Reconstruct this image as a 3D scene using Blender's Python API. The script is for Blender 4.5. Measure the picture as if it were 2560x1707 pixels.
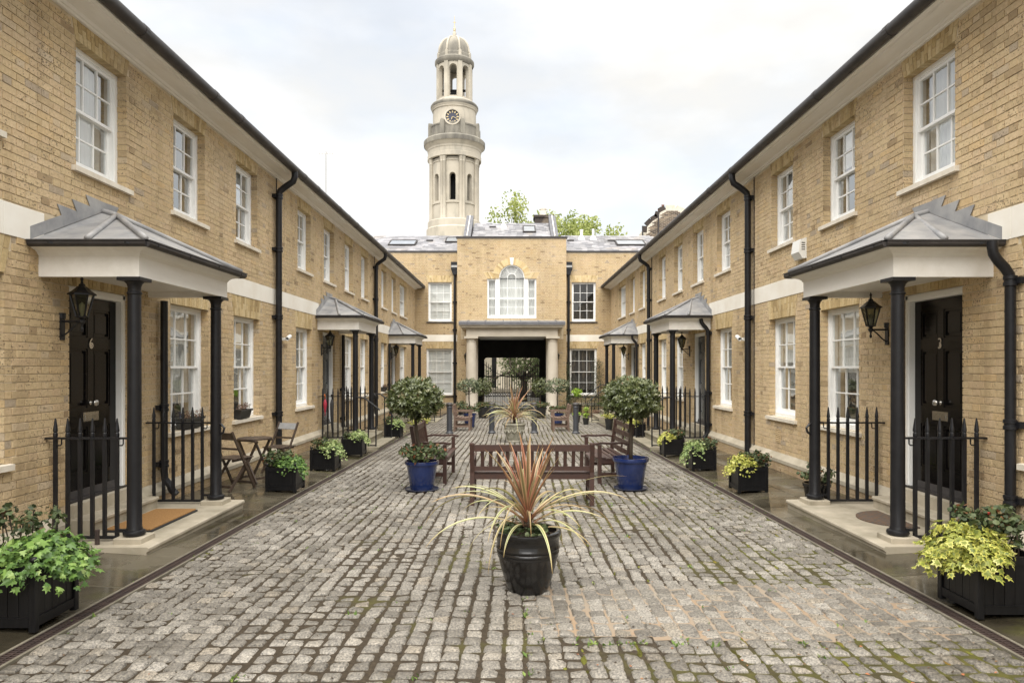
import bpy, bmesh, math, random
from mathutils import Vector, Matrix, noise as mnoise

for o in list(bpy.data.objects):
    bpy.data.objects.remove(o)
SC = bpy.context.scene
COL = SC.collection
R = math.radians
PI = math.pi

# ------------------------------------------------------------------ camera, sky, sun, exposure
EYE = 1.70                                  # eye height above the cobbles at the camera
cam_d = bpy.data.cameras.new('camera')
cam_d.lens = 24.0
cam_d.sensor_width = 36.0
cam_d.sensor_fit = 'HORIZONTAL'
cam_d.shift_y = 0.0247
cam_d.clip_start = 0.05
cam_d.clip_end = 3000
cam = bpy.data.objects.new('camera', cam_d)
COL.objects.link(cam)
cam.location = (0, 0, EYE)
cam.rotation_euler = (R(90), 0, 0)
SC.camera = cam

SUN_VEC = Vector((-0.06, -0.45, 1.0)).normalized()
sun_el = math.asin(SUN_VEC.z)
sun_az = math.atan2(SUN_VEC.x, SUN_VEC.y)
world = bpy.data.worlds.new('World')
SC.world = world
world.use_nodes = True
wn = world.node_tree
wn.nodes.clear()
w_out = wn.nodes.new('ShaderNodeOutputWorld')
w_bg = wn.nodes.new('ShaderNodeBackground')
w_bg.inputs['Strength'].default_value = 0.10
w_sky = wn.nodes.new('ShaderNodeTexSky')
w_sky.sky_type = 'NISHITA'
w_sky.sun_disc = False
w_sky.sun_elevation = sun_el
w_sky.sun_rotation = sun_az
w_sky.air_density = 1.0
w_sky.dust_density = 2.0
w_tc = wn.nodes.new('ShaderNodeTexCoord')
w_map = wn.nodes.new('ShaderNodeMapping')
w_map.inputs['Scale'].default_value = (1.6, 1.6, 3.6)
w_map.inputs['Location'].default_value = (0.31, 0.2, 0.12)
w_noise = wn.nodes.new('ShaderNodeTexNoise')
w_noise.inputs['Scale'].default_value = 1.55
w_noise.inputs['Detail'].default_value = 7.0
w_noise.inputs['Roughness'].default_value = 0.5
w_ramp = wn.nodes.new('ShaderNodeValToRGB')
w_ramp.color_ramp.elements[0].position = 0.36
w_ramp.color_ramp.elements[0].color = (0.66, 0.66, 0.66, 1)
w_ramp.color_ramp.elements[1].position = 0.56
w_ramp.color_ramp.elements[1].color = (1, 1, 1, 1)
w_n2 = wn.nodes.new('ShaderNodeTexNoise')
w_n2.inputs['Scale'].default_value = 2.3
w_n2.inputs['Detail'].default_value = 5.0
w_r2 = wn.nodes.new('ShaderNodeValToRGB')
w_r2.color_ramp.elements[0].position = 0.40
w_r2.color_ramp.elements[0].color = (3.8, 3.74, 3.60, 1)
w_r2.color_ramp.elements[1].position = 0.60
w_r2.color_ramp.elements[1].color = (4.45, 4.42, 4.34, 1)
w_tint = wn.nodes.new('ShaderNodeMix')
w_tint.data_type = 'RGBA'
w_tint.blend_type = 'MULTIPLY'
w_tint.inputs[0].default_value = 1.0
w_tint.inputs[7].default_value = (1.45, 1.30, 1.12, 1)
w_mix = wn.nodes.new('ShaderNodeMix')
w_mix.data_type = 'RGBA'
L = wn.links.new
L(w_tc.outputs['Generated'], w_map.inputs['Vector'])
L(w_map.outputs[0], w_noise.inputs['Vector'])
L(w_map.outputs[0], w_n2.inputs['Vector'])
L(w_noise.outputs['Fac'], w_ramp.inputs['Fac'])
L(w_n2.outputs['Fac'], w_r2.inputs['Fac'])
L(w_ramp.outputs['Color'], w_mix.inputs[0])
L(w_sky.outputs['Color'], w_tint.inputs[6])
L(w_tint.outputs[2], w_mix.inputs[6])
L(w_r2.outputs['Color'], w_mix.inputs[7])
L(w_mix.outputs[2], w_bg.inputs['Color'])
L(w_bg.outputs[0], w_out.inputs['Surface'])

sun_d = bpy.data.lights.new('sun', 'SUN')
sun_d.energy = 3.2
sun_d.angle = R(85)
sun_d.color = (1.0, 0.965, 0.90)
sun = bpy.data.objects.new('sun', sun_d)
COL.objects.link(sun)
sun.rotation_euler = (-SUN_VEC).to_track_quat('-Z', 'Y').to_euler()

SC.view_settings.view_transform = 'Standard'
SC.view_settings.look = 'None'
SC.view_settings.gamma = 1.0
SC.view_settings.use_curve_mapping = False
SC.view_settings.exposure = 1.36
SC.render.engine = 'CYCLES'
SC.cycles.max_bounces = 8
SC.cycles.diffuse_bounces = 4
SC.cycles.glossy_bounces = 3
SC.cycles.transparent_max_bounces = 12
SC.cycles.use_denoising = True

# ------------------------------------------------------------------ materials
def nmat(name):
    m = bpy.data.materials.new(name)
    m.use_nodes = True
    t = m.node_tree
    return m, t, t.nodes['Principled BSDF'], t.nodes['Material Output']

def ramp(t, fac, stops, interp='LINEAR'):
    r = t.nodes.new('ShaderNodeValToRGB')
    cr = r.color_ramp
    cr.interpolation = interp
    while len(cr.elements) > 1:
        cr.elements.remove(cr.elements[-1])
    cr.elements[0].position = stops[0][0]
    cr.elements[0].color = (*stops[0][1], 1) if not isinstance(stops[0][1], float) else (stops[0][1],) * 3 + (1,)
    for p, c in stops[1:]:
        e = cr.elements.new(p)
        e.color = (*c, 1) if not isinstance(c, float) else (c, c, c, 1)
    t.links.new(fac, r.inputs['Fac'])
    return r.outputs['Color']

def pos(t, scale=(1, 1, 1)):
    g = t.nodes.new('ShaderNodeNewGeometry')
    if scale == (1, 1, 1):
        return g.outputs['Position']
    m = t.nodes.new('ShaderNodeMapping')
    m.inputs['Scale'].default_value = scale
    t.links.new(g.outputs['Position'], m.inputs['Vector'])
    return m.outputs[0]

def noise(t, scale, detail=3, rough=0.5, vec=None, out='Fac'):
    n = t.nodes.new('ShaderNodeTexNoise')
    n.inputs['Scale'].default_value = scale
    n.inputs['Detail'].default_value = detail
    n.inputs['Roughness'].default_value = rough
    t.links.new(vec if vec is not None else pos(t), n.inputs['Vector'])
    return n.outputs[out]

def mixc(t, fac, a, b, mode='MIX'):
    m = t.nodes.new('ShaderNodeMix')
    m.data_type = 'RGBA'
    m.blend_type = mode
    for s, v in ((0, fac), (6, a), (7, b)):
        if isinstance(v, (int, float)):
            m.inputs[s].default_value = v if s == 0 else (v, v, v, 1)
        elif isinstance(v, tuple):
            m.inputs[s].default_value = (*v, 1)
        else:
            t.links.new(v, m.inputs[s])
    return m.outputs[2]

def math_n(t, op, a, b=0.0):
    m = t.nodes.new('ShaderNodeMath')
    m.operation = op
    for i, v in enumerate((a, b)):
        if isinstance(v, (int, float)):
            m.inputs[i].default_value = v
        else:
            t.links.new(v, m.inputs[i])
    return m.outputs[0]

def bump(t, bsdf, height, strength=0.3, dist=0.01):
    b = t.nodes.new('ShaderNodeBump')
    b.inputs['Strength'].default_value = strength
    b.inputs['Distance'].default_value = dist
    t.links.new(height, b.inputs['Height'])
    t.links.new(b.outputs[0], bsdf.inputs['Normal'])

def attr(t, name):
    a = t.nodes.new('ShaderNodeAttribute')
    a.attribute_name = name
    return a.outputs['Fac']

def simple(name, c1, c2=None, scale=6.0, rough=0.6, spec=0.5, metal=0.0, bmp=None, detail=4, r2=None, coat=0.0, stretch=(1, 1, 1)):
    m, t, b, _ = nmat(name)
    b.inputs['Roughness'].default_value = rough
    b.inputs['Specular IOR Level'].default_value = spec
    b.inputs['Metallic'].default_value = metal
    b.inputs['Coat Weight'].default_value = coat
    c2 = c2 or tuple(x * 0.82 for x in c1)
    n = noise(t, scale, detail, 0.6, pos(t, stretch))
    t.links.new(ramp(t, n, [(0.32, c1), (0.68, c2)]), b.inputs['Base Color'])
    if r2 is not None:
        rr = ramp(t, n, [(0.35, float(rough)), (0.65, float(r2))])
        t.links.new(rr, b.inputs['Roughness'])
    if bmp:
        bump(t, b, noise(t, bmp[0], 4, 0.6, pos(t, stretch)), bmp[1], bmp[2] if len(bmp) > 2 else 0.01)
    return m

def brick_mat(name, single, stops, specks=True):
    m, t, b, _ = nmat(name)
    if single:
        oi = t.nodes.new('ShaderNodeObjectInfo')
        tone = oi.outputs['Random']
    else:
        tone = attr(t, 'tone')
    c = ramp(t, tone, stops)
    big = noise(t, 0.55, 4, 0.6)
    c = mixc(t, 1.0, c, ramp(t, big, [(0.3, (0.80, 0.79, 0.77)), (0.5, (0.98, 0.98, 0.98)), (0.7, (1.10, 1.10, 1.12))]), 'MULTIPLY')
    stain = noise(t, 1.5, 5, 0.6, pos(t, (1.6, 1.6, 0.16)))
    c = mixc(t, 1.0, c, ramp(t, stain, [(0.52, (1.0, 1.0, 1.0)), (0.72, (0.74, 0.72, 0.70))]), 'MULTIPLY')
    patchy = noise(t, 0.8, 2, 0.4, pos(t, (1, 1, 1.4)))
    c = mixc(t, ramp(t, patchy, [(0.60, 0.0), (0.66, 0.22)]), c, (0.56, 0.46, 0.34))
    fine = noise(t, 34.0, 4, 0.7)
    c = mixc(t, 1.0, c, ramp(t, fine, [(0.3, (0.82, 0.80, 0.76)), (0.7, (1.10, 1.10, 1.10))]), 'MULTIPLY')
    if specks:
        sp = noise(t, 52.0, 2, 0.5)
        gate = noise(t, 2.2, 3, 0.6)
        s = math_n(t, 'ADD', sp, math_n(t, 'MULTIPLY', gate, 0.40))
        c = mixc(t, ramp(t, s, [(0.835, 0.0), (0.870, 0.70)]), c, (0.055, 0.04, 0.03))
    t.links.new(c, b.inputs['Base Color'])
    b.inputs['Roughness'].default_value = 0.88
    b.inputs['Specular IOR Level'].default_value = 0.25
    bump(t, b, fine, 0.45, 0.006)
    return m

STOCK = [(0.0, (0.36, 0.265, 0.160)), (0.05, (0.485, 0.372, 0.228)), (0.22, (0.56, 0.432, 0.260)), (0.42, (0.60, 0.470, 0.288)),
         (0.60, (0.57, 0.432, 0.274)), (0.75, (0.62, 0.485, 0.305)), (0.88, (0.585, 0.430, 0.240)), (0.975, (0.56, 0.455, 0.32)), (0.99, (0.44, 0.36, 0.265)), (1.0, (0.44, 0.36, 0.265))]
GAUGED = [(0.0, (0.40, 0.295, 0.150)), (0.3, (0.57, 0.44, 0.235)), (0.6, (0.64, 0.52, 0.315)), (1.0, (0.52, 0.385, 0.195))]
BASEB = [(0.0, (0.30, 0.22, 0.13)), (0.4, (0.45, 0.34, 0.20)), (1.0, (0.40, 0.29, 0.19))]
M = {}
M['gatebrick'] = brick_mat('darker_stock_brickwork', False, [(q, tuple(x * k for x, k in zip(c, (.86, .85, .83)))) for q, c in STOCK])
M['brick_one'] = brick_mat('stock_brick', True, STOCK)
M['brick'] = brick_mat('stock_brickwork', False, STOCK)
M['gauged'] = brick_mat('gauged_arch_brick', False, GAUGED, False)
M['basebrick'] = brick_mat('weathered_base_brick', False, BASEB)
M['oldbrick'] = brick_mat('sooty_old_brick', False, [(0.0, (0.06, 0.05, 0.045)), (0.5, (0.20, 0.155, 0.12)), (1.0, (0.30, 0.235, 0.17))])
M['mortar'] = simple('lime_mortar', (0.64, 0.545, 0.395), (0.50, 0.41, 0.28), 9, 0.95, 0.2, bmp=(60, 0.4, 0.004))
M['palemortar'] = simple('pale_mortar', (0.60, 0.56, 0.48), (0.50, 0.45, 0.37), 9, 0.95, 0.2)
M['stone'] = simple('pale_band_stone', (0.84, 0.81, 0.74), (0.75, 0.70, 0.61), 2.0, 0.8, 0.3, bmp=(30, 0.15, 0.004))
M['sillstone'] = simple('sill_stone', (0.74, 0.69, 0.60), (0.60, 0.54, 0.44), 5.0, 0.8, 0.3, bmp=(40, 0.25, 0.004))
M['plinth'] = simple('plinth_stone', (0.50, 0.45, 0.36), (0.34, 0.30, 0.225), 2.4, 0.75, 0.35, bmp=(30, 0.3, 0.005))
M['york'] = simple('yorkstone_step', (0.45, 0.40, 0.315), (0.27, 0.24, 0.18), 2.8, 0.55, 0.4, bmp=(25, 0.25, 0.005), r2=0.8)
M['yorkdark'] = simple('dark_yorkstone_step', (0.30, 0.265, 0.20), (0.19, 0.175, 0.125), 3.0, 0.5, 0.4, bmp=(25, 0.25, 0.005), r2=0.8)
M['white'] = simple('white_gloss_paint', (0.86, 0.86, 0.845), (0.81, 0.81, 0.79), 3.0, 0.38, 0.5)
M['cream'] = simple('cream_cornice_paint', (0.84, 0.815, 0.765), (0.75, 0.72, 0.66), 2.2, 0.5, 0.4, stretch=(3, 0.6, 3))
M['black'] = simple('black_iron_paint', (0.009, 0.009, 0.011), (0.015, 0.015, 0.017), 7.0, 0.36, 0.35, bmp=(28, 0.25, 0.004))
M['blackwood'] = simple('black_planter_paint', (0.006, 0.006, 0.007), (0.011, 0.011, 0.012), 4.0, 0.34, 0.3, bmp=(14, 0.25, 0.004), stretch=(8, 8, 1))
M['doorblack'] = simple('black_gloss_door', (0.006, 0.005, 0.005), (0.008, 0.007, 0.007), 3.0, 0.16, 0.22, coat=0.0)
M['doorgrey'] = simple('dark_grey_gloss_door', (0.055, 0.062, 0.070), (0.07, 0.075, 0.08), 3.0, 0.25, 0.5)
M['gutter'] = simple('gutter_paint', (0.030, 0.027, 0.027), (0.052, 0.046, 0.044), 5.0, 0.5, 0.4)
M['lead'] = simple('lead_sheet', (0.34, 0.333, 0.325), (0.19, 0.193, 0.203), 3.4, 0.42, 0.6, metal=0.0, bmp=(7, 0.3, 0.01), r2=0.6)
M['slate'] = brick_mat('grey_slate', False, [(0.0, (0.20, 0.20, 0.22)), (0.5, (0.31, 0.31, 0.33)), (1.0, (0.42, 0.415, 0.435))], False)  # greys lightened to carry the wet sheen seen at a grazing angle
M['darklead'] = simple('dark_lead_coping', (0.13, 0.13, 0.14), (0.085, 0.085, 0.095), 5.0, 0.5, 0.5)
M['slate'].node_tree.nodes['Principled BSDF'].inputs['Roughness'].default_value = 0.34
M['slate'].node_tree.nodes['Principled BSDF'].inputs['Specular IOR Level'].default_value = 0.6
M['steel'] = simple('brushed_steel', (0.62, 0.60, 0.56), (0.5, 0.48, 0.45), 20, 0.22, 0.5, metal=1.0)
M['gold'] = simple('gilding', (0.55, 0.45, 0.26), (0.45, 0.36, 0.2), 8, 0.45, 0.5, metal=0.3)
M['bluedial'] = simple('clock_dial_paint', (0.03, 0.035, 0.07), None, 8, 0.5)
M['wood'] = simple('dark_red_brown_teak', (0.062, 0.030, 0.022), (0.040, 0.021, 0.017), 5.0, 0.34, 0.5, bmp=(30, 0.25, 0.003), stretch=(3, 3, 3), r2=0.5)
M['oldwood'] = simple('greyed_brown_teak', (0.20, 0.135, 0.100), (0.13, 0.085, 0.065), 5.0, 0.55, 0.4, bmp=(30, 0.3, 0.003))
M['foldwood'] = simple('dark_weathered_hardwood', (0.085, 0.060, 0.045), (0.05, 0.036, 0.028), 9.0, 0.30, 0.5, bmp=(40, 0.3, 0.002), r2=0.55)
M['foldsheen'] = simple('slats_in_painted_wet_sheen', (0.34, 0.34, 0.34), (0.25, 0.25, 0.25), 9.0, 0.20, 0.5)  # pale grey is the reflection on wet wood, put into the colour
M['blue'] = simple('cobalt_glaze', (0.008, 0.018, 0.075), (0.014, 0.029, 0.115), 5.0, 0.14, 0.5, coat=0.5, bmp=(8, 0.12, 0.006))
M['blackglaze'] = simple('black_pot_glaze', (0.008, 0.008, 0.008), (0.013, 0.012, 0.012), 6.0, 0.20, 0.45, coat=0.15, bmp=(10, 0.05, 0.006))
M['saucer'] = simple('dark_blue_glazed_saucer', (0.018, 0.022, 0.045), (0.03, 0.035, 0.06), 6.0, 0.3, 0.5)
M['potblack'] = simple('black_plastic_pot', (0.018, 0.018, 0.018), (0.03, 0.03, 0.03), 6.0, 0.4, 0.5)
M['urn'] = simple('weathered_cast_stone', (0.44, 0.415, 0.35), (0.22, 0.215, 0.165), 11.0, 0.9, 0.2, bmp=(22, 0.8, 0.02))
M['soil'] = simple('potting_soil', (0.035, 0.024, 0.016), (0.07, 0.05, 0.034), 30, 0.95, 0.2, bmp=(60, 0.8, 0.01))
M['coir'] = simple('coir_mat', (0.36, 0.205, 0.085), (0.26, 0.145, 0.06), 60, 0.95, 0.1, bmp=(220, 0.8, 0.006))
M['rubber'] = simple('black_rubber', (0.02, 0.02, 0.022), None, 30, 0.6)
M['darkmat'] = simple('brown_patterned_mat', (0.16, 0.095, 0.055), (0.085, 0.082, 0.080), 26, 0.9, 0.2, bmp=(120, 0.5, 0.004))
M['bark'] = simple('grey_brown_bark', (0.070, 0.055, 0.040), (0.040, 0.032, 0.025), 14, 0.9, 0.2, bmp=(30, 0.7, 0.01), stretch=(1, 1, 0.25))
M['passageshade'] = simple('passage_in_painted_shade', (0.06, 0.056, 0.052), (0.04, 0.038, 0.036), 2, 0.7, 0.3)  # the passage's shade is put into its wall and ceiling colour
M['room'] = simple('room_plaster', (0.23, 0.21, 0.185), (0.17, 0.155, 0.14), 1.5, 0.9, 0.2)
M['blind'] = simple('white_blind_cloth', (0.78, 0.77, 0.74), (0.70, 0.69, 0.66), 2.0, 0.8, 0.2)
M['curtain'] = simple('net_curtain_cloth', (0.66, 0.65, 0.62), (0.50, 0.49, 0.47), 1.5, 0.85, 0.2, stretch=(14, 14, 0.2))
M['darkcurtain'] = simple('grey_curtain_cloth', (0.13, 0.12, 0.11), (0.07, 0.065, 0.06), 1.5, 0.85, 0.2, stretch=(9, 9, 0.2))
M['pinkred'] = simple('red_umbrella_cloth', (0.42, 0.03, 0.06), None, 8, 0.6)
M['orangecl'] = simple('orange_strap', (0.75, 0.20, 0.03), None, 8, 0.6)
M['terracotta'] = simple('red_terracotta', (0.34, 0.155, 0.11), (0.25, 0.12, 0.09), 6, 0.85, 0.2)
M['plasticwhite'] = simple('white_plastic', (0.80, 0.80, 0.78), (0.74, 0.74, 0.71), 3, 0.4)
M['flower'] = simple('red_petals', (0.45, 0.02, 0.02), None, 20, 0.6)
M['gaugedplain'] = simple('buff_terracotta', (0.56, 0.42, 0.24), (0.48, 0.35, 0.19), 8, 0.85)
M['bollard'] = simple('blue_black_iron_paint', (0.035, 0.038, 0.046), (0.05, 0.052, 0.06), 6, 0.45)
def tower_mat():
    m, t, b, _ = nmat('weathered_church_stone')
    n = noise(t, 0.35, 5, 0.6)
    c = ramp(t, n, [(0.3, (0.52, 0.475, 0.395)), (0.55, (0.43, 0.39, 0.32)), (0.75, (0.32, 0.29, 0.24))])
    n2 = noise(t, 0.9, 5, 0.65, pos(t, (1, 1, 0.3)))
    c = mixc(t, ramp(t, n2, [(0.50, 0.0), (0.66, 0.55)]), c, (0.22, 0.21, 0.18))
    t.links.new(c, b.inputs['Base Color'])
    b.inputs['Roughness'].default_value = 0.9
    return m
M['towerstone'] = tower_mat()
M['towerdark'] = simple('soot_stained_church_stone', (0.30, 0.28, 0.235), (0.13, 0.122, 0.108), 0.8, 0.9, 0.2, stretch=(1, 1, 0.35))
M['church'] = simple('church_wall_stone', (0.44, 0.40, 0.32), (0.34, 0.30, 0.235), 0.6, 0.9, 0.2)
M['street'] = simple('street_paving', (0.34, 0.325, 0.30), (0.25, 0.235, 0.215), 1.2, 0.8, 0.3)
M['ground'] = simple('city_ground', (0.20, 0.19, 0.17), (0.15, 0.14, 0.125), 0.4, 0.9, 0.2)
M['dark'] = simple('dark_interior', (0.02, 0.02, 0.02), None, 2, 0.9, 0.1)

def glass_mat(name, tint=(0.92, 0.94, 0.94), base=0.10):
    m, t, b, out = nmat(name)
    t.nodes.remove(b)
    lw = t.nodes.new('ShaderNodeLayerWeight')
    lw.inputs['Blend'].default_value = 0.5
    f = math_n(t, 'ADD', math_n(t, 'MULTIPLY', math_n(t, 'POWER', lw.outputs['Facing'], 2.0), 0.85), base)
    tr = t.nodes.new('ShaderNodeBsdfTransparent')
    tr.inputs['Color'].default_value = (*tint, 1)
    gl = t.nodes.new('ShaderNodeBsdfGlossy')
    gl.inputs['Roughness'].default_value = 0.015
    gl.inputs['Color'].default_value = (0.97, 0.98, 0.98, 1)
    bm = t.nodes.new('ShaderNodeBump')
    bm.inputs['Strength'].default_value = 0.06
    bm.inputs['Distance'].default_value = 0.05
    t.links.new(noise(t, 2.4, 1, 0.4), bm.inputs['Height'])
    t.links.new(bm.outputs[0], gl.inputs['Normal'])
    mx = t.nodes.new('ShaderNodeMixShader')
    t.links.new(f, mx.inputs[0])
    t.links.new(tr.outputs[0], mx.inputs[1])
    t.links.new(gl.outputs[0], mx.inputs[2])
    t.links.new(mx.outputs[0], out.inputs['Surface'])
    return m
M['glass'] = glass_mat('window_glass')
M['lampglass'] = glass_mat('lantern_glass', (0.38, 0.38, 0.28), 0.05)
M['skyglass'] = simple('rooflight_glass', (0.93, 0.95, 0.96), None, 3, 0.2, 1.0, metal=1.0)

def leaf_mat(name, stops, rough=0.42, trans=0.25, spec=0.4):
    m, t, b, out = nmat(name)
    c = ramp(t, attr(t, 'tone'), stops)
    t.links.new(c, b.inputs['Base Color'])
    b.inputs['Roughness'].default_value = rough
    b.inputs['Specular IOR Level'].default_value = spec
    tl = t.nodes.new('ShaderNodeBsdfTranslucent')
    t.links.new(c, tl.inputs['Color'])
    mx = t.nodes.new('ShaderNodeMixShader')
    mx.inputs[0].default_value = trans
    t.links.new(b.outputs[0], mx.inputs[1])
    t.links.new(tl.outputs[0], mx.inputs[2])
    t.links.new(mx.outputs[0], out.inputs['Surface'])
    return m
M['bay'] = leaf_mat('bay_leaf', [(0.0, (0.036, 0.048, 0.016)), (0.45, (0.088, 0.110, 0.036)), (0.8, (0.155, 0.175, 0.075)), (0.93, (0.25, 0.25, 0.14)), (1.0, (0.17, 0.09, 0.035))], 0.27, 0.2, 0.6)
M['holly'] = leaf_mat('variegated_holly_leaf', [(0.0, (0.035, 0.055, 0.025)), (0.5, (0.10, 0.13, 0.07)), (0.75, (0.32, 0.33, 0.20)), (1.0, (0.48, 0.47, 0.33))], 0.35, 0.15)
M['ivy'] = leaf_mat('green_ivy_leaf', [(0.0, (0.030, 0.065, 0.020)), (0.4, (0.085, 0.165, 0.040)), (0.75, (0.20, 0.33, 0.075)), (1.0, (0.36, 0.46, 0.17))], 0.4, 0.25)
M['ivypale'] = leaf_mat('pale_variegated_ivy_leaf', [(0.0, (0.07, 0.12, 0.035)), (0.35, (0.20, 0.29, 0.09)), (0.7, (0.40, 0.47, 0.19)), (1.0, (0.58, 0.60, 0.34))], 0.45, 0.25)
M['ivyyellow'] = leaf_mat('yellow_variegated_ivy_leaf', [(0.0, (0.10, 0.135, 0.035)), (0.3, (0.34, 0.37, 0.07)), (0.7, (0.56, 0.54, 0.12)), (1.0, (0.68, 0.66, 0.30))], 0.45, 0.25)
M['ger'] = leaf_mat('dark_geranium_leaf', [(0.0, (0.030, 0.045, 0.020)), (0.5, (0.072, 0.100, 0.040)), (0.85, (0.115, 0.140, 0.058)), (0.95, (0.20, 0.075, 0.035)), (1.0, (0.32, 0.11, 0.04))], 0.55, 0.2)
M['heather'] = leaf_mat('rusty_trailing_leaf', [(0.0, (0.10, 0.07, 0.04)), (0.5, (0.24, 0.13, 0.085)), (0.8, (0.33, 0.21, 0.16)), (1.0, (0.13, 0.15, 0.05))], 0.6, 0.2)
M['lime'] = leaf_mat('bright_lime_leaf', [(0.0, (0.14, 0.24, 0.03)), (0.6, (0.33, 0.50, 0.06)), (1.0, (0.55, 0.66, 0.14))], 0.5, 0.3)
M['climb'] = leaf_mat('dark_climber_leaf', [(0.0, (0.030, 0.045, 0.022)), (0.6, (0.075, 0.10, 0.05)), (1.0, (0.14, 0.16, 0.09))], 0.5, 0.2)
M['treeleaf'] = leaf_mat('plane_tree_leaf', [(0.0, (0.16, 0.20, 0.05)), (0.5, (0.32, 0.37, 0.11)), (1.0, (0.50, 0.52, 0.22))], 0.6, 0.4)
M['darkleaf'] = leaf_mat('street_tree_leaf', [(0.0, (0.035, 0.055, 0.02)), (0.5, (0.09, 0.12, 0.04)), (1.0, (0.18, 0.21, 0.08))], 0.6, 0.35)
M['weed'] = leaf_mat('weed_leaf', [(0.0, (0.06, 0.11, 0.02)), (0.6, (0.15, 0.24, 0.05)), (1.0, (0.30, 0.36, 0.10))], 0.6, 0.3)

def cordyline_mat():
    m, t, b, out = nmat('variegated_cordyline_leaf')
    ac, al, kind = attr(t, 'across'), attr(t, 'along'), attr(t, 'tone')
    outer = ramp(t, ac, [(0.0, (0.46, 0.44, 0.20)), (0.22, (0.56, 0.54, 0.34)), (0.34, (0.16, 0.20, 0.065)), (0.64, (0.22, 0.26, 0.09)), (0.78, (0.54, 0.50, 0.28)), (1.0, (0.44, 0.36, 0.15))])
    inner = ramp(t, ac, [(0.0, (0.46, 0.20, 0.13)), (0.28, (0.30, 0.075, 0.060)), (0.45, (0.110, 0.095, 0.042)), (0.62, (0.16, 0.085, 0.050)), (0.80, (0.34, 0.10, 0.075)), (1.0, (0.55, 0.33, 0.19))])
    base = ramp(t, al, [(0.0, (0.36, 0.12, 0.085)), (0.30, (0.42, 0.22, 0.13)), (1.0, (0.46, 0.38, 0.2))])
    o2 = mixc(t, ramp(t, al, [(0.08, 0.85), (0.38, 0.0)]), outer, base)
    c = mixc(t, kind, o2, inner)
    c = mixc(t, ramp(t, al, [(0.80, 0.0), (1.0, 0.8)]), c, (0.40, 0.24, 0.08))
    t.links.new(c, b.inputs['Base Color'])
    b.inputs['Roughness'].default_value = 0.42
    tl = t.nodes.new('ShaderNodeBsdfTranslucent')
    t.links.new(c, tl.inputs['Color'])
    mx = t.nodes.new('ShaderNodeMixShader')
    mx.inputs[0].default_value = 0.2
    t.links.new(b.outputs[0], mx.inputs[1])
    t.links.new(tl.outputs[0], mx.inputs[2])
    t.links.new(mx.outputs[0], out.inputs['Surface'])
    return m
M['cordyline'] = cordyline_mat()

def sett_mat(name, single):
    m, t, b, _ = nmat(name)
    if single:
        tone = t.nodes.new('ShaderNodeObjectInfo').outputs['Random']
    else:
        tone = attr(t, 'tone')
    c = ramp(t, tone, [(0.0, (0.135, 0.124, 0.108)), (0.5, (0.190, 0.177, 0.157)), (0.88, (0.245, 0.230, 0.207)), (1.0, (0.220, 0.195, 0.160))])
    sp = noise(t, 75.0, 4, 0.75)
    c = mixc(t, 1.0, c, ramp(t, sp, [(0.36, (0.38, 0.38, 0.39)), (0.50, (1.0, 1.0, 1.0)), (0.64, (1.65, 1.63, 1.58))]), 'MULTIPLY')
    bl = noise(t, 0.9, 5, 0.6)
    c = mixc(t, 1.0, c, ramp(t, bl, [(0.32, (0.66, 0.64, 0.60)), (0.62, (1.12, 1.11, 1.09))]), 'MULTIPLY')
    t.links.new(c, b.inputs['Base Color'])
    t.links.new(ramp(t, bl, [(0.35, 0.38), (0.6, 0.62)]), b.inputs['Roughness'])
    b.inputs['Specular IOR Level'].default_value = 0.5
    bump(t, b, noise(t, 48.0, 5, 0.7), 0.9, 0.012)
    return m
M['sett_one'] = sett_mat('granite_sett', True)
M['sett'] = sett_mat('granite_setts', False)

def bed_mat():
    m, t, b, _ = nmat('joint_soil_and_moss')
    p = pos(t)
    sx = t.nodes.new('ShaderNodeSeparateXYZ')
    t.links.new(p, sx.inputs[0])
    soil = ramp(t, noise(t, 40, 4, 0.7), [(0.3, (0.024, 0.018, 0.012)), (0.7, (0.066, 0.051, 0.034))])
    n = noise(t, 1.1, 5, 0.65)
    side = math_n(t, 'ADD', n, math_n(t, 'MULTIPLY', sx.outputs['X'], 0.040))
    moss = ramp(t, noise(t, 9, 4, 0.7), [(0.3, (0.050, 0.050, 0.014)), (0.6, (0.095, 0.092, 0.020)), (0.8, (0.11, 0.070, 0.024))])
    c = mixc(t, ramp(t, side, [(0.50, 0.0), (0.66, 0.8)]), soil, moss)
    t.links.new(c, b.inputs['Base Color'])
    b.inputs['Roughness'].default_value = 0.95
    b.inputs['Specular IOR Level'].default_value = 0.2
    bump(t, b, noise(t, 70, 4, 0.7), 0.7, 0.01)
    return m
M['bed'] = bed_mat()
M['sand'] = simple('sandy_mortar', (0.235, 0.205, 0.165), (0.255, 0.180, 0.115), 2.5, 0.9, 0.2, bmp=(60, 0.5, 0.005))

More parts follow.
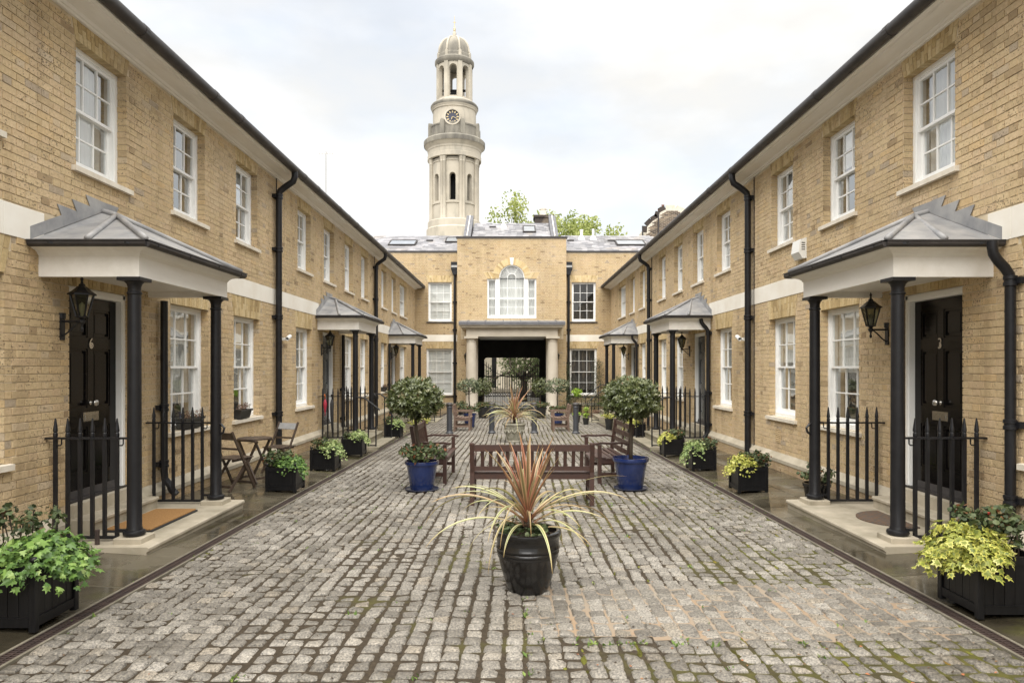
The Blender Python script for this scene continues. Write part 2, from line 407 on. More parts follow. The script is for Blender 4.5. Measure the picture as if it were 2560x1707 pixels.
def slab_mat():
    m, t, b, _ = nmat('wet_yorkstone_flag')
    oi = t.nodes.new('ShaderNodeObjectInfo')
    c = ramp(t, oi.outputs['Random'], [(0.0, (0.048, 0.042, 0.030)), (0.5, (0.078, 0.069, 0.050)), (1.0, (0.130, 0.116, 0.087))])
    n = noise(t, 1.3, 5, 0.6)
    c = mixc(t, 1.0, c, ramp(t, n, [(0.35, (0.48, 0.46, 0.42)), (0.60, (1.2, 1.18, 1.15))]), 'MULTIPLY')
    n2 = noise(t, 2.1, 4, 0.6)
    c = mixc(t, ramp(t, n2, [(0.55, 0.0), (0.72, 0.55)]), c, (0.085, 0.088, 0.020))
    fine = noise(t, 40, 4, 0.6)
    c = mixc(t, 1.0, c, ramp(t, fine, [(0.3, (0.85, 0.85, 0.85)), (0.7, (1.1, 1.1, 1.1))]), 'MULTIPLY')
    t.links.new(c, b.inputs['Base Color'])
    t.links.new(ramp(t, n, [(0.40, 0.08), (0.64, 0.36)]), b.inputs['Roughness'])
    b.inputs['Specular IOR Level'].default_value = 0.5
    bump(t, b, n, 0.06, 0.02)
    return m
M['slab'] = slab_mat()
M['grate'] = simple('rusty_cast_grating', (0.060, 0.040, 0.034), (0.035, 0.026, 0.024), 12, 0.5, 0.5, bmp=(60, 0.4, 0.004))
M['drainstone'] = simple('drain_edge_concrete', (0.19, 0.17, 0.135), (0.12, 0.11, 0.08), 8, 0.8, 0.3, bmp=(50, 0.4, 0.004))

# ------------------------------------------------------------------ helpers
WPOS = {}

class MB:
    """collects faces; build() links them as ONE mesh object"""
    def __init__(s, F=None, flip=False):
        s.v, s.f, s.tone = [], [], []
        s.F, s.flip, s.t = F, flip, None
        s.pa = {}
    def add(s, vs, fs):
        b = len(s.v)
        s.v.extend(s.F(*p) for p in vs) if s.F else s.v.extend(tuple(p) for p in vs)
        for f in fs:
            f = [b + i for i in f]
            s.f.append(f[::-1] if s.flip else f)
            if s.t is not None:
                s.tone.append(s.t)
    def box(s, x0, x1, y0, y1, z0, z1, skip=()):
        vs = [(x0, y0, z0), (x1, y0, z0), (x1, y1, z0), (x0, y1, z0), (x0, y0, z1), (x1, y0, z1), (x1, y1, z1), (x0, y1, z1)]
        fs = {'b': (3, 2, 1, 0), 't': (4, 5, 6, 7), 'y0': (0, 1, 5, 4), 'x1': (1, 2, 6, 5), 'y1': (2, 3, 7, 6), 'x0': (3, 0, 4, 7)}
        s.add(vs, [f for k, f in fs.items() if k not in skip])
    def bbox(s, x0, x1, y0, y1, z0, z1, c=0.004):
        """a box with chamfered vertical and top edges"""
        a = [(x0 + c, y0), (x1 - c, y0), (x1, y0 + c), (x1, y1 - c), (x1 - c, y1), (x0 + c, y1), (x0, y1 - c), (x0, y0 + c)]
        i = [(min(max(x, x0 + c), x1 - c), min(max(y, y0 + c), y1 - c)) for x, y in a]
        vs = [(x, y, z0) for x, y in a] + [(x, y, z1 - c) for x, y in a] + [(x, y, z1) for x, y in i]
        fs = [tuple(range(7, -1, -1)), tuple(range(16, 24))]
        for k in range(8):
            n = (k + 1) % 8
            fs += [(k, n, 8 + n, 8 + k), (8 + k, 8 + n, 16 + n, 16 + k)]
        s.add(vs, fs)
    def beam(s, p, q, w, h, up=(0, 0, 1), ww=None, hh=None):
        """a bar with a rectangular section from p to q"""
        p, q = Vector(p), Vector(q)
        d = (q - p).normalized()
        a = d.cross(Vector(up))
        if a.length < 1e-4:
            a = d.cross(Vector((1, 0, 0)))
        a.normalize()
        b = a.cross(d)
        ww, hh = ww or w, hh or h
        vs = []
        for c, e, g in ((p, w, h), (q, ww, hh)):
            for i, j in ((-1, -1), (1, -1), (1, 1), (-1, 1)):
                vs.append(c + a * (i * e / 2) + b * (j * g / 2))
        s.add(vs, [(3, 2, 1, 0), (4, 5, 6, 7), (0, 1, 5, 4), (1, 2, 6, 5), (2, 3, 7, 6), (3, 0, 4, 7)])
    def tube(s, pts, r, n=8, cap=True):
        pts = [Vector(p) for p in pts]
        m = len(pts)
        rr = r if isinstance(r, (list, tuple)) else [r] * m
        up = None
        vs = []
        for i, p in enumerate(pts):
            d = (pts[min(i + 1, m - 1)] - pts[max(i - 1, 0)]).normalized()
            if up is None:
                up = Vector((0, 0, 1)) if abs(d.z) < 0.9 else Vector((1, 0, 0))
            a = d.cross(up).normalized()
            up = a.cross(d).normalized()
            for k in range(n):
                t = 2 * PI * k / n
                vs.append(p + a * (rr[i] * math.cos(t)) + up * (rr[i] * math.sin(t)))
        fs = []
        for i in range(m - 1):
            for k in range(n):
                k2 = (k + 1) % n
                fs.append((i * n + k, i * n + k2, (i + 1) * n + k2, (i + 1) * n + k))
        if cap:
            fs += [tuple(range(n - 1, -1, -1)), tuple((m - 1) * n + k for k in range(n))]
        s.add(vs, fs)
    def lathe(s, prof, n=24, c=(0, 0, 0), rot=0.0, cap0=False, cap1=False):
        vs, fs = [], []
        for r, z in prof:
            for k in range(n):
                t = 2 * PI * k / n + rot
                vs.append((c[0] + r * math.cos(t), c[1] + r * math.sin(t), c[2] + z))
        for i in range(len(prof) - 1):
            for k in range(n):
                k2 = (k + 1) % n
                fs.append((i * n + k, i * n + k2, (i + 1) * n + k2, (i + 1) * n + k))
        if cap0:
            fs.append(tuple(range(n - 1, -1, -1)))
        if cap1:
            fs.append(tuple((len(prof) - 1) * n + k for k in range(n)))
        s.add(vs, fs)
    def prism(s, poly, axis, a0, a1):
        """polygon poly (2D) extruded along axis 0/1/2 from a0 to a1"""
        n = len(poly)
        def mk(p, a):
            q = list(p)
            q.insert(axis, a)
            return tuple(q)
        vs = [mk(p, a0) for p in poly] + [mk(p, a1) for p in poly]
        fs = [tuple(range(n - 1, -1, -1)), tuple(range(n, 2 * n))] + [(k, (k + 1) % n, n + (k + 1) % n, n + k) for k in range(n)]
        s.add(vs, fs)
    def mesh(s, name, mat, smooth=False, org=(0, 0, 0)):
        me = bpy.data.meshes.new(name)
        ox, oy, oz = org
        me.from_pydata([(x - ox, y - oy, z - oz) for x, y, z in s.v], [], s.f)
        for m in (mat if isinstance(mat, (list, tuple)) else [mat]):
            me.materials.append(m)
        if s.tone and len(s.tone) == len(s.f):
            a = me.attributes.new('tone', 'FLOAT', 'FACE')
            a.data.foreach_set('value', s.tone)
        for k, vals in s.pa.items():
            a = me.attributes.new(k, 'FLOAT', 'POINT')
            a.data.foreach_set('value', vals)
        if smooth:
            me.polygons.foreach_set('use_smooth', [True] * len(me.polygons))
            if smooth is not True:
                try:
                    me.set_sharp_from_angle(angle=R(smooth))
                except Exception:
                    pass
        me.update()
        return me
    def build(s, name, mat, parent=None, org=None, smooth=False, kind=None):
        if org is None:
            org = WPOS[parent] if parent is not None else (0, 0, 0)
        return put(name, s.mesh(name, mat, smooth, org), parent, org, kind)

def put(name, me, parent=None, loc=(0, 0, 0), kind=None):
    """links mesh ME at world point LOC under PARENT (parents are never rotated while a thing is being built)"""
    o = bpy.data.objects.new(name, me)
    COL.objects.link(o)
    w = Vector(loc)
    WPOS[o] = w
    if parent is not None:
        o.parent = parent
        o.location = w - WPOS[parent]
    else:
        o.location = w
    if kind:
        o['kind'] = kind
    return o

def empty(name, loc=(0, 0, 0), parent=None):
    return put(name, None, parent, loc)

def tag(o, label=None, cat=None, group=None, kind=None):
    if label: o['label'] = label
    if cat: o['category'] = cat
    if group: o['group'] = group
    if kind: o['kind'] = kind
    return o

CH = {}
def copy_tree(o, parent=None):
    c = o.copy()
    COL.objects.link(c)
    if parent is not None:
        c.parent = parent
    for ch in list(o.children):
        copy_tree(ch, c)
    return c

def wall_rects(u0, u1, z0, z1, holes):
    us = sorted({u0, u1} | {h[0] for h in holes if u0 < h[0] < u1} | {h[1] for h in holes if u0 < h[1] < u1})
    zs = sorted({z0, z1} | {h[2] for h in holes if z0 < h[2] < z1} | {h[3] for h in holes if z0 < h[3] < z1})
    for i in range(len(us) - 1):
        for j in range(len(zs) - 1):
            a, b, c, d = us[i], us[i + 1], zs[j], zs[j + 1]
            um, zm = (a + b) / 2, (c + d) / 2
            if not any(h[0] < um < h[1] and h[2] < zm < h[3] for h in holes):
                yield a, b, c, d

X0 = 0.046          # middle of the court
HW = 4.62           # half its width between the house fronts
YB = 32.3           # front of the gatehouse wings
KERB = 3.03         # half width of the cobbles
def gz(x, y):
    """ground level: the court falls away from the camera and its pavements rise towards the houses"""
    r = abs(x - X0)
    z = -0.0147 * min(y, 37.0)
    if r < KERB:
        return z + 0.03 * (1 - (r / KERB) ** 2)
    return z + max(0.0, r - 3.2) * 0.06

FL = lambda u, v, z: (X0 - HW - v, u, z)
FR = lambda u, v, z: (X0 + HW + v, u, z)
FB = lambda u, v, z: (u, YB + v, z)
FC = lambda u, v, z: (u, 31.9 + v, z)

# ------------------------------------------------------------------ the setting: ground, cobbles, pavements, drains
rng = random.Random(11)
g = MB()
g.add([(-400, -60, -0.75), (400, -60, -0.75), (400, 900, -0.75), (-400, 900, -0.75)], [(0, 1, 2, 3)])
tag(g.build('ground', M['ground']), 'wide grey city ground around and beyond the court', None, None, 'structure')
st = MB()
st.add([(-20, 36.9, -0.556), (20, 36.9, -0.556), (20, 74, -0.556), (-20, 74, -0.556)], [(0, 1, 2, 3)])
tag(st.build('street', M['street']), 'pale street paving beyond the iron gate', None, None, 'structure')

bed = MB()
ys = [-3 + 0.5 * i for i in range(81)]
xs = [X0 - KERB + KERB * 2 * i / 16 for i in range(17)]
vs = [(x, y, gz(x, y) - 0.0115) for y in ys for x in xs]
bed.add(vs, [(j * 17 + i, j * 17 + i + 1, (j + 1) * 17 + i + 1, (j + 1) * 17 + i) for j in range(80) for i in range(16)])
cob = bed.build('courtyard_cobbles', M['bed'], None, (X0, 3, 0))
tag(cob, 'grey granite sett courtyard with mossy joints', None, None, 'structure')

PATCH = lambda x, y: x > 0.10 + 0.05 * math.sin(y * 9) and 4.36 + 0.07 * math.sin(x * 3.1) < y < 5.42 + 0.16 * x * 0.35 + 0.05 * math.sin(x * 7)
pm = MB()
xs2 = [0.10 + 0.09 * i for i in range(33)]
ys2 = [4.36 + 0.06 * i for i in range(21)]
for i in range(32):
    for j in range(20):
        a, b, c, d = xs2[i], xs2[i + 1], ys2[j], ys2[j + 1]
        if PATCH((a + b) / 2, (c + d) / 2):
            z = lambda x, y: gz(x, y) - 0.0085 + 0.002 * math.sin(x * 21 + y * 17)
            pm.add([(a, c, z(a, c)), (b, c, z(b, c)), (b, d, z(b, d)), (a, d, z(a, d))], [(0, 1, 2, 3)])
pm.build('mortar_patch', M['sand'], cob, None)

def sett_geo(mb, x, y, z, w, l, r, tilt=0.008, up=0.0):
    """one dressed block: rounded outline, sloping sides, uneven domed top"""
    hw, hl = w / 2, l / 2
    c = min(w, l) * r.uniform(0.05, 0.14)
    out = [(-hw + c, -hl), (hw - c, -hl), (hw, -hl + c), (hw, hl - c), (hw - c, hl), (-hw + c, hl), (-hw, hl - c), (-hw, -hl + c)]
    out = [(px + r.uniform(-.007, .007), py + r.uniform(-.007, .007)) for px, py in out]
    tx, ty = r.uniform(-tilt, tilt) / hw, r.uniform(-tilt, tilt) / hl
    vs = [(x + px * 1.04, y + py * 1.04, z - 0.035) for px, py in out]
    vs += [(x + px * 0.985, y + py * 0.985, z - 0.012 + px * tx + py * ty) for px, py in out]
    vs += [(x + px * 0.80, y + py * 0.80, z + r.uniform(-0.0035, 0.0035) + px * tx + py * ty) for px, py in out]
    vs += [(x + r.uniform(-.015, .015), y + r.uniform(-.015, .015), z + r.uniform(0.000, 0.005) + up)]
    fs = []
    for k in range(8):
        n = (k + 1) % 8
        fs += [(k, n, 8 + n, 8 + k), (8 + k, 8 + n, 16 + n, 16 + k), (16 + k, 16 + n, 24)]
    mb.add(vs, fs)

setts = []
ncol = 50
cw = KERB * 2 / ncol
rowp = 0.1215
for i in range(ncol):
    xc = X0 - KERB + (i + 0.5) * cw
    for j in range(int(34.2 / rowp)):
        yb = 2.75 + j * rowp
        wob = 0.026 * math.sin(yb * 0.55 + i * 0.22) + 0.011 * math.sin(yb * 1.9 + i)
        wob *= min(1, (min(i, ncol - 1 - i)) / 3)
        sh = 0.07 * mnoise.noise(Vector((xc * 0.9, yb * 0.5, 3.3))) + 0.022 * mnoise.noise(Vector((xc * 3.1, yb * 0.22, 8.1))) + rng.uniform(-.007, .007)
        y = yb + sh
        if y > 36.9: continue
        patch = PATCH(xc, y)
        w = cw - (rng.uniform(0.004, 0.012) if patch else rng.uniform(0.009, 0.021))
        l = rowp - (rng.uniform(0.004, 0.012) if patch else rng.uniform(0.016, 0.032))
        setts.append((xc + wob + rng.uniform(-.004, .004), y, w, l, patch))
def in_view(x, y, z=0.0):
    if y < 3.3: return False
    px, py = 1176 + 1568 * x / y, 842 - 1568 * (z - EYE) / y
    return 10 < px < 2342 and -10 < py < 1560
near = sorted([s for s in setts if in_view(s[0], s[1])], key=lambda s: s[1])[:300]
near_set = set(near)
sett_meshes = []
for k in range(14):
    mb = MB()
    sett_geo(mb, 0, 0, 0, 0.105, 0.095, rng)
    sett_meshes.append(mb.mesh('sett', M['sett_one'], 62))
sm = MB()
sm.t = 0.5
for s in setts:
    x, y, w, l, patch = s
    z = gz(x, y) + (rng.uniform(0, .002) if patch else rng.uniform(-0.005, 0.004) + 0.008 * mnoise.noise(Vector((x * 1.3, y * .8, 1.7))))
    if s in near_set:
        o = put('sett', rng.choice(sett_meshes), cob, (x, y, z))
        o.scale = (w / 0.105, l / 0.095, 1)
        o.rotation_euler = (rng.uniform(-.05, .05), rng.uniform(-.05, .05), rng.choice((0, PI)) + rng.uniform(-.05, .05))
    else:
        sm.t = rng.random()
        if y > 13:
            hw, hl, tz = w / 2, l / 2, rng.uniform(-.003, .003)
            sm.add([(x - hw, y - hl, z - .03), (x + hw, y - hl, z - .03), (x + hw, y + hl, z - .03), (x - hw, y + hl, z - .03),
                    (x - hw * .82, y - hl * .78, z + tz), (x + hw * .82, y - hl * .78, z - tz), (x + hw * .82, y + hl * .78, z + tz), (x - hw * .82, y + hl * .78, z)],
                   [(4, 5, 6, 7), (0, 1, 5, 4), (1, 2, 6, 5), (2, 3, 7, 6), (3, 0, 4, 7)])
        else:
            sett_geo(sm, x, y, z, w, l, rng)
sm.build('setts', M['sett'], cob, None, False, 'stuff')

def leaf_quad(mb, p, d, n, l, w, fold=0.25):
    """a folded lance-shaped leaf from p along d with its face towards n"""
    s = d.cross(n)
    if s.length < 1e-5: return
    s.normalize()
    n = s.cross(d).normalized()
    m = p + d * (l * 0.45)
    mb.add([p, m + s * (w / 2) + n * (fold * w / 2), p + d * l, m - s * (w / 2) + n * (fold * w / 2), m], [(0, 1, 4), (1, 2, 4), (0, 4, 3), (4, 2, 3)])

IVY = [(0.0, 0.0), (0.30, -0.10), (0.50, 0.08), (0.30, 0.30), (0.46, 0.58), (0.16, 0.56), (0.0, 1.0), (-0.16, 0.56), (-0.46, 0.58), (-0.30, 0.30), (-0.50, 0.08), (-0.30, -0.10)]
ROUND = [(0.0, 0.0), (0.34, 0.05), (0.50, 0.34), (0.42, 0.62), (0.30, 0.74), (0.0, 0.92), (-0.30, 0.74), (-0.42, 0.62), (-0.50, 0.34), (-0.34, 0.05)]
def leaf_shape(mb, shape, p, d, n, l, cup=0.12):
    s = d.cross(n)
    if s.length < 1e-5: return
    s.normalize()
    n = s.cross(d).normalized()
    vs = [p + s * (a * l) + d * (b * l) - n * (cup * l * (abs(a) * 1.4 + max(0, b - .5) * .8)) for a, b in shape]
    c = p + d * (0.36 * l)
    k = len(shape)
    mb.add([c] + vs, [(0, 1 + i, 1 + (i + 1) % k) for i in range(k)])

def rdir(r):
    z = r.uniform(-1, 1)
    t = r.uniform(0, 2 * PI)
    q = math.sqrt(1 - z * z)
    return Vector((q * math.cos(t), q * math.sin(t), z))

# weeds that grow in the joints and along the drains
wd = MB()
wd.t = 0.5
r5 = random.Random(5)
spots = [(X0 + s_ * r5.uniform(3.0, 3.2), r5.uniform(3.8, 20)) for s_ in (-1, 1) for _ in range(42)]
spots += [(r5.uniform(-2.6, 2.9), r5.uniform(3.5, 12)) for _ in range(120)]
spots += [(0.1 + abs(r5.gauss(0, 0.02)), r5.uniform(3.8, 5.4)) for _ in range(16)] + [(r5.uniform(0.1, 2.6), 4.3 + r5.uniform(-.06, .04)) for _ in range(26)]
for x, y in spots:
    z = gz(x, y) - 0.012
    big = r5.random() ** 2
    for _ in range(r5.randint(4, 9)):
        d = (rdir(r5) + Vector((0, 0, 0.7))).normalized()
        wd.t = r5.random()
        l = r5.uniform(0.012, 0.028) * (1 + 1.1 * big)
        leaf_quad(wd, Vector((x + r5.uniform(-.03, .03), y + r5.uniform(-.03, .03), z)), d, Vector((0, 0, 1)), l, l * 0.45)
tag(wd.build('weeds', M['weed']), 'small green weeds growing in the sett joints and along the drains', None, None, 'stuff')

# moss cushions along the drain and in the joints
ms = MB()
ms.t = 0.5
for k in range(360):
    if k < 150: x, y = X0 + KERB - abs(r5.gauss(0, .10)), r5.uniform(4.6, 11)
    elif k < 200: x, y = X0 - KERB + abs(r5.gauss(0, .05)), r5.uniform(4, 12)
    else: x, y = r5.uniform(.3, 2.9), r5.uniform(3.4, 4.4) if k % 2 else r5.uniform(5.6, 9.5)
    i = round((x - (X0 - KERB)) / cw)
    if k >= 200: x = X0 - KERB + i * cw + .022 * math.sin(y * 0.55 + i * 0.22) + r5.gauss(0, .006)
    z = gz(x, y) - .014
    a, b, h_ = r5.uniform(.008, .018), r5.uniform(.02, .07), r5.uniform(.005, .012)
    ms.t = r5.random()
    n = 8
    ring = [(x + a * math.cos(2 * PI * q / n) * r5.uniform(.8, 1.2), y + b * math.sin(2 * PI * q / n) * r5.uniform(.8, 1.2), z) for q in range(n)]
    r2_ = [(x + (px - x) * .65, y + (py - y) * .65, z + h_ * r5.uniform(.7, 1)) for px, py, _ in ring]
    ms.add(ring + r2_ + [(x, y, z + h_)], [(q, (q + 1) % n, n + (q + 1) % n, n + q) for q in range(n)] + [(n + q, n + (q + 1) % n, 2 * n) for q in range(n)])
M['moss'] = leaf_mat('cushion_moss', [(0.0, (0.05, 0.045, 0.012)), (0.5, (0.09, 0.09, 0.018)), (0.85, (0.15, 0.15, 0.03)), (1.0, (0.16, 0.09, 0.02))], 0.95, 0.0, 0.1)
bump(M['moss'].node_tree, M['moss'].node_tree.nodes['Principled BSDF'], noise(M['moss'].node_tree, 90, 4, .7), .9, .012)
tag(ms.build('moss', M['moss'], None, None, True), 'yellow-green moss cushions in the sett joints and along the drain', None, None, 'stuff')

# fallen leaves and crumbs scattered over the setts
lt = MB()
lt.t = 0.5
for _ in range(260):
    x, y = r5.uniform(-2.9, 3.0), 3.5 + 9 * r5.random() ** 1.6
    if r5.random() < 0.45: x, y = r5.uniform(0.0, 2.9), r5.uniform(3.6, 4.6)
    d = rdir(r5); d.z *= 0.2; d.normalize()
    lt.t = r5.random()
    l = r5.uniform(0.012, 0.03)
    leaf_quad(lt, Vector((x, y, gz(x, y) + 0.006)), d, (Vector((0, 0, 1)) + rdir(r5) * 0.4), l, l * 0.7, 0.4)
M['litter'] = leaf_mat('dead_leaf', [(0.0, (0.03, 0.022, 0.015)), (0.6, (0.07, 0.05, 0.03)), (0.85, (0.18, 0.10, 0.04)), (1.0, (0.35, 0.12, 0.05))], 0.8, 0.0)
tag(lt.build('litter', M['litter']), 'dark crumbs and fallen leaves scattered on the setts', None, None, 'stuff')

for sgn in (-1, 1):
    xa, xb = X0 + sgn * (KERB + 0.005), X0 + sgn * (KERB + 0.150)
    F = lambda a, y, z: (X0 + sgn * (KERB + a), y, z)
    e = MB(F, sgn < 0)
    n = 34
    for i in range(n):
        y0, y1 = 2.5 + i, 3.5 + i - 0.004
        for a0, a1, dz in ((0.0, 0.022, 0.006), (0.128, 0.150, 0.006)):
            za, zb = gz(X0 + sgn * KERB, y0) + dz, gz(X0 + sgn * KERB, y1) + dz
            e.add([(a0, y0, za - .06), (a1, y0, za - .06), (a1, y1, zb - .06), (a0, y1, zb - .06), (a0, y0, za), (a1, y0, za), (a1, y1, zb), (a0, y1, zb)],
                  [(4, 5, 6, 7), (0, 1, 5, 4), (1, 2, 6, 5), (2, 3, 7, 6), (3, 0, 4, 7)])
    dr = e.build('drain_channel', M['drainstone'], None, (X0 + sgn * 3.1, 3, 0))
    tag(dr, 'linear drain with dark slotted grating along the ' + ('bistro table side' if sgn < 0 else 'alarm box side') + ' of the setts', None, None, 'structure')
    gm = MB(F, sgn < 0)
    y = 2.6
    while y < 32:
        step = 0.030 if y < 14 else 0.06
        z = gz(X0 + sgn * KERB, y)
        gm.box(0.024, 0.126, y, y + step * 0.55, z - 0.03, z + 0.001, ('b',))
        y += step
    for a in (0.024, 0.073, 0.122):
        gm.add([(a - .005, 2.6, gz(3, 2.6) + .003), (a + .005, 2.6, gz(3, 2.6) + .003), (a + .005, 32, gz(3, 32) + .003), (a - .005, 32, gz(3, 32) + .003)], [(0, 1, 2, 3)])
    gm.build('grating', M['grate'], dr, None, False, 'stuff')
    bt = MB(F, sgn < 0)
    bt.add([(0.0, 2.5, gz(3, 2.5) - .05), (0.15, 2.5, gz(3, 2.5) - .05), (0.15, 32.3, gz(3, 32.3) - .05), (0.0, 32.3, gz(3, 32.3) - .05)], [(0, 1, 2, 3)])
    bt.build('drain_bed', M['dark'], dr)
    # pavement of york stone flags
    pv = MB(F, sgn < 0)
    pv.add([(0.15, 1.5, gz(3.2, 1.5) - .006), (1.75, 1.5, gz(4.78, 1.5) - .006), (1.75, 32.4, gz(4.78, 32.4) - .006), (0.15, 32.4, gz(3.2, 32.4) - .006)], [(0, 1, 2, 3)])
    pave = pv.build('pavement', M['drainstone'], None, (X0 + sgn * 3.9, 3, 0))
    tag(pave, 'strip of wet stone flags in front of the houses on the ' + ('bistro table side' if sgn < 0 else 'alarm box side'), None, None, 'structure')
    rp = random.Random(40 + sgn)
    for a0, a1 in ((0.155, 0.86), (0.866, 1.66)):
        y = 2.4 + rp.uniform(0, 0.6)
        while y < 32.2:
            ln = min(rp.uniform(0.55, 1.0), 32.25 - y)
            mb = MB(F, sgn < 0)
            za = lambda a, yy: gz(X0 + sgn * (KERB + a), yy)
            up = rp.uniform(-.002, .002)
            q = [(a0, y), (a1, y), (a1, y + ln - .013), (a0, y + ln - .013)]
            mb.add([(a, b, za(a, b) - .03) for a, b in q] + [(a, b, za(a, b) - .003 + up) for a, b in q] +
                   [(a + (.006 if a == a0 else -.006), b + (.006 if b == y else -.006), za(a, b) + up) for a, b in q],
                   [(8, 9, 10, 11)] + [(4 + k, 4 + (k + 1) % 4, 8 + (k + 1) % 4, 8 + k) for k in range(4)] + [(k, (k + 1) % 4, 4 + (k + 1) % 4, 4 + k) for k in range(4)])
            mb.build('flagstone', M['slab'], pave, F((a0 + a1) / 2, y + ln / 2, za(0.8, y)))
            y += ln

# ------------------------------------------------------------------ brick houses
COURSE, BL, BH, JT = 0.075, 0.215, 0.1025, 0.010
def brickwork(wall, F, flip, u0, u1, z0, z1, zones, rnd, solo=0, seen=None, mat='brick', dense=True):
    """Flemish bond; ZONES are callables z -> (ua, ub) or None where no brick stands"""
    mb = MB(F, flip)
    mb.t = 0.5
    cand = []
    n = int((z1 - z0) / COURSE)
    for i in range(n):
        a, b = z0 + i * COURSE, z0 + i * COURSE + COURSE - JT
        zm = (a + b) / 2
        cut = sorted(q for q in (zn(zm) for zn in zones) if q)
        spans, c = [], u0
        for ua, ub in cut:
            if ua > c: spans.append((c, min(ua, u1)))
            c = max(c, ub)
        if c < u1: spans.append((c, u1))
        for sa, sb in spans:
            per = BL + BH + 2 * JT
            u = u0 - per + (per / 2 if i % 2 else 0)
            k = 0
            while u < sb:
                w = BL if k % 2 == 0 else BH
                p, q = max(u, sa + (0.004 if u < sa else 0)), min(u + w, sb)
                if q - p > 0.03:
                    pr = rnd.uniform(-0.0015, 0.0035)
                    full = abs(q - p - w) < 1e-6
                    dz0, dz1 = rnd.uniform(-.0015, .0015), rnd.uniform(-.0015, .0015)
                    cand.append((p, q, a + dz0, b + dz1, pr, full))
                u += w + JT
                k += 1
    pick = set()
    if solo:
        ok = [c for c in cand if c[5] and seen((c[0] + c[1]) / 2, (c[2] + c[3]) / 2)]
        ok.sort(key=lambda c: c[0] - (0.05 if c[1] - c[0] > 0.15 else 0))
        pick = set(ok[:solo])
    shared = {}
    for c in cand:
        p, q, a, b, pr, full = c
        if c in pick:
            key = 'stretcher' if q - p > 0.15 else 'header'
            if key not in shared:
                m2 = MB(F, flip)
                w = BL if key == 'stretcher' else BH
                o = F(0, 0, 0)
                m2.bbox(-w / 2, w / 2, -0.008, 0.03, -0.0325, 0.0325, 0.003)
                shared[key] = m2.mesh('brick', M['brick_one'], False, o)
            ob = put('brick', shared[key], wall, F((p + q) / 2, -pr, (a + b) / 2))
        else:
            mb.t = min(1, max(0, rnd.gauss(.5, .23)))
            mb.box(p, q, -0.004 - pr, 0.004, a, b, ('y1',))
    mb.build('brickwork', M[mat], wall, None, False, 'stuff')

def flat_arch(par, F, flip, ua, ub, zb, zt, splay, rnd, depth=0.20, n=None):
    mb = MB(F, flip)
    mb.t = 0.5
    n = n or int((ub - ua + splay) / 0.072)
    for i in range(n):
        f0, f1 = i / n, (i + 1) / n
        B = lambda f: ua + (ub - ua) * f
        T = lambda f: ua - splay + (ub - ua + 2 * splay) * f
        g_ = 0.0045
        cuts = [zb, zt]
        h = zt - zb
        cuts = [zb, zb + h * (0.36 if i % 2 else 0.64), zt]
        for z_a, z_b in zip(cuts[:-1], cuts[1:]):
            lo, hi = (z_a - zb) / h, (z_b - zb) / h
            X = lambda f, k: B(f) * (1 - k) + T(f) * k
            pr = rnd.uniform(0.004, 0.009)
            e = 0.008 if z_a > zb else 0
            mb.t = rnd.random()
            pts = [(X(f0, lo) + g_, z_a + e), (X(f1, lo) - g_, z_a + e), (X(f1, hi) - g_, z_b), (X(f0, hi) + g_, z_b)]
            mb.add([(u, -pr, z) for u, z in pts] + [(u, depth, z) for u, z in pts],
                   [(0, 1, 2, 3), (0, 4, 5, 1), (1, 5, 6, 2), (2, 6, 7, 3), (3, 7, 4, 0)])
    return mb.build('brick_arch', M['gauged'], par, None, False, 'stuff')

def arch_zone(ua, ub, zb, zt, splay):
    return lambda z: (ua - splay * (z - zb) / (zt - zb) - .004, ub + splay * (z - zb) / (zt - zb) + .004) if zb < z < zt else None
def hole_zone(h):
    return lambda z: (h[0], h[1]) if h[2] < z < h[3] else None

def reveals(par, F, flip, h, z0, rnd, d=0.16):
    """brick sides of an opening"""
    mb = MB(F, flip)
    mb.t = 0.5
    for side, u in ((1, h[0]), (-1, h[1])):
        mm = MB(F, flip)
        mm.add([(u, 0.003, h[2]), (u, 0.35, h[2]), (u, 0.35, h[3]), (u, 0.003, h[3])], [(0, 1, 2, 3) if side > 0 else (3, 2, 1, 0)])
        mm.build('jamb', M['mortar'], par)
        i0 = int((h[2] - z0) / COURSE)
        for i in range(i0, int((h[3] - z0) / COURSE) + 1):
            a, b = max(z0 + i * COURSE, h[2] + .002), min(z0 + i * COURSE + COURSE - JT, h[3] - .002)
            if b - a < 0.012: continue
            br = 0.098 if i % 2 else d
            for va, vb in ((-0.006, br), (br + JT, d)):
                if vb - va < 0.02: continue
                mb.t = rnd.random()
                ua, ub = (u - 0.002, u + 0.007) if side > 0 else (u - 0.007, u + 0.002)
                mb.box(ua, ub, va, vb, a, b)
    mb.build('jamb_bricks', M['brick'], par, None, False, 'stuff')

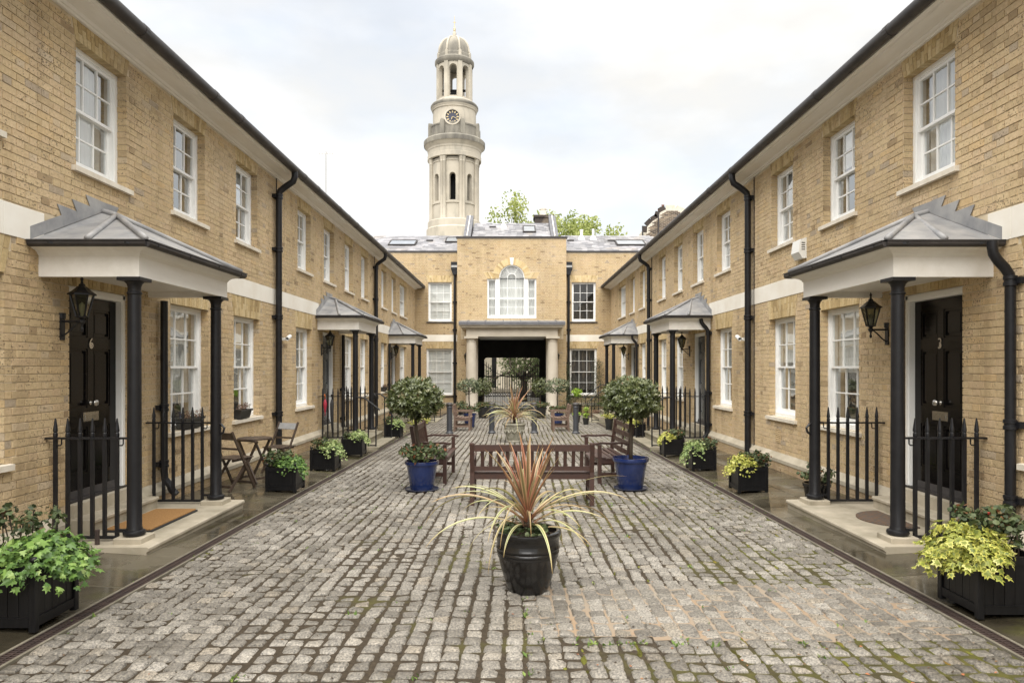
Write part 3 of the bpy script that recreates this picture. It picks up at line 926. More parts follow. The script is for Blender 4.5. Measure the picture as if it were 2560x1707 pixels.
def window(house, F, flip, ua, ub, zs, zh, cols=3, rows=4, solo=True, blind=0.0, cloth='blind', sill=True, dark=False, vf=0.105, sillmat='sillstone'):
    uc = (ua + ub) / 2
    org = F(uc, 0, zs)
    w = empty('window', org, house)
    f = MB(F, flip)
    sw, tw, bw = 0.050, 0.045, 0.055
    d0, d1 = vf, vf + 0.13
    f.box(ua, ua + sw, d0, d1, zs, zh)
    f.box(ub - sw, ub, d0, d1, zs, zh)
    f.box(ua + sw, ub - sw, d0, d1, zh - tw, zh)
    f.box(ua + sw, ub - sw, d0 - 0.015, d1, zs, zs + bw)
    f.box(ua + sw, ua + sw + 0.014, d0 + 0.012, d1 - .01, zs + bw, zh - tw)
    f.box(ub - sw - 0.014, ub - sw, d0 + 0.012, d1 - .01, zs + bw, zh - tw)
    f.build('frame', M['white'], w)
    zm = zs + bw + (zh - tw - zs - bw) * 0.5
    x0, x1 = ua + sw + 0.014, ub - sw - 0.014
    for k, (za, zb, dv) in enumerate(((zm - 0.016, zh - tw, d0 + 0.024), (zs + bw, zm + 0.016, d0 + 0.066))):
        s = MB(F, flip)
        st_, rt, rb = 0.038, (0.036 if k == 0 else 0.032), (0.032 if k == 0 else 0.070)
        s.box(x0, x0 + st_, dv, dv + .036, za, zb)
        s.box(x1 - st_, x1, dv, dv + .036, za, zb)
        s.box(x0 + st_, x1 - st_, dv, dv + .036, zb - rt, zb)
        s.box(x0 + st_, x1 - st_, dv, dv + .036, za, za + rb)
        gx0, gx1, gz0, gz1 = x0 + st_, x1 - st_, za + rb, zb - rt
        bar = 0.018
        r2 = rows // 2
        pw = (gx1 - gx0 - bar * (cols - 1)) / cols
        ph = (gz1 - gz0 - bar * (r2 - 1)) / r2
        for c in range(1, cols):
            b = gx0 + c * pw + (c - 1) * bar
            s.box(b, b + bar, dv + .004, dv + .032, gz0, gz1)
        for r_ in range(1, r2):
            b = gz0 + r_ * ph + (r_ - 1) * bar
            for c in range(cols):
                q = gx0 + c * (pw + bar)
                s.box(q, q + pw, dv + .006, dv + .030, b, b + bar)
        s.build('sash', M['white'], w)
        o = F(0, 0, 0)
        if solo:
            pm_ = MB(F, flip)
            pm_.add([(-pw / 2, 0, -ph / 2), (pw / 2, 0, -ph / 2), (pw / 2, 0, ph / 2), (-pw / 2, 0, ph / 2)], [(0, 1, 2, 3)])
            me = pm_.mesh('pane', M['glass'], False, o)
            for c in range(cols):
                for r_ in range(r2):
                    put('pane', me, w, F(gx0 + c * (pw + bar) + pw / 2, dv + .018, gz0 + r_ * (ph + bar) + ph / 2))
        else:
            pm_ = MB(F, flip)
            pm_.add([(gx0, dv + .018, gz0), (gx1, dv + .018, gz0), (gx1, dv + .018, gz1), (gx0, dv + .018, gz1)], [(0, 1, 2, 3)])
            pm_.build('pane', M['glass'], w)
    if sill:
        s = MB(F, flip)
        s.prism([(-0.055, zs - 0.068), (vf - .002, zs - 0.068), (vf - .002, zs - 0.001), (-0.055, zs - 0.014)], 0, ua - 0.065, ub + 0.065)
        s.build('sill', M[sillmat], w)
    rm = MB(F, flip)
    rd = 1.6
    rm.box(ua - 0.02, ub + 0.02, d1 + .004, rd, zs - 0.05, zh + 0.05, ('y0',))
    rm.build('room', M['dark' if dark else 'room'], w)
    if blind > 0:
        b = MB(F, flip)
        zb = zh - tw - (zh - tw - zs - bw) * blind
        if cloth != 'blind':
            n = 24
            pts = [(ua + sw + (ub - ua - 2 * sw) * i / n, d1 + .03 + 0.018 * math.sin(i * 2.2)) for i in range(n + 1)]
            b.add([(u, v, zb) for u, v in pts] + [(u, v, zh - .01) for u, v in pts], [(i, i + 1, n + 2 + i, n + 1 + i) for i in range(n)])
        else:
            k = max(2, int((zh - zb) / 0.22))
            for i in range(k):
                za, zc = zb + (zh - zb) * i / k, zb + (zh - zb) * (i + 1) / k
                b.add([(ua + .03, d1 + .012, za), (ub - .03, d1 + .012, za), (ub - .03, d1 + .022, zc), (ua + .03, d1 + .022, zc)], [(0, 1, 2, 3)])
        b.build('blind' if cloth == 'blind' else 'curtain', M[cloth], w)
    return w

def door(house, F, flip, uc, kind, number, side):
    """a six-panel door in a white frame, recessed in its opening"""
    ua, ub, za, zb = uc - 0.575, uc + 0.575, 0.27, 2.55
    d = empty('door', F(uc, 0.1, za), house)
    fr = MB(F, flip)
    v0 = 0.06
    for a, b in ((ua, ua + 0.085), (ub - 0.085, ub)):
        fr.box(a, b, v0, 0.22, za, zb)
        m = a + 0.02 if a == ua else a - 0.0
        fr.box(a + 0.012, b - 0.030, v0 - 0.014, v0, za, zb)
    fr.box(ua + 0.085, ub - 0.085, v0, 0.22, zb - 0.085, zb)
    fr.box(ua + 0.012, ub - 0.012, v0 - 0.014, v0, zb - 0.055, zb - 0.012)
    fr.build('door_frame', M['white'], d)
    mat = M['doorblack'] if kind == 'black' else M['doorgrey']
    x0, x1, z0, z1 = ua + 0.090, ub - 0.090, za + 0.05, zb - 0.09
    v = 0.125
    lf = MB(F, flip)
    W = x1 - x0
    st_, mid = 0.115, 0.10
    rails = [(z0, z0 + 0.22), (z0 + 0.72, z0 + 0.93), (z0 + 1.58, z0 + 1.70), (z1 - 0.12, z1)]
    for a, b in ((x0, x0 + st_), (x1 - st_, x1)):
        lf.box(a, b, v, v + .045, z0, z1)
    for a, b in rails:
        lf.box(x0 + st_, x1 - st_, v, v + .045, a, b)
    xm0, xm1 = (x0 + x1) / 2 - mid / 2, (x0 + x1) / 2 + mid / 2
    for (a, b), (c, e) in zip(rails[:-1], rails[1:]):
        lf.box(xm0, xm1, v, v + .045, b, c)
    lf.build('door_leaf', mat, d)
    for (a, b), (c, e) in zip(rails[:-1], rails[1:]):
        for p, q in ((x0 + st_, xm0), (xm1, x1 - st_)):
            pn = MB(F, flip)
            pn.box(p, q, v + .026, v + .036, b, c, ('y1',))
            for t_, h_ in ((0.0, 0.010), (0.014, 0.004)):
                pn.box(p + t_, p + t_ + .012, v + h_, v + .027, b + t_, c - t_)
                pn.box(q - t_ - .012, q - t_, v + h_, v + .027, b + t_, c - t_)
                pn.box(p + t_ + .012, q - t_ - .012, v + h_, v + .027, b + t_, b + t_ + .012)
                pn.box(p + t_ + .012, q - t_ - .012, v + h_, v + .027, c - t_ - .012, c - t_)
            pn.box(p + .055, q - .055, v + .014, v + .028, b + .055, c - .055)
            pn.build('door_panel', mat, d)
    sl = MB(F, flip)
    sl.box(ua + 0.02, ub - 0.02, 0.03, 0.24, za, za + 0.022)
    sl.prism([(0.095, za + .024), (v - .002, za + .024), (v - .002, za + .10)], 0, x0, x1)
    sl.build('threshold', M['gutter'], d)
    bk = MB(F, flip)
    bk.box(ua + .01, ub - .01, 0.222, 0.24, za, zb)
    bk.build('door_backing', M['dark'], d)
    if kind == 'black':
        s = -1 if side < 0 else 1
        kz = z0 + 0.98
        ku = (x0 + x1) / 2 - 0.045 * s * 0
        kn = MB()
        c = F((x0 + x1) / 2, v, kz)
        nx = 1 if side < 0 else -1
        prof = [(0.012, 0.0), (0.026, 0.002), (0.026, 0.008), (0.012, 0.012), (0.012, 0.03), (0.030, 0.040), (0.038, 0.058), (0.030, 0.076), (0.0, 0.082)]
        n = 20
        vs, fs = [], []
        for r_, h in prof:
            for k in range(n):
                t = 2 * PI * k / n
                vs.append((c[0] + nx * h, c[1] + r_ * math.cos(t), c[2] + r_ * math.sin(t)))
        for i in range(len(prof) - 1):
            for k in range(n):
                fs.append((i * n + k, i * n + (k + 1) % n, (i + 1) * n + (k + 1) % n, (i + 1) * n + k))
        kn.add(vs, fs)
        kn.build('door_knob', M['steel'], d, c, True)
        lk = MB(F, flip)
        lk.box((x0 + x1) / 2 - .016, (x0 + x1) / 2 + .016, v - .008, v, kz + 0.62, kz + 0.652)
        lk.build('spyhole', M['steel'], d)
        lp = MB(F, flip)
        uz = z0 + 0.83
        um = (x0 + x1) / 2
        lp.box(um - .14, um + .14, v - .008, v - .0005, uz - .05, uz + .05)
        lp.box(um - .105, um + .105, v - .013, v - .008, uz - .028, uz + .026)
        lp.build('letter_plate', M['steel'], d)
        tx = bpy.data.curves.new('door_number', 'FONT')
        tx.body = number
        tx.size = 0.17
        tx.extrude = 0.005
        tx.align_x, tx.align_y = 'CENTER', 'CENTER'
        tx.materials.append(M['steel'])
        c = F(um, v - .006, z0 + 1.635)
        tmp = bpy.data.objects.new('door_number_text', tx)
        COL.objects.link(tmp)
        bpy.context.view_layer.update()
        me = bpy.data.meshes.new_from_object(tmp.evaluated_get(bpy.context.evaluated_depsgraph_get()))
        bpy.data.objects.remove(tmp)
        o = put('door_number', me, d, c)
        o.rotation_euler = (R(90), 0, R(90) if side < 0 else R(-90))

def downpipe(house, F, flip, u, ztop, zbot, r=0.06, swan=None, v=-0.095, collars=(0.25, 0.62), shoe=True, mat='black', par_name='downpipe'):
    p = MB(F, flip)
    pts = []
    if swan and swan[1] < 4:
        vg, zg = swan
        q = lambda f: vg + (v - vg) * f
        pts += [(u, vg, zg), (u, vg, zg - .06), (u, q(.06), zg - .12), (u, q(.3), zg - .18), (u, q(.7), zg - .25), (u, q(.94), zg - .31), (u, v, zg - .37)]
    elif swan:
        vg, zg = swan
        pts += [(u, vg, zg), (u, vg, zg - 0.10), (u, vg + .03, zg - 0.19), (u, vg + .12, zg - 0.25), (u, v - .10, zg - 0.31), (u, v - .02, zg - 0.38), (u, v, zg - 0.48)]
    else:
        pts += [(u, v, ztop)]
    if shoe:
        pts += [(u, v, zbot + 0.30), (u, v - .01, zbot + 0.20), (u, v - .07, zbot + 0.13), (u, v - .10, zbot + 0.06), (u, v - .16, zbot + 0.0)]
    else:
        pts += [(u, v, zbot)]
    p.tube(pts, r, 14)
    o = p.build(par_name, M[mat], house, F(u, v, zbot), 50)
    zt = pts[6][2] if swan else ztop
    levels = [zbot + (zt - zbot) * c for c in collars] + ([zt] if swan else [])
    for z in levels:
        c = MB(F, flip)
        c.lathe([(r * 1.0, -.05), (r * 1.28, -.045), (r * 1.28, -.015), (r * 1.12, -.01), (r * 1.12, .01), (r * 1.28, .015), (r * 1.28, .045), (r, .05)], 14, (u, v, z))
        c.box(u - r * 1.9, u + r * 1.9, v + r * .5, -0.002, z - .03, z + .03)
        c.build('pipe_collar', M[mat], o, F(u, v, z), 40)
    return o

def porch(house, F, flip, uc, k, side):
    """hipped lead canopy on two iron columns over stone steps"""
    p = empty('porch', F(uc, 0, 0), house)
    v1, ha = -0.974, 1.02
    zb, zf = 2.57, 2.765
    fs = MB(F, flip)
    t = 0.06
    fs.box(uc - ha, uc - ha + t, v1, -0.002, zb, zf)
    fs.box(uc + ha - t, uc + ha, v1, -0.002, zb, zf)
    fs.box(uc - ha + t, uc + ha - t, v1, v1 + t, zb, zf)
    fs.box(uc - ha + t, uc + ha - t, v1 + t, -0.002, zb + 0.07, zb + 0.10)
    prof = [(0.0, zf), (0.012, zf + .012), (0.018, zf + .028), (0.05, zf + .050), (0.10, zf + .065), (0.115, zf + .075)]
    for (e0, z0), (e1, z1) in zip(prof[:-1], prof[1:]):
        q = lambda e, z: [(uc - ha - e, -0.002, z), (uc - ha - e, v1 - e, z), (uc + ha + e, v1 - e, z), (uc + ha + e, -0.002, z)]
        fs.add(q(e0, z0) + q(e1, z1), [(0, 1, 5, 4), (1, 2, 6, 5), (2, 3, 7, 6)])
    fs.box(uc - ha - .115, uc + ha + .115, v1 - .115, -0.002, zf + .075, zf + .085)
    fs.build('fascia', M['cream'], p)
    # roof
    ea, ev, ze = ha + 0.13, v1 - 0.13, 2.90
    ap, jn = (uc, -0.004, 3.42), (uc, -0.17, 3.37)
    A, B, C, D = (uc - ea, -0.004, ze), (uc - ea, ev, ze), (uc + ea, ev, ze), (uc + ea, -0.004, ze)
    rf = MB(F, flip)
    rf.add([A, B, C, D, jn, ap], [(0, 1, 4, 5), (1, 2, 4), (2, 3, 5, 4)])
    rf.add([(q[0], q[1], q[2] - .03) for q in (A, B, C, D)] + [A, B, C, D], [(0, 1, 5, 4), (1, 2, 6, 5), (2, 3, 7, 6), (3, 2, 1, 0)])
    rf.build('lead_roof', M['lead'], p)
    V = Vector
    def up(q, dz=0.018): return (q[0], q[1], q[2] + dz)
    mid = lambda a, b, f: tuple(a[i] * (1 - f) + b[i] * f for i in range(3))
    rolls = [(up(jn), up(B)), (up(jn), up(C)), (up(jn), up(ap))]
    for f_ in (0.52,):
        rolls += [(up(mid(ap, jn, 1)), up(mid(A, B, 0.50))), (up(mid(ap, jn, 1)), up(mid(D, C, 0.50)))]
    for f_ in (0.36, 0.64):
        rolls.append((up(mid(B, jn, 0.98 - abs(f_ - .5) * .3)), up(mid(B, C, f_))))
    for a, b in rolls[:5] + ([] if k > 1 else rolls[5:5]):
        rl = MB(F, flip)
        n_ = 5
        pts = [mid(a, b, i / n_) for i in range(n_ + 1)]
        rl.tube(pts, 0.030, 8)
        rl.build('lead_roll', M['lead'], p, None, True)
    # stepped flashing against the wall
    for s in (-1, 1):
        n_ = 5
        for i in range(n_):
            f0, f1 = i / n_, (i + 1) / n_
            u_a, u_b = uc + s * ea * (1 - f0), uc + s * ea * (1 - f1)
            za, zb_ = ze + (ap[2] - ze) * f0, ze + (ap[2] - ze) * f1
            fl = MB(F, flip)
            if i < 2:
                poly = [(u_a, za + .005), (u_b, zb_ + .005), (u_b, zb_ + .13), (u_a, za + .13)]
            else:
                tip = (u_a + s * .075, za + .225)
                poly = [(u_a, za + .005), (u_b, zb_ + .005), (u_b, zb_ + .115), tip, (u_a, za + .115)]
            if s < 0: poly = poly
            v_ = -0.016 - (.002 if i % 2 else 0)
            fl.add([(u, v_, z) for u, z in poly] + [(u, -0.010, z) for u, z in poly],
                   [tuple(range(len(poly))), tuple(range(2 * len(poly) - 1, len(poly) - 1, -1))] + [(j, (j + 1) % len(poly), len(poly) + (j + 1) % len(poly), len(poly) + j) for j in range(len(poly))])
            fl.build('lead_flashing', M['lead'], p)
    # gutter round the eaves
    gu = MB(F, flip)
    e = 0.155
    P = [(uc - ha - e, 0.0 - .02, 2.868), (uc - ha - e, v1 - e, 2.868), (uc + ha + e, v1 - e, 2.868), (uc + ha + e, -0.02, 2.868)]
    for a, b in ((P[0], P[1]), (P[1], P[2]), (P[2], P[3])):
        gu.tube([a, b], 0.036, 10)
        gu.beam((a[0], a[1], a[2] + .022), (b[0], b[1], b[2] + .022), 0.082, 0.014)
    gu.build('gutter', M['gutter'], p, None, 40)
    for q in (mid(P[0], P[1], .2), mid(P[0], P[1], .85), mid(P[1], P[2], .07), mid(P[1], P[2], .35), mid(P[1], P[2], .65), mid(P[1], P[2], .93), mid(P[2], P[3], .15), mid(P[2], P[3], .8)):
        b = MB(F, flip)
        b.lathe([(0.038, -.013), (0.044, -.011), (0.044, .011), (0.038, .013)], 10, (q[0], q[1], q[2] - .004))
        b.build('gutter_bracket', M['black'], p, F(*q))
    # columns
    zs_ = -0.005
    for cu in (uc - ha + 0.10, uc + ha - 0.10):
        cv = v1 + 0.10
        c = MB(F, flip)
        z = zs_ + 0.055
        H = zb - z
        prof = [(0.075, 0), (0.098, 0.012), (0.104, 0.030), (0.098, 0.048), (0.076, 0.058), (0.074, 0.072), (0.068, 0.085),
                (0.066, 0.5), (0.061, H - .21), (0.060, H - .165), (0.069, H - .158), (0.069, H - .142), (0.060, H - .135), (0.060, H - .09), (0.070, H - .06), (0.092, H - .036), (0.092, H - .034)]
        c.lathe(prof, 22, (cu, cv, z))
        c.box(cu - .112, cu + .112, cv - .112, cv + .112, zb - .035, zb - .001)
        col = c.build('column', M['black'], p, F(cu, cv, z), 40)
        bl = MB(F, flip)
        bl.bbox(cu - .135, cu + .135, cv - .135, cv + .135, zs_, z, .006)
        bl.build('column_base', M['york'], col, F(cu, cv, zs_))
    # steps
    smat = M['york'] if k == 0 else M['yorkdark']
    def slab(u_a, u_b, va, vb, z0, z1, nose=True):
        s_ = MB(F, flip)
        n_ = 0.022
        poly = [(vb, z0), (vb, z1), (va + .012, z1), (va, z1 - .012), (va - .0, z1 - .035), (va + .02, z1 - .05), (va + .025, z0)] if nose else [(vb, z0), (vb, z1), (va, z1), (va, z0)]
        s_.prism(poly, 0, u_a, u_b)
        s_.build('step', smat, p, F((u_a + u_b) / 2, va, z0))
    gmin = min(gz(F(uc - 1.2, 0, 0)[0] * 0.75, uc - 1.2), gz(F(0, 0, 0)[0] * 0.75, uc + 1.2))
    cuts = [uc - 1.16, uc - 0.12, uc + 1.16] if k == 0 else [uc - 1.16, uc + 1.16]
    for ca, cb in zip(cuts[:-1], cuts[1:]):
        slab(ca + (.004 if ca != cuts[0] else 0), cb, v1 - 0.165, -0.62, gmin - .05, zs_)
        slab(ca + (.004 if ca != cuts[0] else 0), cb, -0.614, -0.002, gmin - .05, zs_ - .001, False)
    slab(uc - 0.66, uc + 0.66, -0.30, -0.001, zs_ - .02, 0.135)
    pl = MB(F, flip)
    pl.box(uc - 0.575, uc + 0.575, -0.06, 0.24, 0.135, 0.268)
    pl.build('door_sill', M['plinth'], p)
    z, v = zs_, v1 - 0.165
    n_ = 0
    while k > 0 and n_ < 3:
        z -= 0.165
        if z < gmin + 0.05: break
        slab(uc - 1.16, uc + 1.16, v - 0.32, v - .004 + .03, gmin - .08, z)
        v -= 0.32
        n_ += 1
    p['_steps'] = n_
    return p

def railing(F, flip, u, v0, v1, scroll, label):
    """spiked iron panel from the house wall (v0) to a porch column (v1)"""
    t = empty('iron_railing', F(u, (v0 + v1) / 2, 0.0))
    tag(t, label, 'railing', 'spiked iron railings beside the porches')
    n = 6
    m = MB(F, flip)
    o = F(0, 0, 0)
    w = 0.0155
    m.box(-w, w, -w, w, 0.03, 0.99)
    m.lathe([(0.019, 1.00), (0.021, 1.03), (0.020, 1.05), (0.015, 1.058), (0.022, 1.068), (0.021, 1.09), (0.007, 1.192), (0.0, 1.20)], 8, (0, 0, 0))
    me = m.mesh('bar', M['black'], False, o)
    a, b = v0 - 0.10, v1 + 0.17
    for i in range(n):
        vv = a + (b - a) * i / (n - 1)
        put('bar', me, t, F(u, vv, 0))
    r_ = MB(F, flip)
    r_.box(u - .024, u + .024, v1 + 0.06, v0 - 0.004, 0.992, 1.010)
    r_.build('top_rail', M['black'], t)
    r_ = MB(F, flip)
    r_.box(u - .016, u + .016, b - .019, a + .019, 0.018, 0.045)
    r_.build('bottom_rail', M['black'], t)
    for vv in (a, b):
        r_ = MB(F, flip)
        r_.tube([(u, vv - .06, 0.995), (u, vv - .06, 0.945), (u, vv - .05, 0.93), (u, vv - .01, 0.93)], 0.007, 6)
        r_.build('hook', M['black'], t)
    r_ = MB(F, flip)
    r_.beam((u, b, 0.10), (u, v1 + .05, 0.10), .026, .026)
    r_.build('bracket', M['black'], t)
    if scroll:
        r_ = MB(F, flip)
        pts = [(u, v1 + .10, 1.002), (u, v1 + .0, 1.002), (u, v1 - .075, .985), (u, v1 - .115, .94), (u, v1 - .10, .885), (u, v1 - .07, .86)]
        r_.tube([(q[0] - .02, q[1], q[2]) for q in pts], 0.014, 6)
        r_.build('scroll_end', M['black'], t)
    return t

def lantern(F, flip, u, label, z=2.14, proj=0.215, small=1.0):
    t = empty('wall_lantern', F(u, 0, z))
    tag(t, label, 'lamp', 'black carriage lanterns on the house walls')
    k = small
    b = MB(F, flip)
    b.box(u - .035 * k, u + .035 * k, -.022, -.002, z - .17 * k, z + .06 * k)
    b.lathe([(0.036 * k, -.03), (0.036 * k, .03)], 10, (u, -.012, z + .075 * k), 0, True, True)
    b.tube([(u, -.02, z + .02 * k), (u, -proj, z + .02 * k)], 0.011 * k, 8)
    b.tube([(u, -.02, z - .13 * k), (u, -proj * .35, z - .09 * k), (u, -proj * .62, z - .03 * k), (u, -proj * .85, z + .01 * k)], 0.009 * k, 8)
    b.build('bracket', M['black'], t)
    c = (u, -proj, z)
    f = MB(F, flip)
    f.lathe([(0.0, -.085 * k), (0.012 * k, -.08 * k), (0.016 * k, -.055 * k), (0.009 * k, -.035 * k), (0.014 * k, -.01 * k), (0.03 * k, .01 * k), (0.03 * k, .03 * k), (0.018 * k, .04 * k), (0.03 * k, .055 * k), (0.058 * k, .062 * k), (0.058 * k, .07 * k), (0.0, .07 * k)], 12, c)
    f.build('holder', M['black'], t, F(*c))
    z0, z1, r0, r1 = .07 * k, .285 * k, .052 * k, .105 * k
    gl = MB(F, flip)
    gl.lathe([(r0 * .94, z0), (r1 * .94, z1)], 6, c)
    gl.build('lantern_glass', M['lampglass'], t, F(*c))
    fr = MB(F, flip)
    for i in range(6):
        a = 2 * PI * i / 6
        fr.beam((c[0] + r0 * math.cos(a), c[1] + r0 * math.sin(a), z + z0), (c[0] + r1 * math.cos(a), c[1] + r1 * math.sin(a), z + z1), .011 * k, .011 * k)
    fr.build('lantern_frame', M['black'], t)
    bu = MB(F, flip)
    bu.lathe([(0.012 * k, z0), (0.026 * k, z0 + .06 * k), (0.026 * k, z0 + .12 * k), (0.0, z0 + .15 * k)], 10, c)
    bu.build('bulb', M['blind'], t, F(*c), True)
    rf = MB(F, flip)
    rf.lathe([(0.0, z1 - .002), (r1 * 1.22, z1), (r1 * 1.22, z1 + .012 * k), (r1 * .80, z1 + .045 * k), (r1 * .42, z1 + .085 * k), (r1 * .30, z1 + .09 * k), (r1 * .26, z1 + .11 * k), (0.014 * k, z1 + .12 * k), (0.009 * k, z1 + .145 * k), (0.016 * k, z1 + .165 * k), (0.0, z1 + .20 * k)], 6, c)
    rf.build('lantern_roof', M['black'], t, F(*c))
    return t

EAVE = 5.34
def house(side, idx, u0, u1, label, cat_group, upper, lower, doors, solo_bricks, w_kw, door_kind, number, pipes, b0=None):
    F, flip = (FL, False) if side < 0 else (FR, True)
    rnd = random.Random(100 * idx + 7 + side)
    h = empty('terraced_house', F((u0 + u1) / 2, 0, 0))
    tag(h, label, 'house', cat_group)
    ZP = 0.21
    holes = [(a, b, 3.81, 5.13) for a, b in upper] + [(a, b, 0.83, 2.55) for a, b in lower]
    dh = [(c - 0.575, c + 0.575, ZP - .001, 2.55) for c in doors]
    wl = MB(F, flip)
    for a, b, c, d in wall_rects(u0, u1, ZP, EAVE + .02, holes + dh):
        wl.add([(a, 0, c), (b, 0, c), (b, 0, d), (a, 0, d)], [(0, 1, 2, 3)])
    wall = wl.build('wall', M['mortar'], h)
    zones = [hole_zone(q) for q in holes + dh]
    SPL = 0.085
    for a, b in upper: zones.append(arch_zone(a, b, 5.13, EAVE + .02, SPL * .7))
    for a, b in lower + [(c - .575, c + .575) for c in doors]: zones.append(arch_zone(a, b, 2.55, 2.887, SPL))
    zones.append(lambda z: (u0 - 9, u1 + 9) if 2.880 < z < 3.195 else None)
    for c in doors:   # bricks hidden by the porch roof against the wall are left out
        zones.append(lambda z, c=c: (c - 1.05 * (3.40 - z) / .55, c + 1.05 * (3.40 - z) / .55) if 2.86 < z < 3.40 else None)
    bf = b0 if b0 is not None else u0
    seen = lambda u, z: in_view(F(u, 0, z)[0], u, z) and not any(abs(u - c) < 1.25 and 2.3 < z < 3.7 for c in doors)
    brickwork(wall, F, flip, bf, u1, ZP, EAVE + .02, zones, rnd, solo_bricks, seen)
    for q in holes + dh:
        reveals(h, F, flip, q, ZP, rnd, 0.11 if q in holes else 0.07)
    for a, b in upper: flat_arch(h, F, flip, a, b, 5.13, EAVE + .015, SPL * .7, rnd, .12)
    for a, b in lower: flat_arch(h, F, flip, a, b, 2.55, 2.887, SPL, rnd, .12)
    for c in doors: flat_arch(h, F, flip, c - .575, c + .575, 2.55, 2.887, SPL, rnd, .12)
    # pale stone band
    u = u0
    while u < u1 - .01:
        e = min(u + rnd.uniform(1.5, 2.3), u1)
        if u1 - e < .5: e = u1
        cut = [(u, e)]
        for c in doors:
            nc = []
            for p, q in cut:
                if q <= c - .95 or p >= c + .95: nc.append((p, q)); continue
                if p < c - .95: nc.append((p, c - .95))
                if q > c + .95: nc.append((c + .95, q))
            cut = nc
        for p, q in cut:
            if q - p < .05: continue
            s = MB(F, flip)
            s.bbox(p + .0015, q - .0015, -.014, .02, 2.895, 3.19, .003)
            s.build('band_stone', M['stone'], h, F((p + q) / 2, 0, 2.895))
        u = e
    # plinth and base
    spans, c = [], u0
    for d in doors:
        spans.append((c, d - 0.66)); c = d + 0.66
    spans.append((c, u1))
    for p, q in spans:
        n_ = max(1, int((q - p) / 1.3))
        for i in range(n_):
            a, b = p + (q - p) * i / n_, p + (q - p) * (i + 1) / n_ - .003
            s = MB(F, flip)
            s.prism([(0.01, 0.06), (-0.088, 0.06), (-0.088, 0.115), (-0.004, 0.209), (0.01, 0.209)], 0, a, b)
            s.build('plinth_stone', M['plinth'], h, F((a + b) / 2, 0, 0.06))
        s = MB(F, flip)
        s.add([(p, -.072, -.75), (q, -.072, -.75), (q, -.072, .06), (p, -.072, .06)], [(0, 1, 2, 3)])
        bw = s.build('base_wall', M['mortar'], h)
        FBASE = lambda u_, v_, z_: F(u_, v_ - .072, z_)
        brickwork(bw, FBASE, flip, max(p, bf), q, -0.69, 0.065, [], rnd, 0, None, 'basebrick')
    # eaves, gutter, roof
    e_ = empty('eaves', F((u0 + u1) / 2, -.3, 5.4), h)
    cn = MB(F, flip)
    cn.prism([(0.0, 5.338), (-0.035, 5.340), (-0.045, 5.358), (-0.065, 5.362), (-0.085, 5.385), (-0.27, 5.405), (-0.285, 5.425), (-0.335, 5.432), (-0.345, 5.50), (0.0, 5.50)], 0, u0, u1)
    cn.build('cornice', M['cream'], e_)
    gt = MB(F, flip)
    gt.tube([(u0, -.405, 5.486), (u1 - .02, -.405, 5.486)], 0.072, 14)
    gt.build('gutter', M['gutter'], e_, None, 40)
    u = u0 + 0.5
    while u < u1:
        b = MB(F, flip)
        if rnd.random() < .5:
            b.tube([(u - .04, -.405, 5.486), (u + .04, -.405, 5.486)], 0.079, 12)
        b.beam((u, -.345, 5.47), (u, -.40, 5.41), .03, .02)
        b.build('gutter_bracket', M['gutter'], e_, F(u, -.4, 5.45))
        u += 0.92
    rf = MB(F, flip)
    rf.prism([(-0.37, 5.545), (-0.37, 5.515), (0.0, 5.52), (3.6, 7.2), (3.6, 7.26)], 0, u0, u1)
    rf.build('roof', M['slate'], h)
    bk = MB(F, flip)
    bk.add([(u0, 3.6, -.7), (u1, 3.6, -.7), (u1, 3.6, 7.2), (u0, 3.6, 7.2)], [(3, 2, 1, 0)])
    bk.build('rear_wall', M['brick'], h)
    for i, (a, b) in enumerate(upper):
        window(h, F, flip, a, b, 3.81, 5.13, 3 if b - a < 1.3 else 6, 4, w_kw['solo'], *w_kw['up'][i % len(w_kw['up'])])
    for i, (a, b) in enumerate(lower):
        window(h, F, flip, a, b, 0.83, 2.55, 3 if b - a < 1.3 else 6, 4, w_kw['solo'], *w_kw['low'][i % len(w_kw['low'])])
    for c in doors:
        door(h, F, flip, c, door_kind, number, side)
        porch(h, F, flip, c, idx, side)
    for pu, kind in pipes:
        g0 = gz(F(0, -.1, 0)[0], pu)
        if kind == 'main':
            cd = MB(F, flip); cd.tube([(pu - .11 if side > 0 else pu + .11, -.018, g0 + .3), (pu - .11 if side > 0 else pu + .11, -.018, 5.34)], .010, 6); cd.build('cable_conduit', M['gutter'], h, F(pu, -.02, g0 + .3))
            downpipe(h, F, flip, pu, 0, g0 + 0.0, 0.060, (-.405, 5.44), -0.100, (0.18, 0.545, 0.80), False)
        else:
            downpipe(h, F, flip, pu, 2.55, g0 + 0.10, 0.045, (-.24, 2.86) if kind == 'swan' else None, -0.075, (0.45, 0.16), True, par_name='downpipe')
    return h

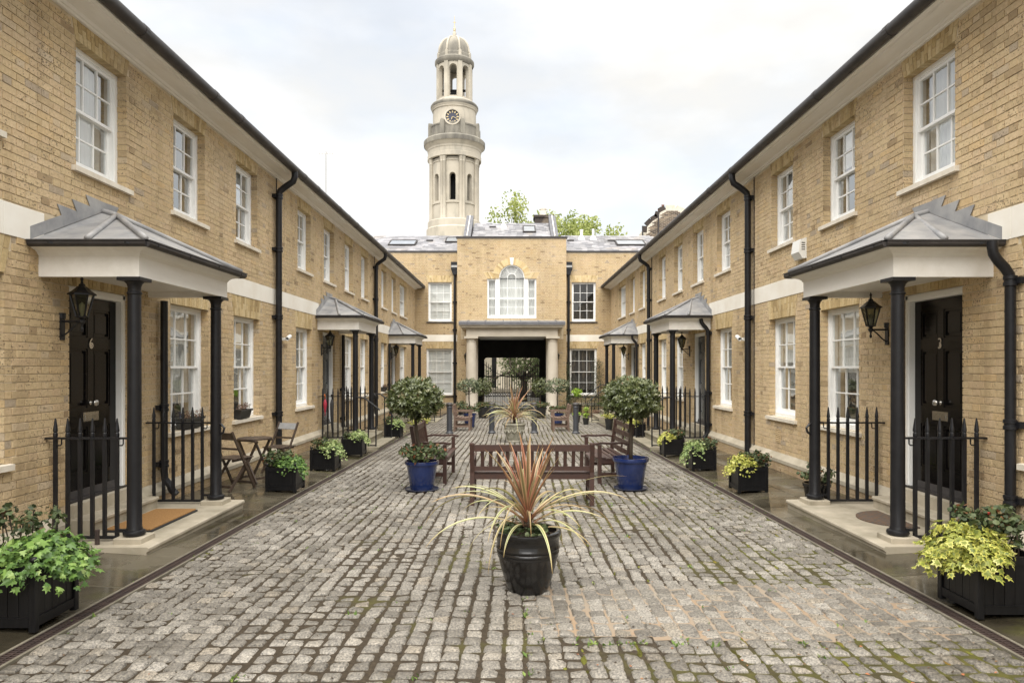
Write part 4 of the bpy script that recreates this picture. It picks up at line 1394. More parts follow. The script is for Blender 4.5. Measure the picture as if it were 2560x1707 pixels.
U = lambda c: (c - .475, c + .475)
G = lambda c: (c - .575, c + .575)
NO, SH, HALF, CUR = (0.0, 'blind'), (0.25, 'blind'), (0.5, 'blind'), (1.0, 'curtain')
house(-1, 0, -2.0, 13.16, 'yellow stock brick terraced house with black door number 6 and coir doormat', 'terraced brick houses along the court',
      [U(5.57), U(7.62), U(9.68), U(11.77)], [G(5.57), G(9.70), G(11.78)], [7.61], 300,
      dict(solo=True, up=[CUR, CUR, NO, (0.5, 'blind')], low=[NO, (0.82, 'curtain'), (0.75, 'curtain')]), 'black', '6', [(13.10, 'main'), (8.83, 'porch')], 3.2)
house(-1, 1, 13.16, 22.60, 'yellow stock brick terraced house whose porch railing carries hung umbrellas', 'terraced brick houses along the court',
      [U(15.02), U(17.05), U(19.12), U(21.15)], [G(15.01), G(19.25), G(21.15)], [17.05], 0,
      dict(solo=True, up=[CUR, NO, (0.7, 'blind'), CUR], low=[HALF, CUR, CUR]), 'grey', '', [(22.50, 'main'), (18.2, 'porch')])
house(-1, 2, 22.60, YB, 'yellow stock brick terraced house with rusty plant in its window box, next to the gatehouse', 'terraced brick houses along the court',
      [U(24.34), U(26.38), (27.8, 29.6)], [G(24.36), (27.8, 29.6)], [26.38], 0,
      dict(solo=False, up=[CUR, CUR, CUR], low=[CUR, CUR]), 'grey', '', [(25.05, 'porch')])
house(1, 0, -2.0, 13.28, 'yellow stock brick terraced house with black door number 3 and white alarm box', 'terraced brick houses along the court',
      [U(5.60), U(7.65), U(9.75), U(11.80)], [G(5.60), G(9.74), G(11.80)], [7.63], 300,
      dict(solo=True, up=[CUR, CUR, (0.4, 'blind'), CUR], low=[NO, (0.55, 'blind'), (0.45, 'blind')]), 'black', '3', [(13.22, 'main'), (6.29, 'swan')], 3.2)
house(1, 1, 13.28, 22.90, 'yellow brick terraced house with dark grey door, next after the one with the alarm box', 'terraced brick houses along the court',
      [U(15.05), U(17.10), U(19.15), U(21.2)], [G(15.05), G(19.15), G(21.2)], [17.05], 0,
      dict(solo=True, up=[CUR, CUR, CUR, CUR], low=[HALF, CUR, CUR]), 'grey', '', [(22.82, 'main'), (15.98, 'swan')])
house(1, 2, 22.90, YB, 'yellow stock brick terraced house beside the climbing plants and stair of the gatehouse', 'terraced brick houses along the court',
      [U(24.4), U(26.4), (28.0, 29.8)], [G(24.4), (28.0, 29.8)], [26.4], 0,
      dict(solo=False, up=[CUR, CUR, CUR], low=[CUR, CUR]), 'grey', '', [(25.15, 'swan')])

HOUSES = {(-1, 0): ('the coir mat porch', 7.61), (-1, 1): ('the porch with hung umbrellas', 17.05), (-1, 2): ('the far porch beside the rusty window box', 26.38),
          (1, 0): ('the half-round mat porch', 7.63), (1, 1): ('the porch after the alarm box', 17.05), (1, 2): ('the far porch by the climbers', 26.4)}
for (sd, i), (nm, c) in HOUSES.items():
    F, flip = (FL, False) if sd < 0 else (FR, True)
    railing(F, flip, c - 0.92, -0.0, -0.874, False, 'spiked iron railing on the near side of ' + nm)
    railing(F, flip, c + 0.92, -0.0, -0.874, True, 'spiked iron railing on the far side of ' + nm)
    lantern(F, flip, c - 0.69 if sd < 0 else c + 0.84, {(-1, 0): 'black carriage lantern beside the black door with coir mat', (-1, 1): 'black carriage lantern under the umbrella porch',
            (-1, 2): 'black carriage lantern under the far porch beside the rusty window box', (1, 0): 'black carriage lantern beside the black door with half-round mat',
            (1, 1): 'black carriage lantern under the second porch past the alarm box', (1, 2): 'black carriage lantern under the far porch by the climbers'}[(sd, i)])
    if i:
        n = i
        for s in (-1, 1):
            t = empty('handrail', F(c + s * .95, -1.2, -.2))
            tag(t, 'iron handrail on the ' + ('near' if s < 0 else 'far') + ' side of ' + nm, 'handrail', 'iron handrails beside the porch steps')
            u = c + s * 1.02
            gl = gz(F(0, -1.4, 0)[0], u)
            v_e = -1.14 - .32 * n + .06
            m = MB(F, flip)
            m.tube([(u, -.93, .985), (u, -1.10, .975), (u, v_e, .985 - .24 * n), (u, v_e - .07, .985 - .24 * n - .06)], .018, 8)
            m.build('grip_rail', M['black'], t)
            for vv in [v_e + .02] + ([-1.2] if n else []):
                m = MB(F, flip)
                f_ = (-1.10 - vv) / (-1.10 - v_e)
                m.box(u - .014, u + .014, vv - .014, vv + .014, gl - .02, .975 - .24 * n * f_)
                m.build('post', M['black'], t)
            m = MB(F, flip)
            m.box(u - .012, u + .012, v_e + .034, -1.186, gl + .08, gl + .105)
            m.build('bottom_rail', M['black'], t)

# ------------------------------------------------------------------ gatehouse across the end of the court
def gatehouse():
    rnd = random.Random(77)
    h = empty('gatehouse', (0, YB, -.5))
    tag(h, 'yellow brick gatehouse with arched window over a stone columned carriage passage', 'building')
    Z0, ZW, ZC = -0.53, 7.10, 7.70
    CX0, CX1 = -2.56, 2.54
    # wings
    wins = {-1: [(-3.976, -2.843, 3.84, 5.70), (-4.06, -2.78, 0.34, 2.565)], 1: [(2.82, 3.976, 3.84, 5.70), (2.72, 4.02, 0.34, 2.565)]}
    for sd, x0, x1 in ((-1, -12.0, CX0 + .02), (1, CX1 - .02, 12.0)):
        hs = wins[sd]
        wl = MB(FB)
        for a, b, c, d in wall_rects(x0, x1, Z0 - .2, ZW, hs):
            wl.add([(a, 0, c), (b, 0, c), (b, 0, d), (a, 0, d)], [(0, 1, 2, 3)])
        wall = wl.build('wall', M['mortar'], h)
        zones = [hole_zone(q) for q in hs]
        zones += [arch_zone(hs[0][0], hs[0][1], 5.70, 6.02, .11), arch_zone(hs[1][0], hs[1][1], 2.565, 2.90, .11)]
        zones.append(lambda z: (x0 - 1, x1 + 1) if 2.89 < z < 3.215 else None)
        vis = (-5.6, CX0) if sd < 0 else (CX1, 5.6)
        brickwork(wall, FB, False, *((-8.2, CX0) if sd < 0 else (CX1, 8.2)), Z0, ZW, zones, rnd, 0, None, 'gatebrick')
        for q in hs: reveals(h, FB, False, q, Z0, rnd, .11)
        flat_arch(h, FB, False, hs[0][0], hs[0][1], 5.70, 6.02, .11, rnd, .12)
        flat_arch(h, FB, False, hs[1][0], hs[1][1], 2.565, 2.89, .11, rnd, .12)
        s = MB(FB)
        s.box(vis[0], vis[1], -.014, .02, 2.9, 3.21)
        s.build('band_stone', M['stone'], h)
        s = MB(FB)
        s.box(vis[0], vis[1], -.05, .02, -.12, .02)
        s.build('plinth_stone', M['plinth'], h)
        window(h, FB, False, *hs[0], 3, 4, True, 1.0, 'blind' if sd < 0 else 'blind', True, False, .105, 'gutter') if sd < 0 else window(h, FB, False, *hs[0], 3, 4, True, 0.0, 'blind', True, False, .105, 'gutter')
        window(h, FB, False, *hs[1], 3, 4, True, 1.0, 'blind', True, False, .105, 'gutter') if sd < 0 else window(h, FB, False, *hs[1], 3, 4, True, 0.9, 'darkcurtain', True, False, .105, 'gutter')
        # capping and slated roof of the wing
        cp = MB(FB)
        cp.box(x0, x1, -.05, .2, ZW, ZW + .075)
        cp.build('parapet_capping', M['gutter'], h)
        e0, e1 = (-9.6, CX0) if sd < 0 else (CX1, 9.6)
        yr, zr, ze = 3.3, ZW + 1.42, ZW + .05
        rf = MB(FB)
        hip = 2.6
        if sd < 0: q = [(e0, .15, ze), (e1, .15, ze), (e1, yr, zr), (e0 + hip, yr, zr)]
        else: q = [(e0, .15, ze), (e1, .15, ze), (e1 - hip, yr, zr), (e0, yr, zr)]
        rf.add([(a, b, c - .02) for a, b, c in q] + [(e0, yr * 2, ze), (e1, yr * 2, ze)], [(0, 1, 2, 3), (3, 2, 5, 4), (0, 3, 4) if sd < 0 else (1, 5, 2)])
        roof = rf.build('roof', M['slate'], h)
        slates(roof, FB, e0, e1, .15, ze, yr, zr, rnd, hip if sd < 0 else 0, hip if sd > 0 else 0)
        rl = [(-6.1, -4.75), (-3.35, -2.62)] if sd < 0 else [(5.15, 6.6)]
        for i, (a, b) in enumerate(rl):
            rooflight(roof, FB, a, b, .34 if i == 0 else .52, .62 if i == 0 else .80, .15, ze, yr, zr)
        for xv in ([-5.35, -4.15] if sd < 0 else [2.95, 5.0]):
            f_ = .62
            vm = MB(FB)
            vm.box(xv - .17, xv + .17, .15 + (yr - .15) * f_, .15 + (yr - .15) * f_ + .3, ze + (zr - ze) * f_ - .02, ze + (zr - ze) * f_ + .10)
            vm.build('roof_vent', M['gutter'], roof)
        if sd > 0:
            for xv, m_ in ((3.55, 'plasticwhite'), (4.15, 'plasticwhite')):
                vm = MB(FB)
                f_ = .78
                c = (xv, .15 + (yr - .15) * f_, ze + (zr - ze) * f_)
                vm.lathe([(0.22, -.08), (0.11, .16), (0.07, .18), (0.07, .42), (0.10, .43), (0.10, .47), (0.0, .50)] if xv < 4 else [(0.22, -.08), (0.10, .16), (0.06, .18), (0.06, .52), (0.0, .52)], 10, c)
                vm.build('roof_pipe', M[m_], roof, FB(*c))
    # centre block
    hole = (-1.80, 1.80, Z0 - .3, 3.12)
    pw = [(-1.16, 1.14, 3.96, 5.81)]
    cxw, rad, zsp = -0.01, 0.60, 5.86
    wl = MB(FC)
    cols = sorted({-1.16, 1.14, hole[0], hole[1], CX0, CX1} | {cxw + rad * math.cos(PI * i / 20) for i in range(21)})
    for a, b in zip(cols[:-1], cols[1:]):
        m = (a + b) / 2
        segs = [(3.12 if hole[0] < m < hole[1] else Z0 - .2, ZC)]
        if -1.16 < m < 1.14:
            def top(x): return zsp + math.sqrt(max(0, rad * rad - (x - cxw) ** 2)) if abs(m - cxw) < rad else 5.81
            wl.add([(a, 0, segs[0][0]), (b, 0, segs[0][0]), (b, 0, 3.96), (a, 0, 3.96)], [(0, 1, 2, 3)])
            wl.add([(a, 0, top(a)), (b, 0, top(b)), (b, 0, ZC), (a, 0, ZC)], [(0, 1, 2, 3)])
        else:
            wl.add([(a, 0, segs[0][0]), (b, 0, segs[0][0]), (b, 0, ZC), (a, 0, ZC)], [(0, 1, 2, 3)])
    wl.add([(CX0, 0, Z0 - .2), (CX0, 0, ZC), (CX0, .45, ZC), (CX0, .45, Z0 - .2)], [(0, 1, 2, 3)])
    wl.add([(CX1, 0, Z0 - .2), (CX1, .45, Z0 - .2), (CX1, .45, ZC), (CX1, 0, ZC)], [(0, 1, 2, 3)])
    wall = wl.build('wall', M['mortar'], h)
    def arc(z):
        if z <= zsp or z >= zsp + rad + .30: return None
        w = math.sqrt(max(0, (rad + .30) ** 2 - (z - zsp) ** 2))
        return (cxw - w, cxw + w)
    zones = [hole_zone(hole), hole_zone((-1.16, 1.14, 3.96, 5.81)), arch_zone(-1.16, 1.14, 5.80, 6.14, .17), arc, lambda z: (-2.4, 2.4) if 3.0 < z < 3.86 else None]
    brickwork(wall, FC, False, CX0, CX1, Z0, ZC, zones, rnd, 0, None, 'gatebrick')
    sb = MB(lambda v, u, z: FC(CX0 - .0, v, z) if u < 0 else FC(CX1, v, z))
    # voussoirs of the arched window
    av = MB(FC)
    av.t = .5
    n = 26
    for i in range(n):
        a0, a1 = PI * i / n + .006, PI * (i + 1) / n - .006
        pr = rnd.uniform(.004, .010)
        av.t = rnd.random()
        q = [(cxw + r_ * math.cos(a), zsp + r_ * math.sin(a)) for r_, a in ((rad, a0), (rad + .30, a0), (rad + .30, a1), (rad, a1))]
        av.add([(x, -pr, z) for x, z in q] + [(x, .1, z) for x, z in q], [(3, 2, 1, 0), (0, 1, 5, 4), (1, 2, 6, 5), (2, 3, 7, 6), (3, 0, 4, 7)])
    for sgn, a, b in ((-1, -1.16, cxw - rad - .005), (1, cxw + rad + .005, 1.14)):
        for i in range(8):
            f0, f1 = i / 8, (i + 1) / 8
            u0_, u1_ = (a + (b - a) * f0, a + (b - a) * f1)
            sh = sgn * .17
            av.t = rnd.random()
            q = [(u0_ + .004, 5.81), (u1_ - .004, 5.81), (u1_ + sh - .004, 6.12), (u0_ + sh + .004, 6.12)]
            q = [(x, z) for x, z in q if True]
            if any(math.hypot(x - cxw, z - zsp) < rad + .29 for x, z in q[2:]): continue
            av.add([(x, -.007, z) for x, z in q] + [(x, .1, z) for x, z in q], [(0, 1, 2, 3), (0, 4, 5, 1), (1, 5, 6, 2), (2, 6, 7, 3), (3, 7, 4, 0)])
    av.build('brick_arch', M['gauged'], h, None, False, 'stuff')
    ks = MB(FC)
    ks.prism([(cxw - .055, zsp + rad - .005), (cxw + .055, zsp + rad - .005), (cxw + .095, zsp + rad + .33), (cxw - .095, zsp + rad + .33)], 1, -.03, .1)
    ks.build('keystone', M['stone'], h)
    venetian(h, rnd, cxw, rad, zsp)
    cp = MB(FC)
    cp.box(CX0 - .05, CX1 + .05, -.06, .25, ZC, ZC + .075)
    cp.build('parapet_capping', M['gutter'], h)
    yr, zr, ze = 2.5, ZC + 1.22, ZC + .06
    rf = MB(FC)
    rf.add([(-1.9, .2, ze - .02), (1.85, .2, ze - .02), (1.85, yr, zr - .02), (-1.9, yr, zr - .02), (-1.9, 4.8, ze), (1.85, 4.8, ze)], [(0, 1, 2, 3), (3, 2, 5, 4)])
    roof = rf.build('roof', M['slate'], h)
    slates(roof, FC, -1.88, 1.83, .2, ze, yr, zr, rnd, 0, 0)
    rooflight(roof, FC, .52, 1.15, .30, .72, .2, ze, yr, zr)
    for xv in (-.95,):
        vm = MB(FC)
        vm.box(xv - .16, xv + .16, .2 + 2.3 * .66, .2 + 2.3 * .66 + .25, ze + 1.16 * .66 - .02, ze + 1.16 * .66 + .1)
        vm.build('roof_vent', M['gutter'], roof)
    vm = MB(FC)
    vm.lathe([(0.20, -.1), (0.10, .12), (0.055, .14), (0.055, .40), (0, .40)], 10, (-.42, 1.85, ze + .85))
    vm.build('roof_pipe', M['plasticwhite'], roof)
    for xa, xb in ((CX0 + .28, CX0 + .62), (CX1 - .70, CX1 - .36)):
        gb = MB(FC)
        y_a, y_b, z_a, z_b = .10, 2.55, ZC + .02, ZC + 1.62
        gb.add([(xa, y_a, z_a), (xb, y_a, z_a), (xb, y_b, z_a), (xa, y_b, z_a), (xa, y_a, z_a + .1), (xb, y_a, z_a + .1), (xb, y_b, z_b), (xa, y_b, z_b)],
               [(0, 1, 5, 4), (4, 5, 6, 7), (1, 2, 6, 5), (3, 0, 4, 7)])
        g_ = gb.build('gable_parapet', M['darklead'], h)
        gl = MB(FC)
        m = (xa + xb) / 2
        gl.beam((m, y_a, z_a + .11), (m, y_b, z_b + .01), .035, .03)
        gl.build('lead_roll', M['stone'], g_)
    ck = MB(FC)
    ck.box(1.18, 2.12, 3.4, 4.2, ZC + .9, ZC + 1.72)
    ck.box(1.12, 2.18, 3.34, 4.26, ZC + 1.72, ZC + 1.84)
    ch = ck.build('chimney', M['oldbrick'], h)
    po = MB(FC)
    po.lathe([(0.2, 0), (0.17, .35), (0.2, .36), (0.2, .40), (0, .40)], 12, (1.62, 3.8, ZC + 1.84))
    po.build('chimney_pot', M['sillstone'], ch)
    # stone portico
    p = empty('portico', (0, 31.0, -.5), h)
    FP = lambda u, v, z: (u, 31.0 + v, z)
    for cx in (-1.84, 1.84):
        c = MB(FP)
        g0 = gz(cx, 31.0)
        zt = 2.98
        c.lathe([(.30, g0), (.30, g0 + .10), (.285, g0 + .14), (.262, g0 + .18), (.262, g0 + 1.0), (.250, 1.6), (.222, zt - .16), (.222, zt - .14), (.245, zt - .13), (.245, zt - .105), (.222, zt - .10), (.222, zt - .05), (.262, zt - .01), (.29, zt)], 28, (cx, 0, 0))
        c.box(cx - .31, cx + .31, -.31, .31, zt, zt + .09)
        c.build('column', M['portstone'], p, FP(cx, 0, g0), 35)
        pi = MB(FP)
        pi.box(cx - .25, cx + .25, .78, .92, g0, 3.06)
        pi.build('pilaster', M['portstone'], p)
    en = MB(FP)
    for (u0, u1, v0, v1, za, zb) in ((-2.06, 2.06, -.24, .86, 3.072, 3.39), (-2.10, 2.10, -.28, .87, 3.39, 3.43), (-2.30, 2.30, -.46, .88, 3.47, 3.535), (-2.36, 2.36, -.52, .885, 3.535, 3.575)):
        en.box(u0, u1, v0, v1, za, zb)
    en.prism([(-.28, 3.43), (.875, 3.43), (.875, 3.47), (-.42, 3.47)], 0, -2.24, 2.24)
    en.build('entablature', M['portstone'], p)
    lr = MB(FP)
    lr.prism([(-.555, 3.577), (-.555, 3.70), (-.535, 3.72), (-.10, 3.78), (.885, 3.85), (.885, 3.577)], 0, -2.385, 2.385)
    for i in range(6):
        u = -2.0 + i * .8
        lr.tube([(u, -.555, 3.60), (u, -.55, 3.715), (u, -.10, 3.795), (u, .88, 3.86)], .022, 6)
    lr.build('lead_roof', M['darklead'], p)
    # carriage passage
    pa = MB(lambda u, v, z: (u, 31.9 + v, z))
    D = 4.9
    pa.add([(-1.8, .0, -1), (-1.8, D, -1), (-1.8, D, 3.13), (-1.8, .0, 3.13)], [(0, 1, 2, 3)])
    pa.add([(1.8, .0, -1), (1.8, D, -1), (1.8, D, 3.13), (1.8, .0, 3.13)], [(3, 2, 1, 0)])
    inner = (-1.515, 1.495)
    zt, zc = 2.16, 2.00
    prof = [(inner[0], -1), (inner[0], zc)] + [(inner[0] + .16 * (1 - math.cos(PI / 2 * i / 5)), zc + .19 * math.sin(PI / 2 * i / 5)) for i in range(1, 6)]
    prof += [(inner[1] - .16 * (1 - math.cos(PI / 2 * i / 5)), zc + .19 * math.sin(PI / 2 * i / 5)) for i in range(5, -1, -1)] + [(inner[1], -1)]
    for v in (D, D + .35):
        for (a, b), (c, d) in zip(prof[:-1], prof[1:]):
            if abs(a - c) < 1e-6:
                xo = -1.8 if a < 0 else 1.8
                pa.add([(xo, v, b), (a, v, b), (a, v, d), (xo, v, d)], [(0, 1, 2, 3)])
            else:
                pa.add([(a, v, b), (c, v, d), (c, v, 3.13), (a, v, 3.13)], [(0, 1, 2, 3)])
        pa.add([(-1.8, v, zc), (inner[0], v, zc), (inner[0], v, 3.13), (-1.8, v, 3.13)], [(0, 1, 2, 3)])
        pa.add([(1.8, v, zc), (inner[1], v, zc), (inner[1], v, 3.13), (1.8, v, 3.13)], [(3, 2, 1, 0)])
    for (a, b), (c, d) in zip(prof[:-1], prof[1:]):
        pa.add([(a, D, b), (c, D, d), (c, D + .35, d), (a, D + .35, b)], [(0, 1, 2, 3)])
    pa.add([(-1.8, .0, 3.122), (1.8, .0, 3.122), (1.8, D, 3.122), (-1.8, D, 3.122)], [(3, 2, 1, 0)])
    pa.build('passage', M['passageshade'], h)
    ce = MB(FP)
    for i in range(18):
        ce.box(-1.58, 1.58, -.22 + i * .20, -.22 + i * .20 + .192, 3.06, 3.070)
    ce.build('ceiling_boards', M['cream'], h)
    # rainwater pipes with hoppers
    for xx in (CX0 - .14, CX1 + .13):
        F2 = lambda u, v, z: FB(u, v, z)
        dp = downpipe(h, FB, False, xx, 6.05, gz(xx, 32.2) + .0, .058, None, -.10, (.12, .36, .60, .80), False)
        hp = MB(FB)
        hp.prism([(xx - .075, 6.02), (xx + .075, 6.02), (xx + .15, 6.25), (xx - .15, 6.25)], 1, -.24, -.01)
        hp.box(xx - .165, xx + .165, -.26, -.005, 6.25, 6.62, ('t',))
        hp.build('hopper_head', M['black'], dp)
        sp = MB(FB)
        sp.box(xx - .15, xx + .15, -.275, -.262, 6.36, 6.46)
        sp.build('hopper_grille', M['steel'], dp)
    back = MB(FB)
    back.add([(-12, 6.6, -1), (12, 6.6, -1), (12, 6.6, 7), (-12, 6.6, 7)], [(3, 2, 1, 0)])
    return h

def slates(roof, F, x0, x1, y0, z0, y1, z1, rnd, hipl, hipr):
    mb = MB(F)
    mb.t = .5
    rows = int(math.hypot(y1 - y0, z1 - z0) / .21)
    dy, dz = (y1 - y0) / rows, (z1 - z0) / rows
    nl = math.hypot(dy, dz)
    ny, nz = -dz / nl, dy / nl
    for r_ in range(rows):
        f = r_ / rows
        a, b = x0 + hipl * f, x1 - hipr * f
        x = a - rnd.uniform(0, .3)
        while x < b:
            w = .30
            p, q = max(x, a), min(x + w - .006, b)
            if q - p > .03:
                t0 = .020 + rnd.uniform(0, .008)
                y_, z_ = y0 + r_ * dy, z0 + r_ * dz
                s = 1.05
                mb.t = rnd.random()
                mb.add([(p, y_ + ny * t0, z_ + nz * t0), (q, y_ + ny * t0, z_ + nz * t0), (q, y_ + dy * s + ny * .006, z_ + dz * s + nz * .006), (p, y_ + dy * s + ny * .006, z_ + dz * s + nz * .006),
                        (p, y_ - ny * .004, z_ - nz * .004), (q, y_ - ny * .004, z_ - nz * .004)], [(0, 1, 2, 3), (4, 5, 1, 0)])
            x += w
    mb.build('slates', M['slate'], roof, None, False, 'stuff')

def rooflight(roof, F, a, b, f0, f1, y0, z0, y1, z1):
    ny, nz = -(z1 - z0), (y1 - y0)
    l = math.hypot(ny, nz)
    ny, nz = ny / l, nz / l
    P = lambda x, f, o: (x, y0 + (y1 - y0) * f + ny * o, z0 + (z1 - z0) * f + nz * o)
    m = MB(F)
    e = .06 / (l)
    for (xa, xb, fa, fb) in ((a, b, f0, f0 + e), (a, b, f1 - e, f1), (a, a + .06, f0 + e, f1 - e), (b - .06, b, f0 + e, f1 - e)):
        m.add([P(xa, fa, .0), P(xb, fa, .0), P(xb, fb, .0), P(xa, fb, .0), P(xa, fa, .10), P(xb, fa, .10), P(xb, fb, .10), P(xa, fb, .10)],
              [(4, 5, 6, 7), (0, 1, 5, 4), (1, 2, 6, 5), (2, 3, 7, 6), (3, 0, 4, 7)])
    r_ = m.build('rooflight', M['gutter'], roof)
    return rl_glass(roof, F, P, a, b, f0, f1)
def rl_glass(roof, F, P, a, b, f0, f1):
    m = MB(F)
    m.add([P(a + .05, f0 + .02, .085), P(b - .05, f0 + .02, .085), P(b - .05, f1 - .02, .085), P(a + .05, f1 - .02, .085)], [(0, 1, 2, 3)])
    return m.build('rooflight_pane', M['skyglass'], roof)

def venetian(h, rnd, cx, rad, zsp):
    """three-light window with a fan head"""
    w = empty('window', FC(cx, 0, 3.96), h)
    w['label'] = 'three-light window with fan-shaped arched head'
    f = MB(FC)
    za, zb = 3.96, 5.81
    v0, v1 = .05, .20
    f.box(-1.16, 1.14, v0 - .01, v1, za, za + .10)
    for a, b in ((-1.16, -1.115), (1.095, 1.14)):
        f.box(a, b, v0, v1, za + .10, zb)
    for a, b in ((-.76, -.61), (.59, .74)):
        f.box(a, b, v0 - .02, v1, za + .10, zb + .045)
    f.box(-1.115, -.76, v0, v1, zb - .05, zb)
    f.box(.74, 1.095, v0, v1, zb - .05, zb)
    n = 24
    vs = []
    for v in (v0, v1):
        for r_ in (rad, rad - .055):
            vs += [(cx + r_ * math.cos(PI * i / n), v, zsp + r_ * math.sin(PI * i / n)) for i in range(n + 1)]
    fs = []
    m = n + 1
    for i in range(n):
        fs += [(i, i + 1, m + i + 1, m + i), (m + i, m + i + 1, 3 * m + i + 1, 3 * m + i)]
    f.add(vs, fs)
    f.build('frame', M['white'], w)
    def light(x0, x1, zz0, zz1, cols, rows, zmid, arched=False):
        s = MB(FC)
        v = v0 + .035
        st_ = .035
        s.box(x0, x0 + st_, v, v + .05, zz0, zz1)
        s.box(x1 - st_, x1, v, v + .05, zz0, zz1)
        s.box(x0 + st_, x1 - st_, v, v + .05, zz0, zz0 + .05)
        s.box(x0 + st_, x1 - st_, v - .012, v + .05, zmid - .022, zmid + .022)
        if not arched: s.box(x0 + st_, x1 - st_, v, v + .05, zz1 - .03, zz1)
        gx0, gx1 = x0 + st_, x1 - st_
        pw = (gx1 - gx0 - .018 * (cols - 1)) / cols
        for a, b in ((zz0 + .05, zmid - .022), (zmid + .022, zz1 - (0 if arched else .03))):
            zc = (a + b) / 2
            if cols > 1:
                for c in range(1, cols):
                    x = gx0 + c * pw + (c - 1) * .018
                    s.box(x, x + .018, v + .008, v + .04, a, b)
            for c in range(cols):
                x = gx0 + c * (pw + .018)
                s.box(x, x + pw, v + .01, v + .038, zc - .009, zc + .009)
                for p, q in ((a, zc - .009), (zc + .009, b)):
                    pn = MB(FC)
                    pn.add([(x, v + .02, p), (x + pw, v + .02, p), (x + pw, v + .02, q), (x, v + .02, q)], [(0, 1, 2, 3)])
                    pn.build('pane', M['glass'], w, FC(x + pw / 2, v + .02, (p + q) / 2))
        if arched:
            c0 = (cx, zz1)
            ri, ro = .20, rad - .055
            for i in range(0, 23):
                a = PI * (i + .5) / 23
                t_ = .020 if i in (7, 15) else .009
                s.beam((cx + ri * math.cos(a), v + .02, zz1 + ri * math.sin(a)), (cx + ro * math.cos(a), v + .02, zz1 + ro * math.sin(a)), t_, .03, (0, 1, 0), t_ * 1.7)
            pts = [(cx + ri * math.cos(PI * i / 16), v + .02, zz1 + ri * math.sin(PI * i / 16)) for i in range(17)]
            s.tube(pts, .018, 6)
        s.build('sash', M['white'], w)
        if arched:
            pn = MB(FC)
            r_ = rad - .05
            pn.add([(cx, v + .03, zz1)] + [(cx + r_ * math.cos(PI * i / 16), v + .03, zz1 + r_ * math.sin(PI * i / 16)) for i in range(17)], [(0, i + 1, i + 2) for i in range(16)])
            pn.build('pane', M['glass'], w)
    light(-1.115, -.76, za + .10, zb - .05, 1, 4, 4.90)
    light(.74, 1.095, za + .10, zb - .05, 1, 4, 4.90)
    light(-.61, .59, za + .10, zsp, 3, 4, 4.90, True)
    b = MB(FC)
    n = 50
    pts = [(-1.12 + 2.22 * i / n, .30 + .02 * math.sin(i * 1.9)) for i in range(n + 1)]
    b.add([(u, v, za) for u, v in pts] + [(u, v, zsp - .03) for u, v in pts], [(i, i + 1, n + 2 + i, n + 1 + i) for i in range(n)])
    b.build('curtain', M['blind'], w)
    b = MB(FC)
    b.add([(cx, .26, zsp)] + [(cx + (rad - .06) * math.cos(PI * i / 16), .26, zsp + (rad - .06) * math.sin(PI * i / 16)) for i in range(17)], [(0, i + 1, i + 2) for i in range(16)])
    b.build('fan_blind', M['curtain'], w)
    rm = MB(FC)
    rm.box(-1.2, 1.2, .24, 1.6, za - .05, zsp + rad + .05, ('y0',))
    rm.build('room', M['room'], w)

M['portstone'] = simple('portico_limestone', (0.54, 0.49, 0.41), (0.45, 0.40, 0.325), 1.6, 0.8, 0.3, bmp=(30, 0.15, 0.004))
gatehouse()
lantern(FC, False, -2.14, 'small black lantern on brick between downpipe and stone column, beside the blinded window', 1.98, .16, .9)
lantern(FC, False, 2.12, 'small black lantern on brick beside the window with climbing plants', 1.98, .16, .9)

# ------------------------------------------------------------------ iron gate in the passage
def gate():
    yg = 36.6
    t = empty('iron_gate', (0, yg, -.55))
    tag(t, 'black iron gates with lattice band at the end of the passage', 'gate')
    F = lambda u, v, z: (u, yg + v, z)
    z0 = -.46
    for x0, x1 in ((-1.50, -.015), (.0, 1.48)):
        n = 12
        for i in range(n + 1):
            x = x0 + (x1 - x0) * i / n
            fo = abs(x) / 1.5
            zt = 1.30 + .72 * fo ** 2
            m = MB(F)
            w = .026 if i in (0, n) else .017
            m.box(x - w, x + w, -w, w, z0, zt)
            if i not in (0, n): m.lathe([(.018, zt), (.014, zt + .03), (0, zt + .10)], 6, (x, 0, 0))
            m.build('bar', M['black'], t, F(x, 0, z0))
            if i < n:
                for sx in (.33, .66):
                    xb = x + (x1 - x0) / n * .5
                    if sx == .33:
                        m = MB(F)
                        m.box(xb - .012, xb + .012, -.012, .012, z0, z0 + .95)
                        m.build('bar', M['black'], t, F(xb, 0, z0))
        for za in (-.42, .10, .30, 1.18):
            m = MB(F)
            m.box(x0, x1, -.018, .018, za, za + .04)
            m.build('rail', M['black'], t, F((x0 + x1) / 2, 0, za))
        m = MB(F)
        k = 11
        for i in range(k):
            a, b = x0 + (x1 - x0) * i / k, x0 + (x1 - x0) * (i + 1) / k
            m.beam((a, 0, .14), (b, 0, .30), .02, .02, (0, 1, 0))
            m.beam((a, 0, .30), (b, 0, .14), .02, .02, (0, 1, 0))
        m.build('lattice', M['black'], t)
        m = MB(F)
        pts = [(x0 + (x1 - x0) * i / 14, 0, 1.14 + .72 * (abs(x0 + (x1 - x0) * i / 14) / 1.5) ** 2) for i in range(15)]
        m.tube(pts, .018, 6)
        m.build('curved_rail', M['black'], t)
gate()

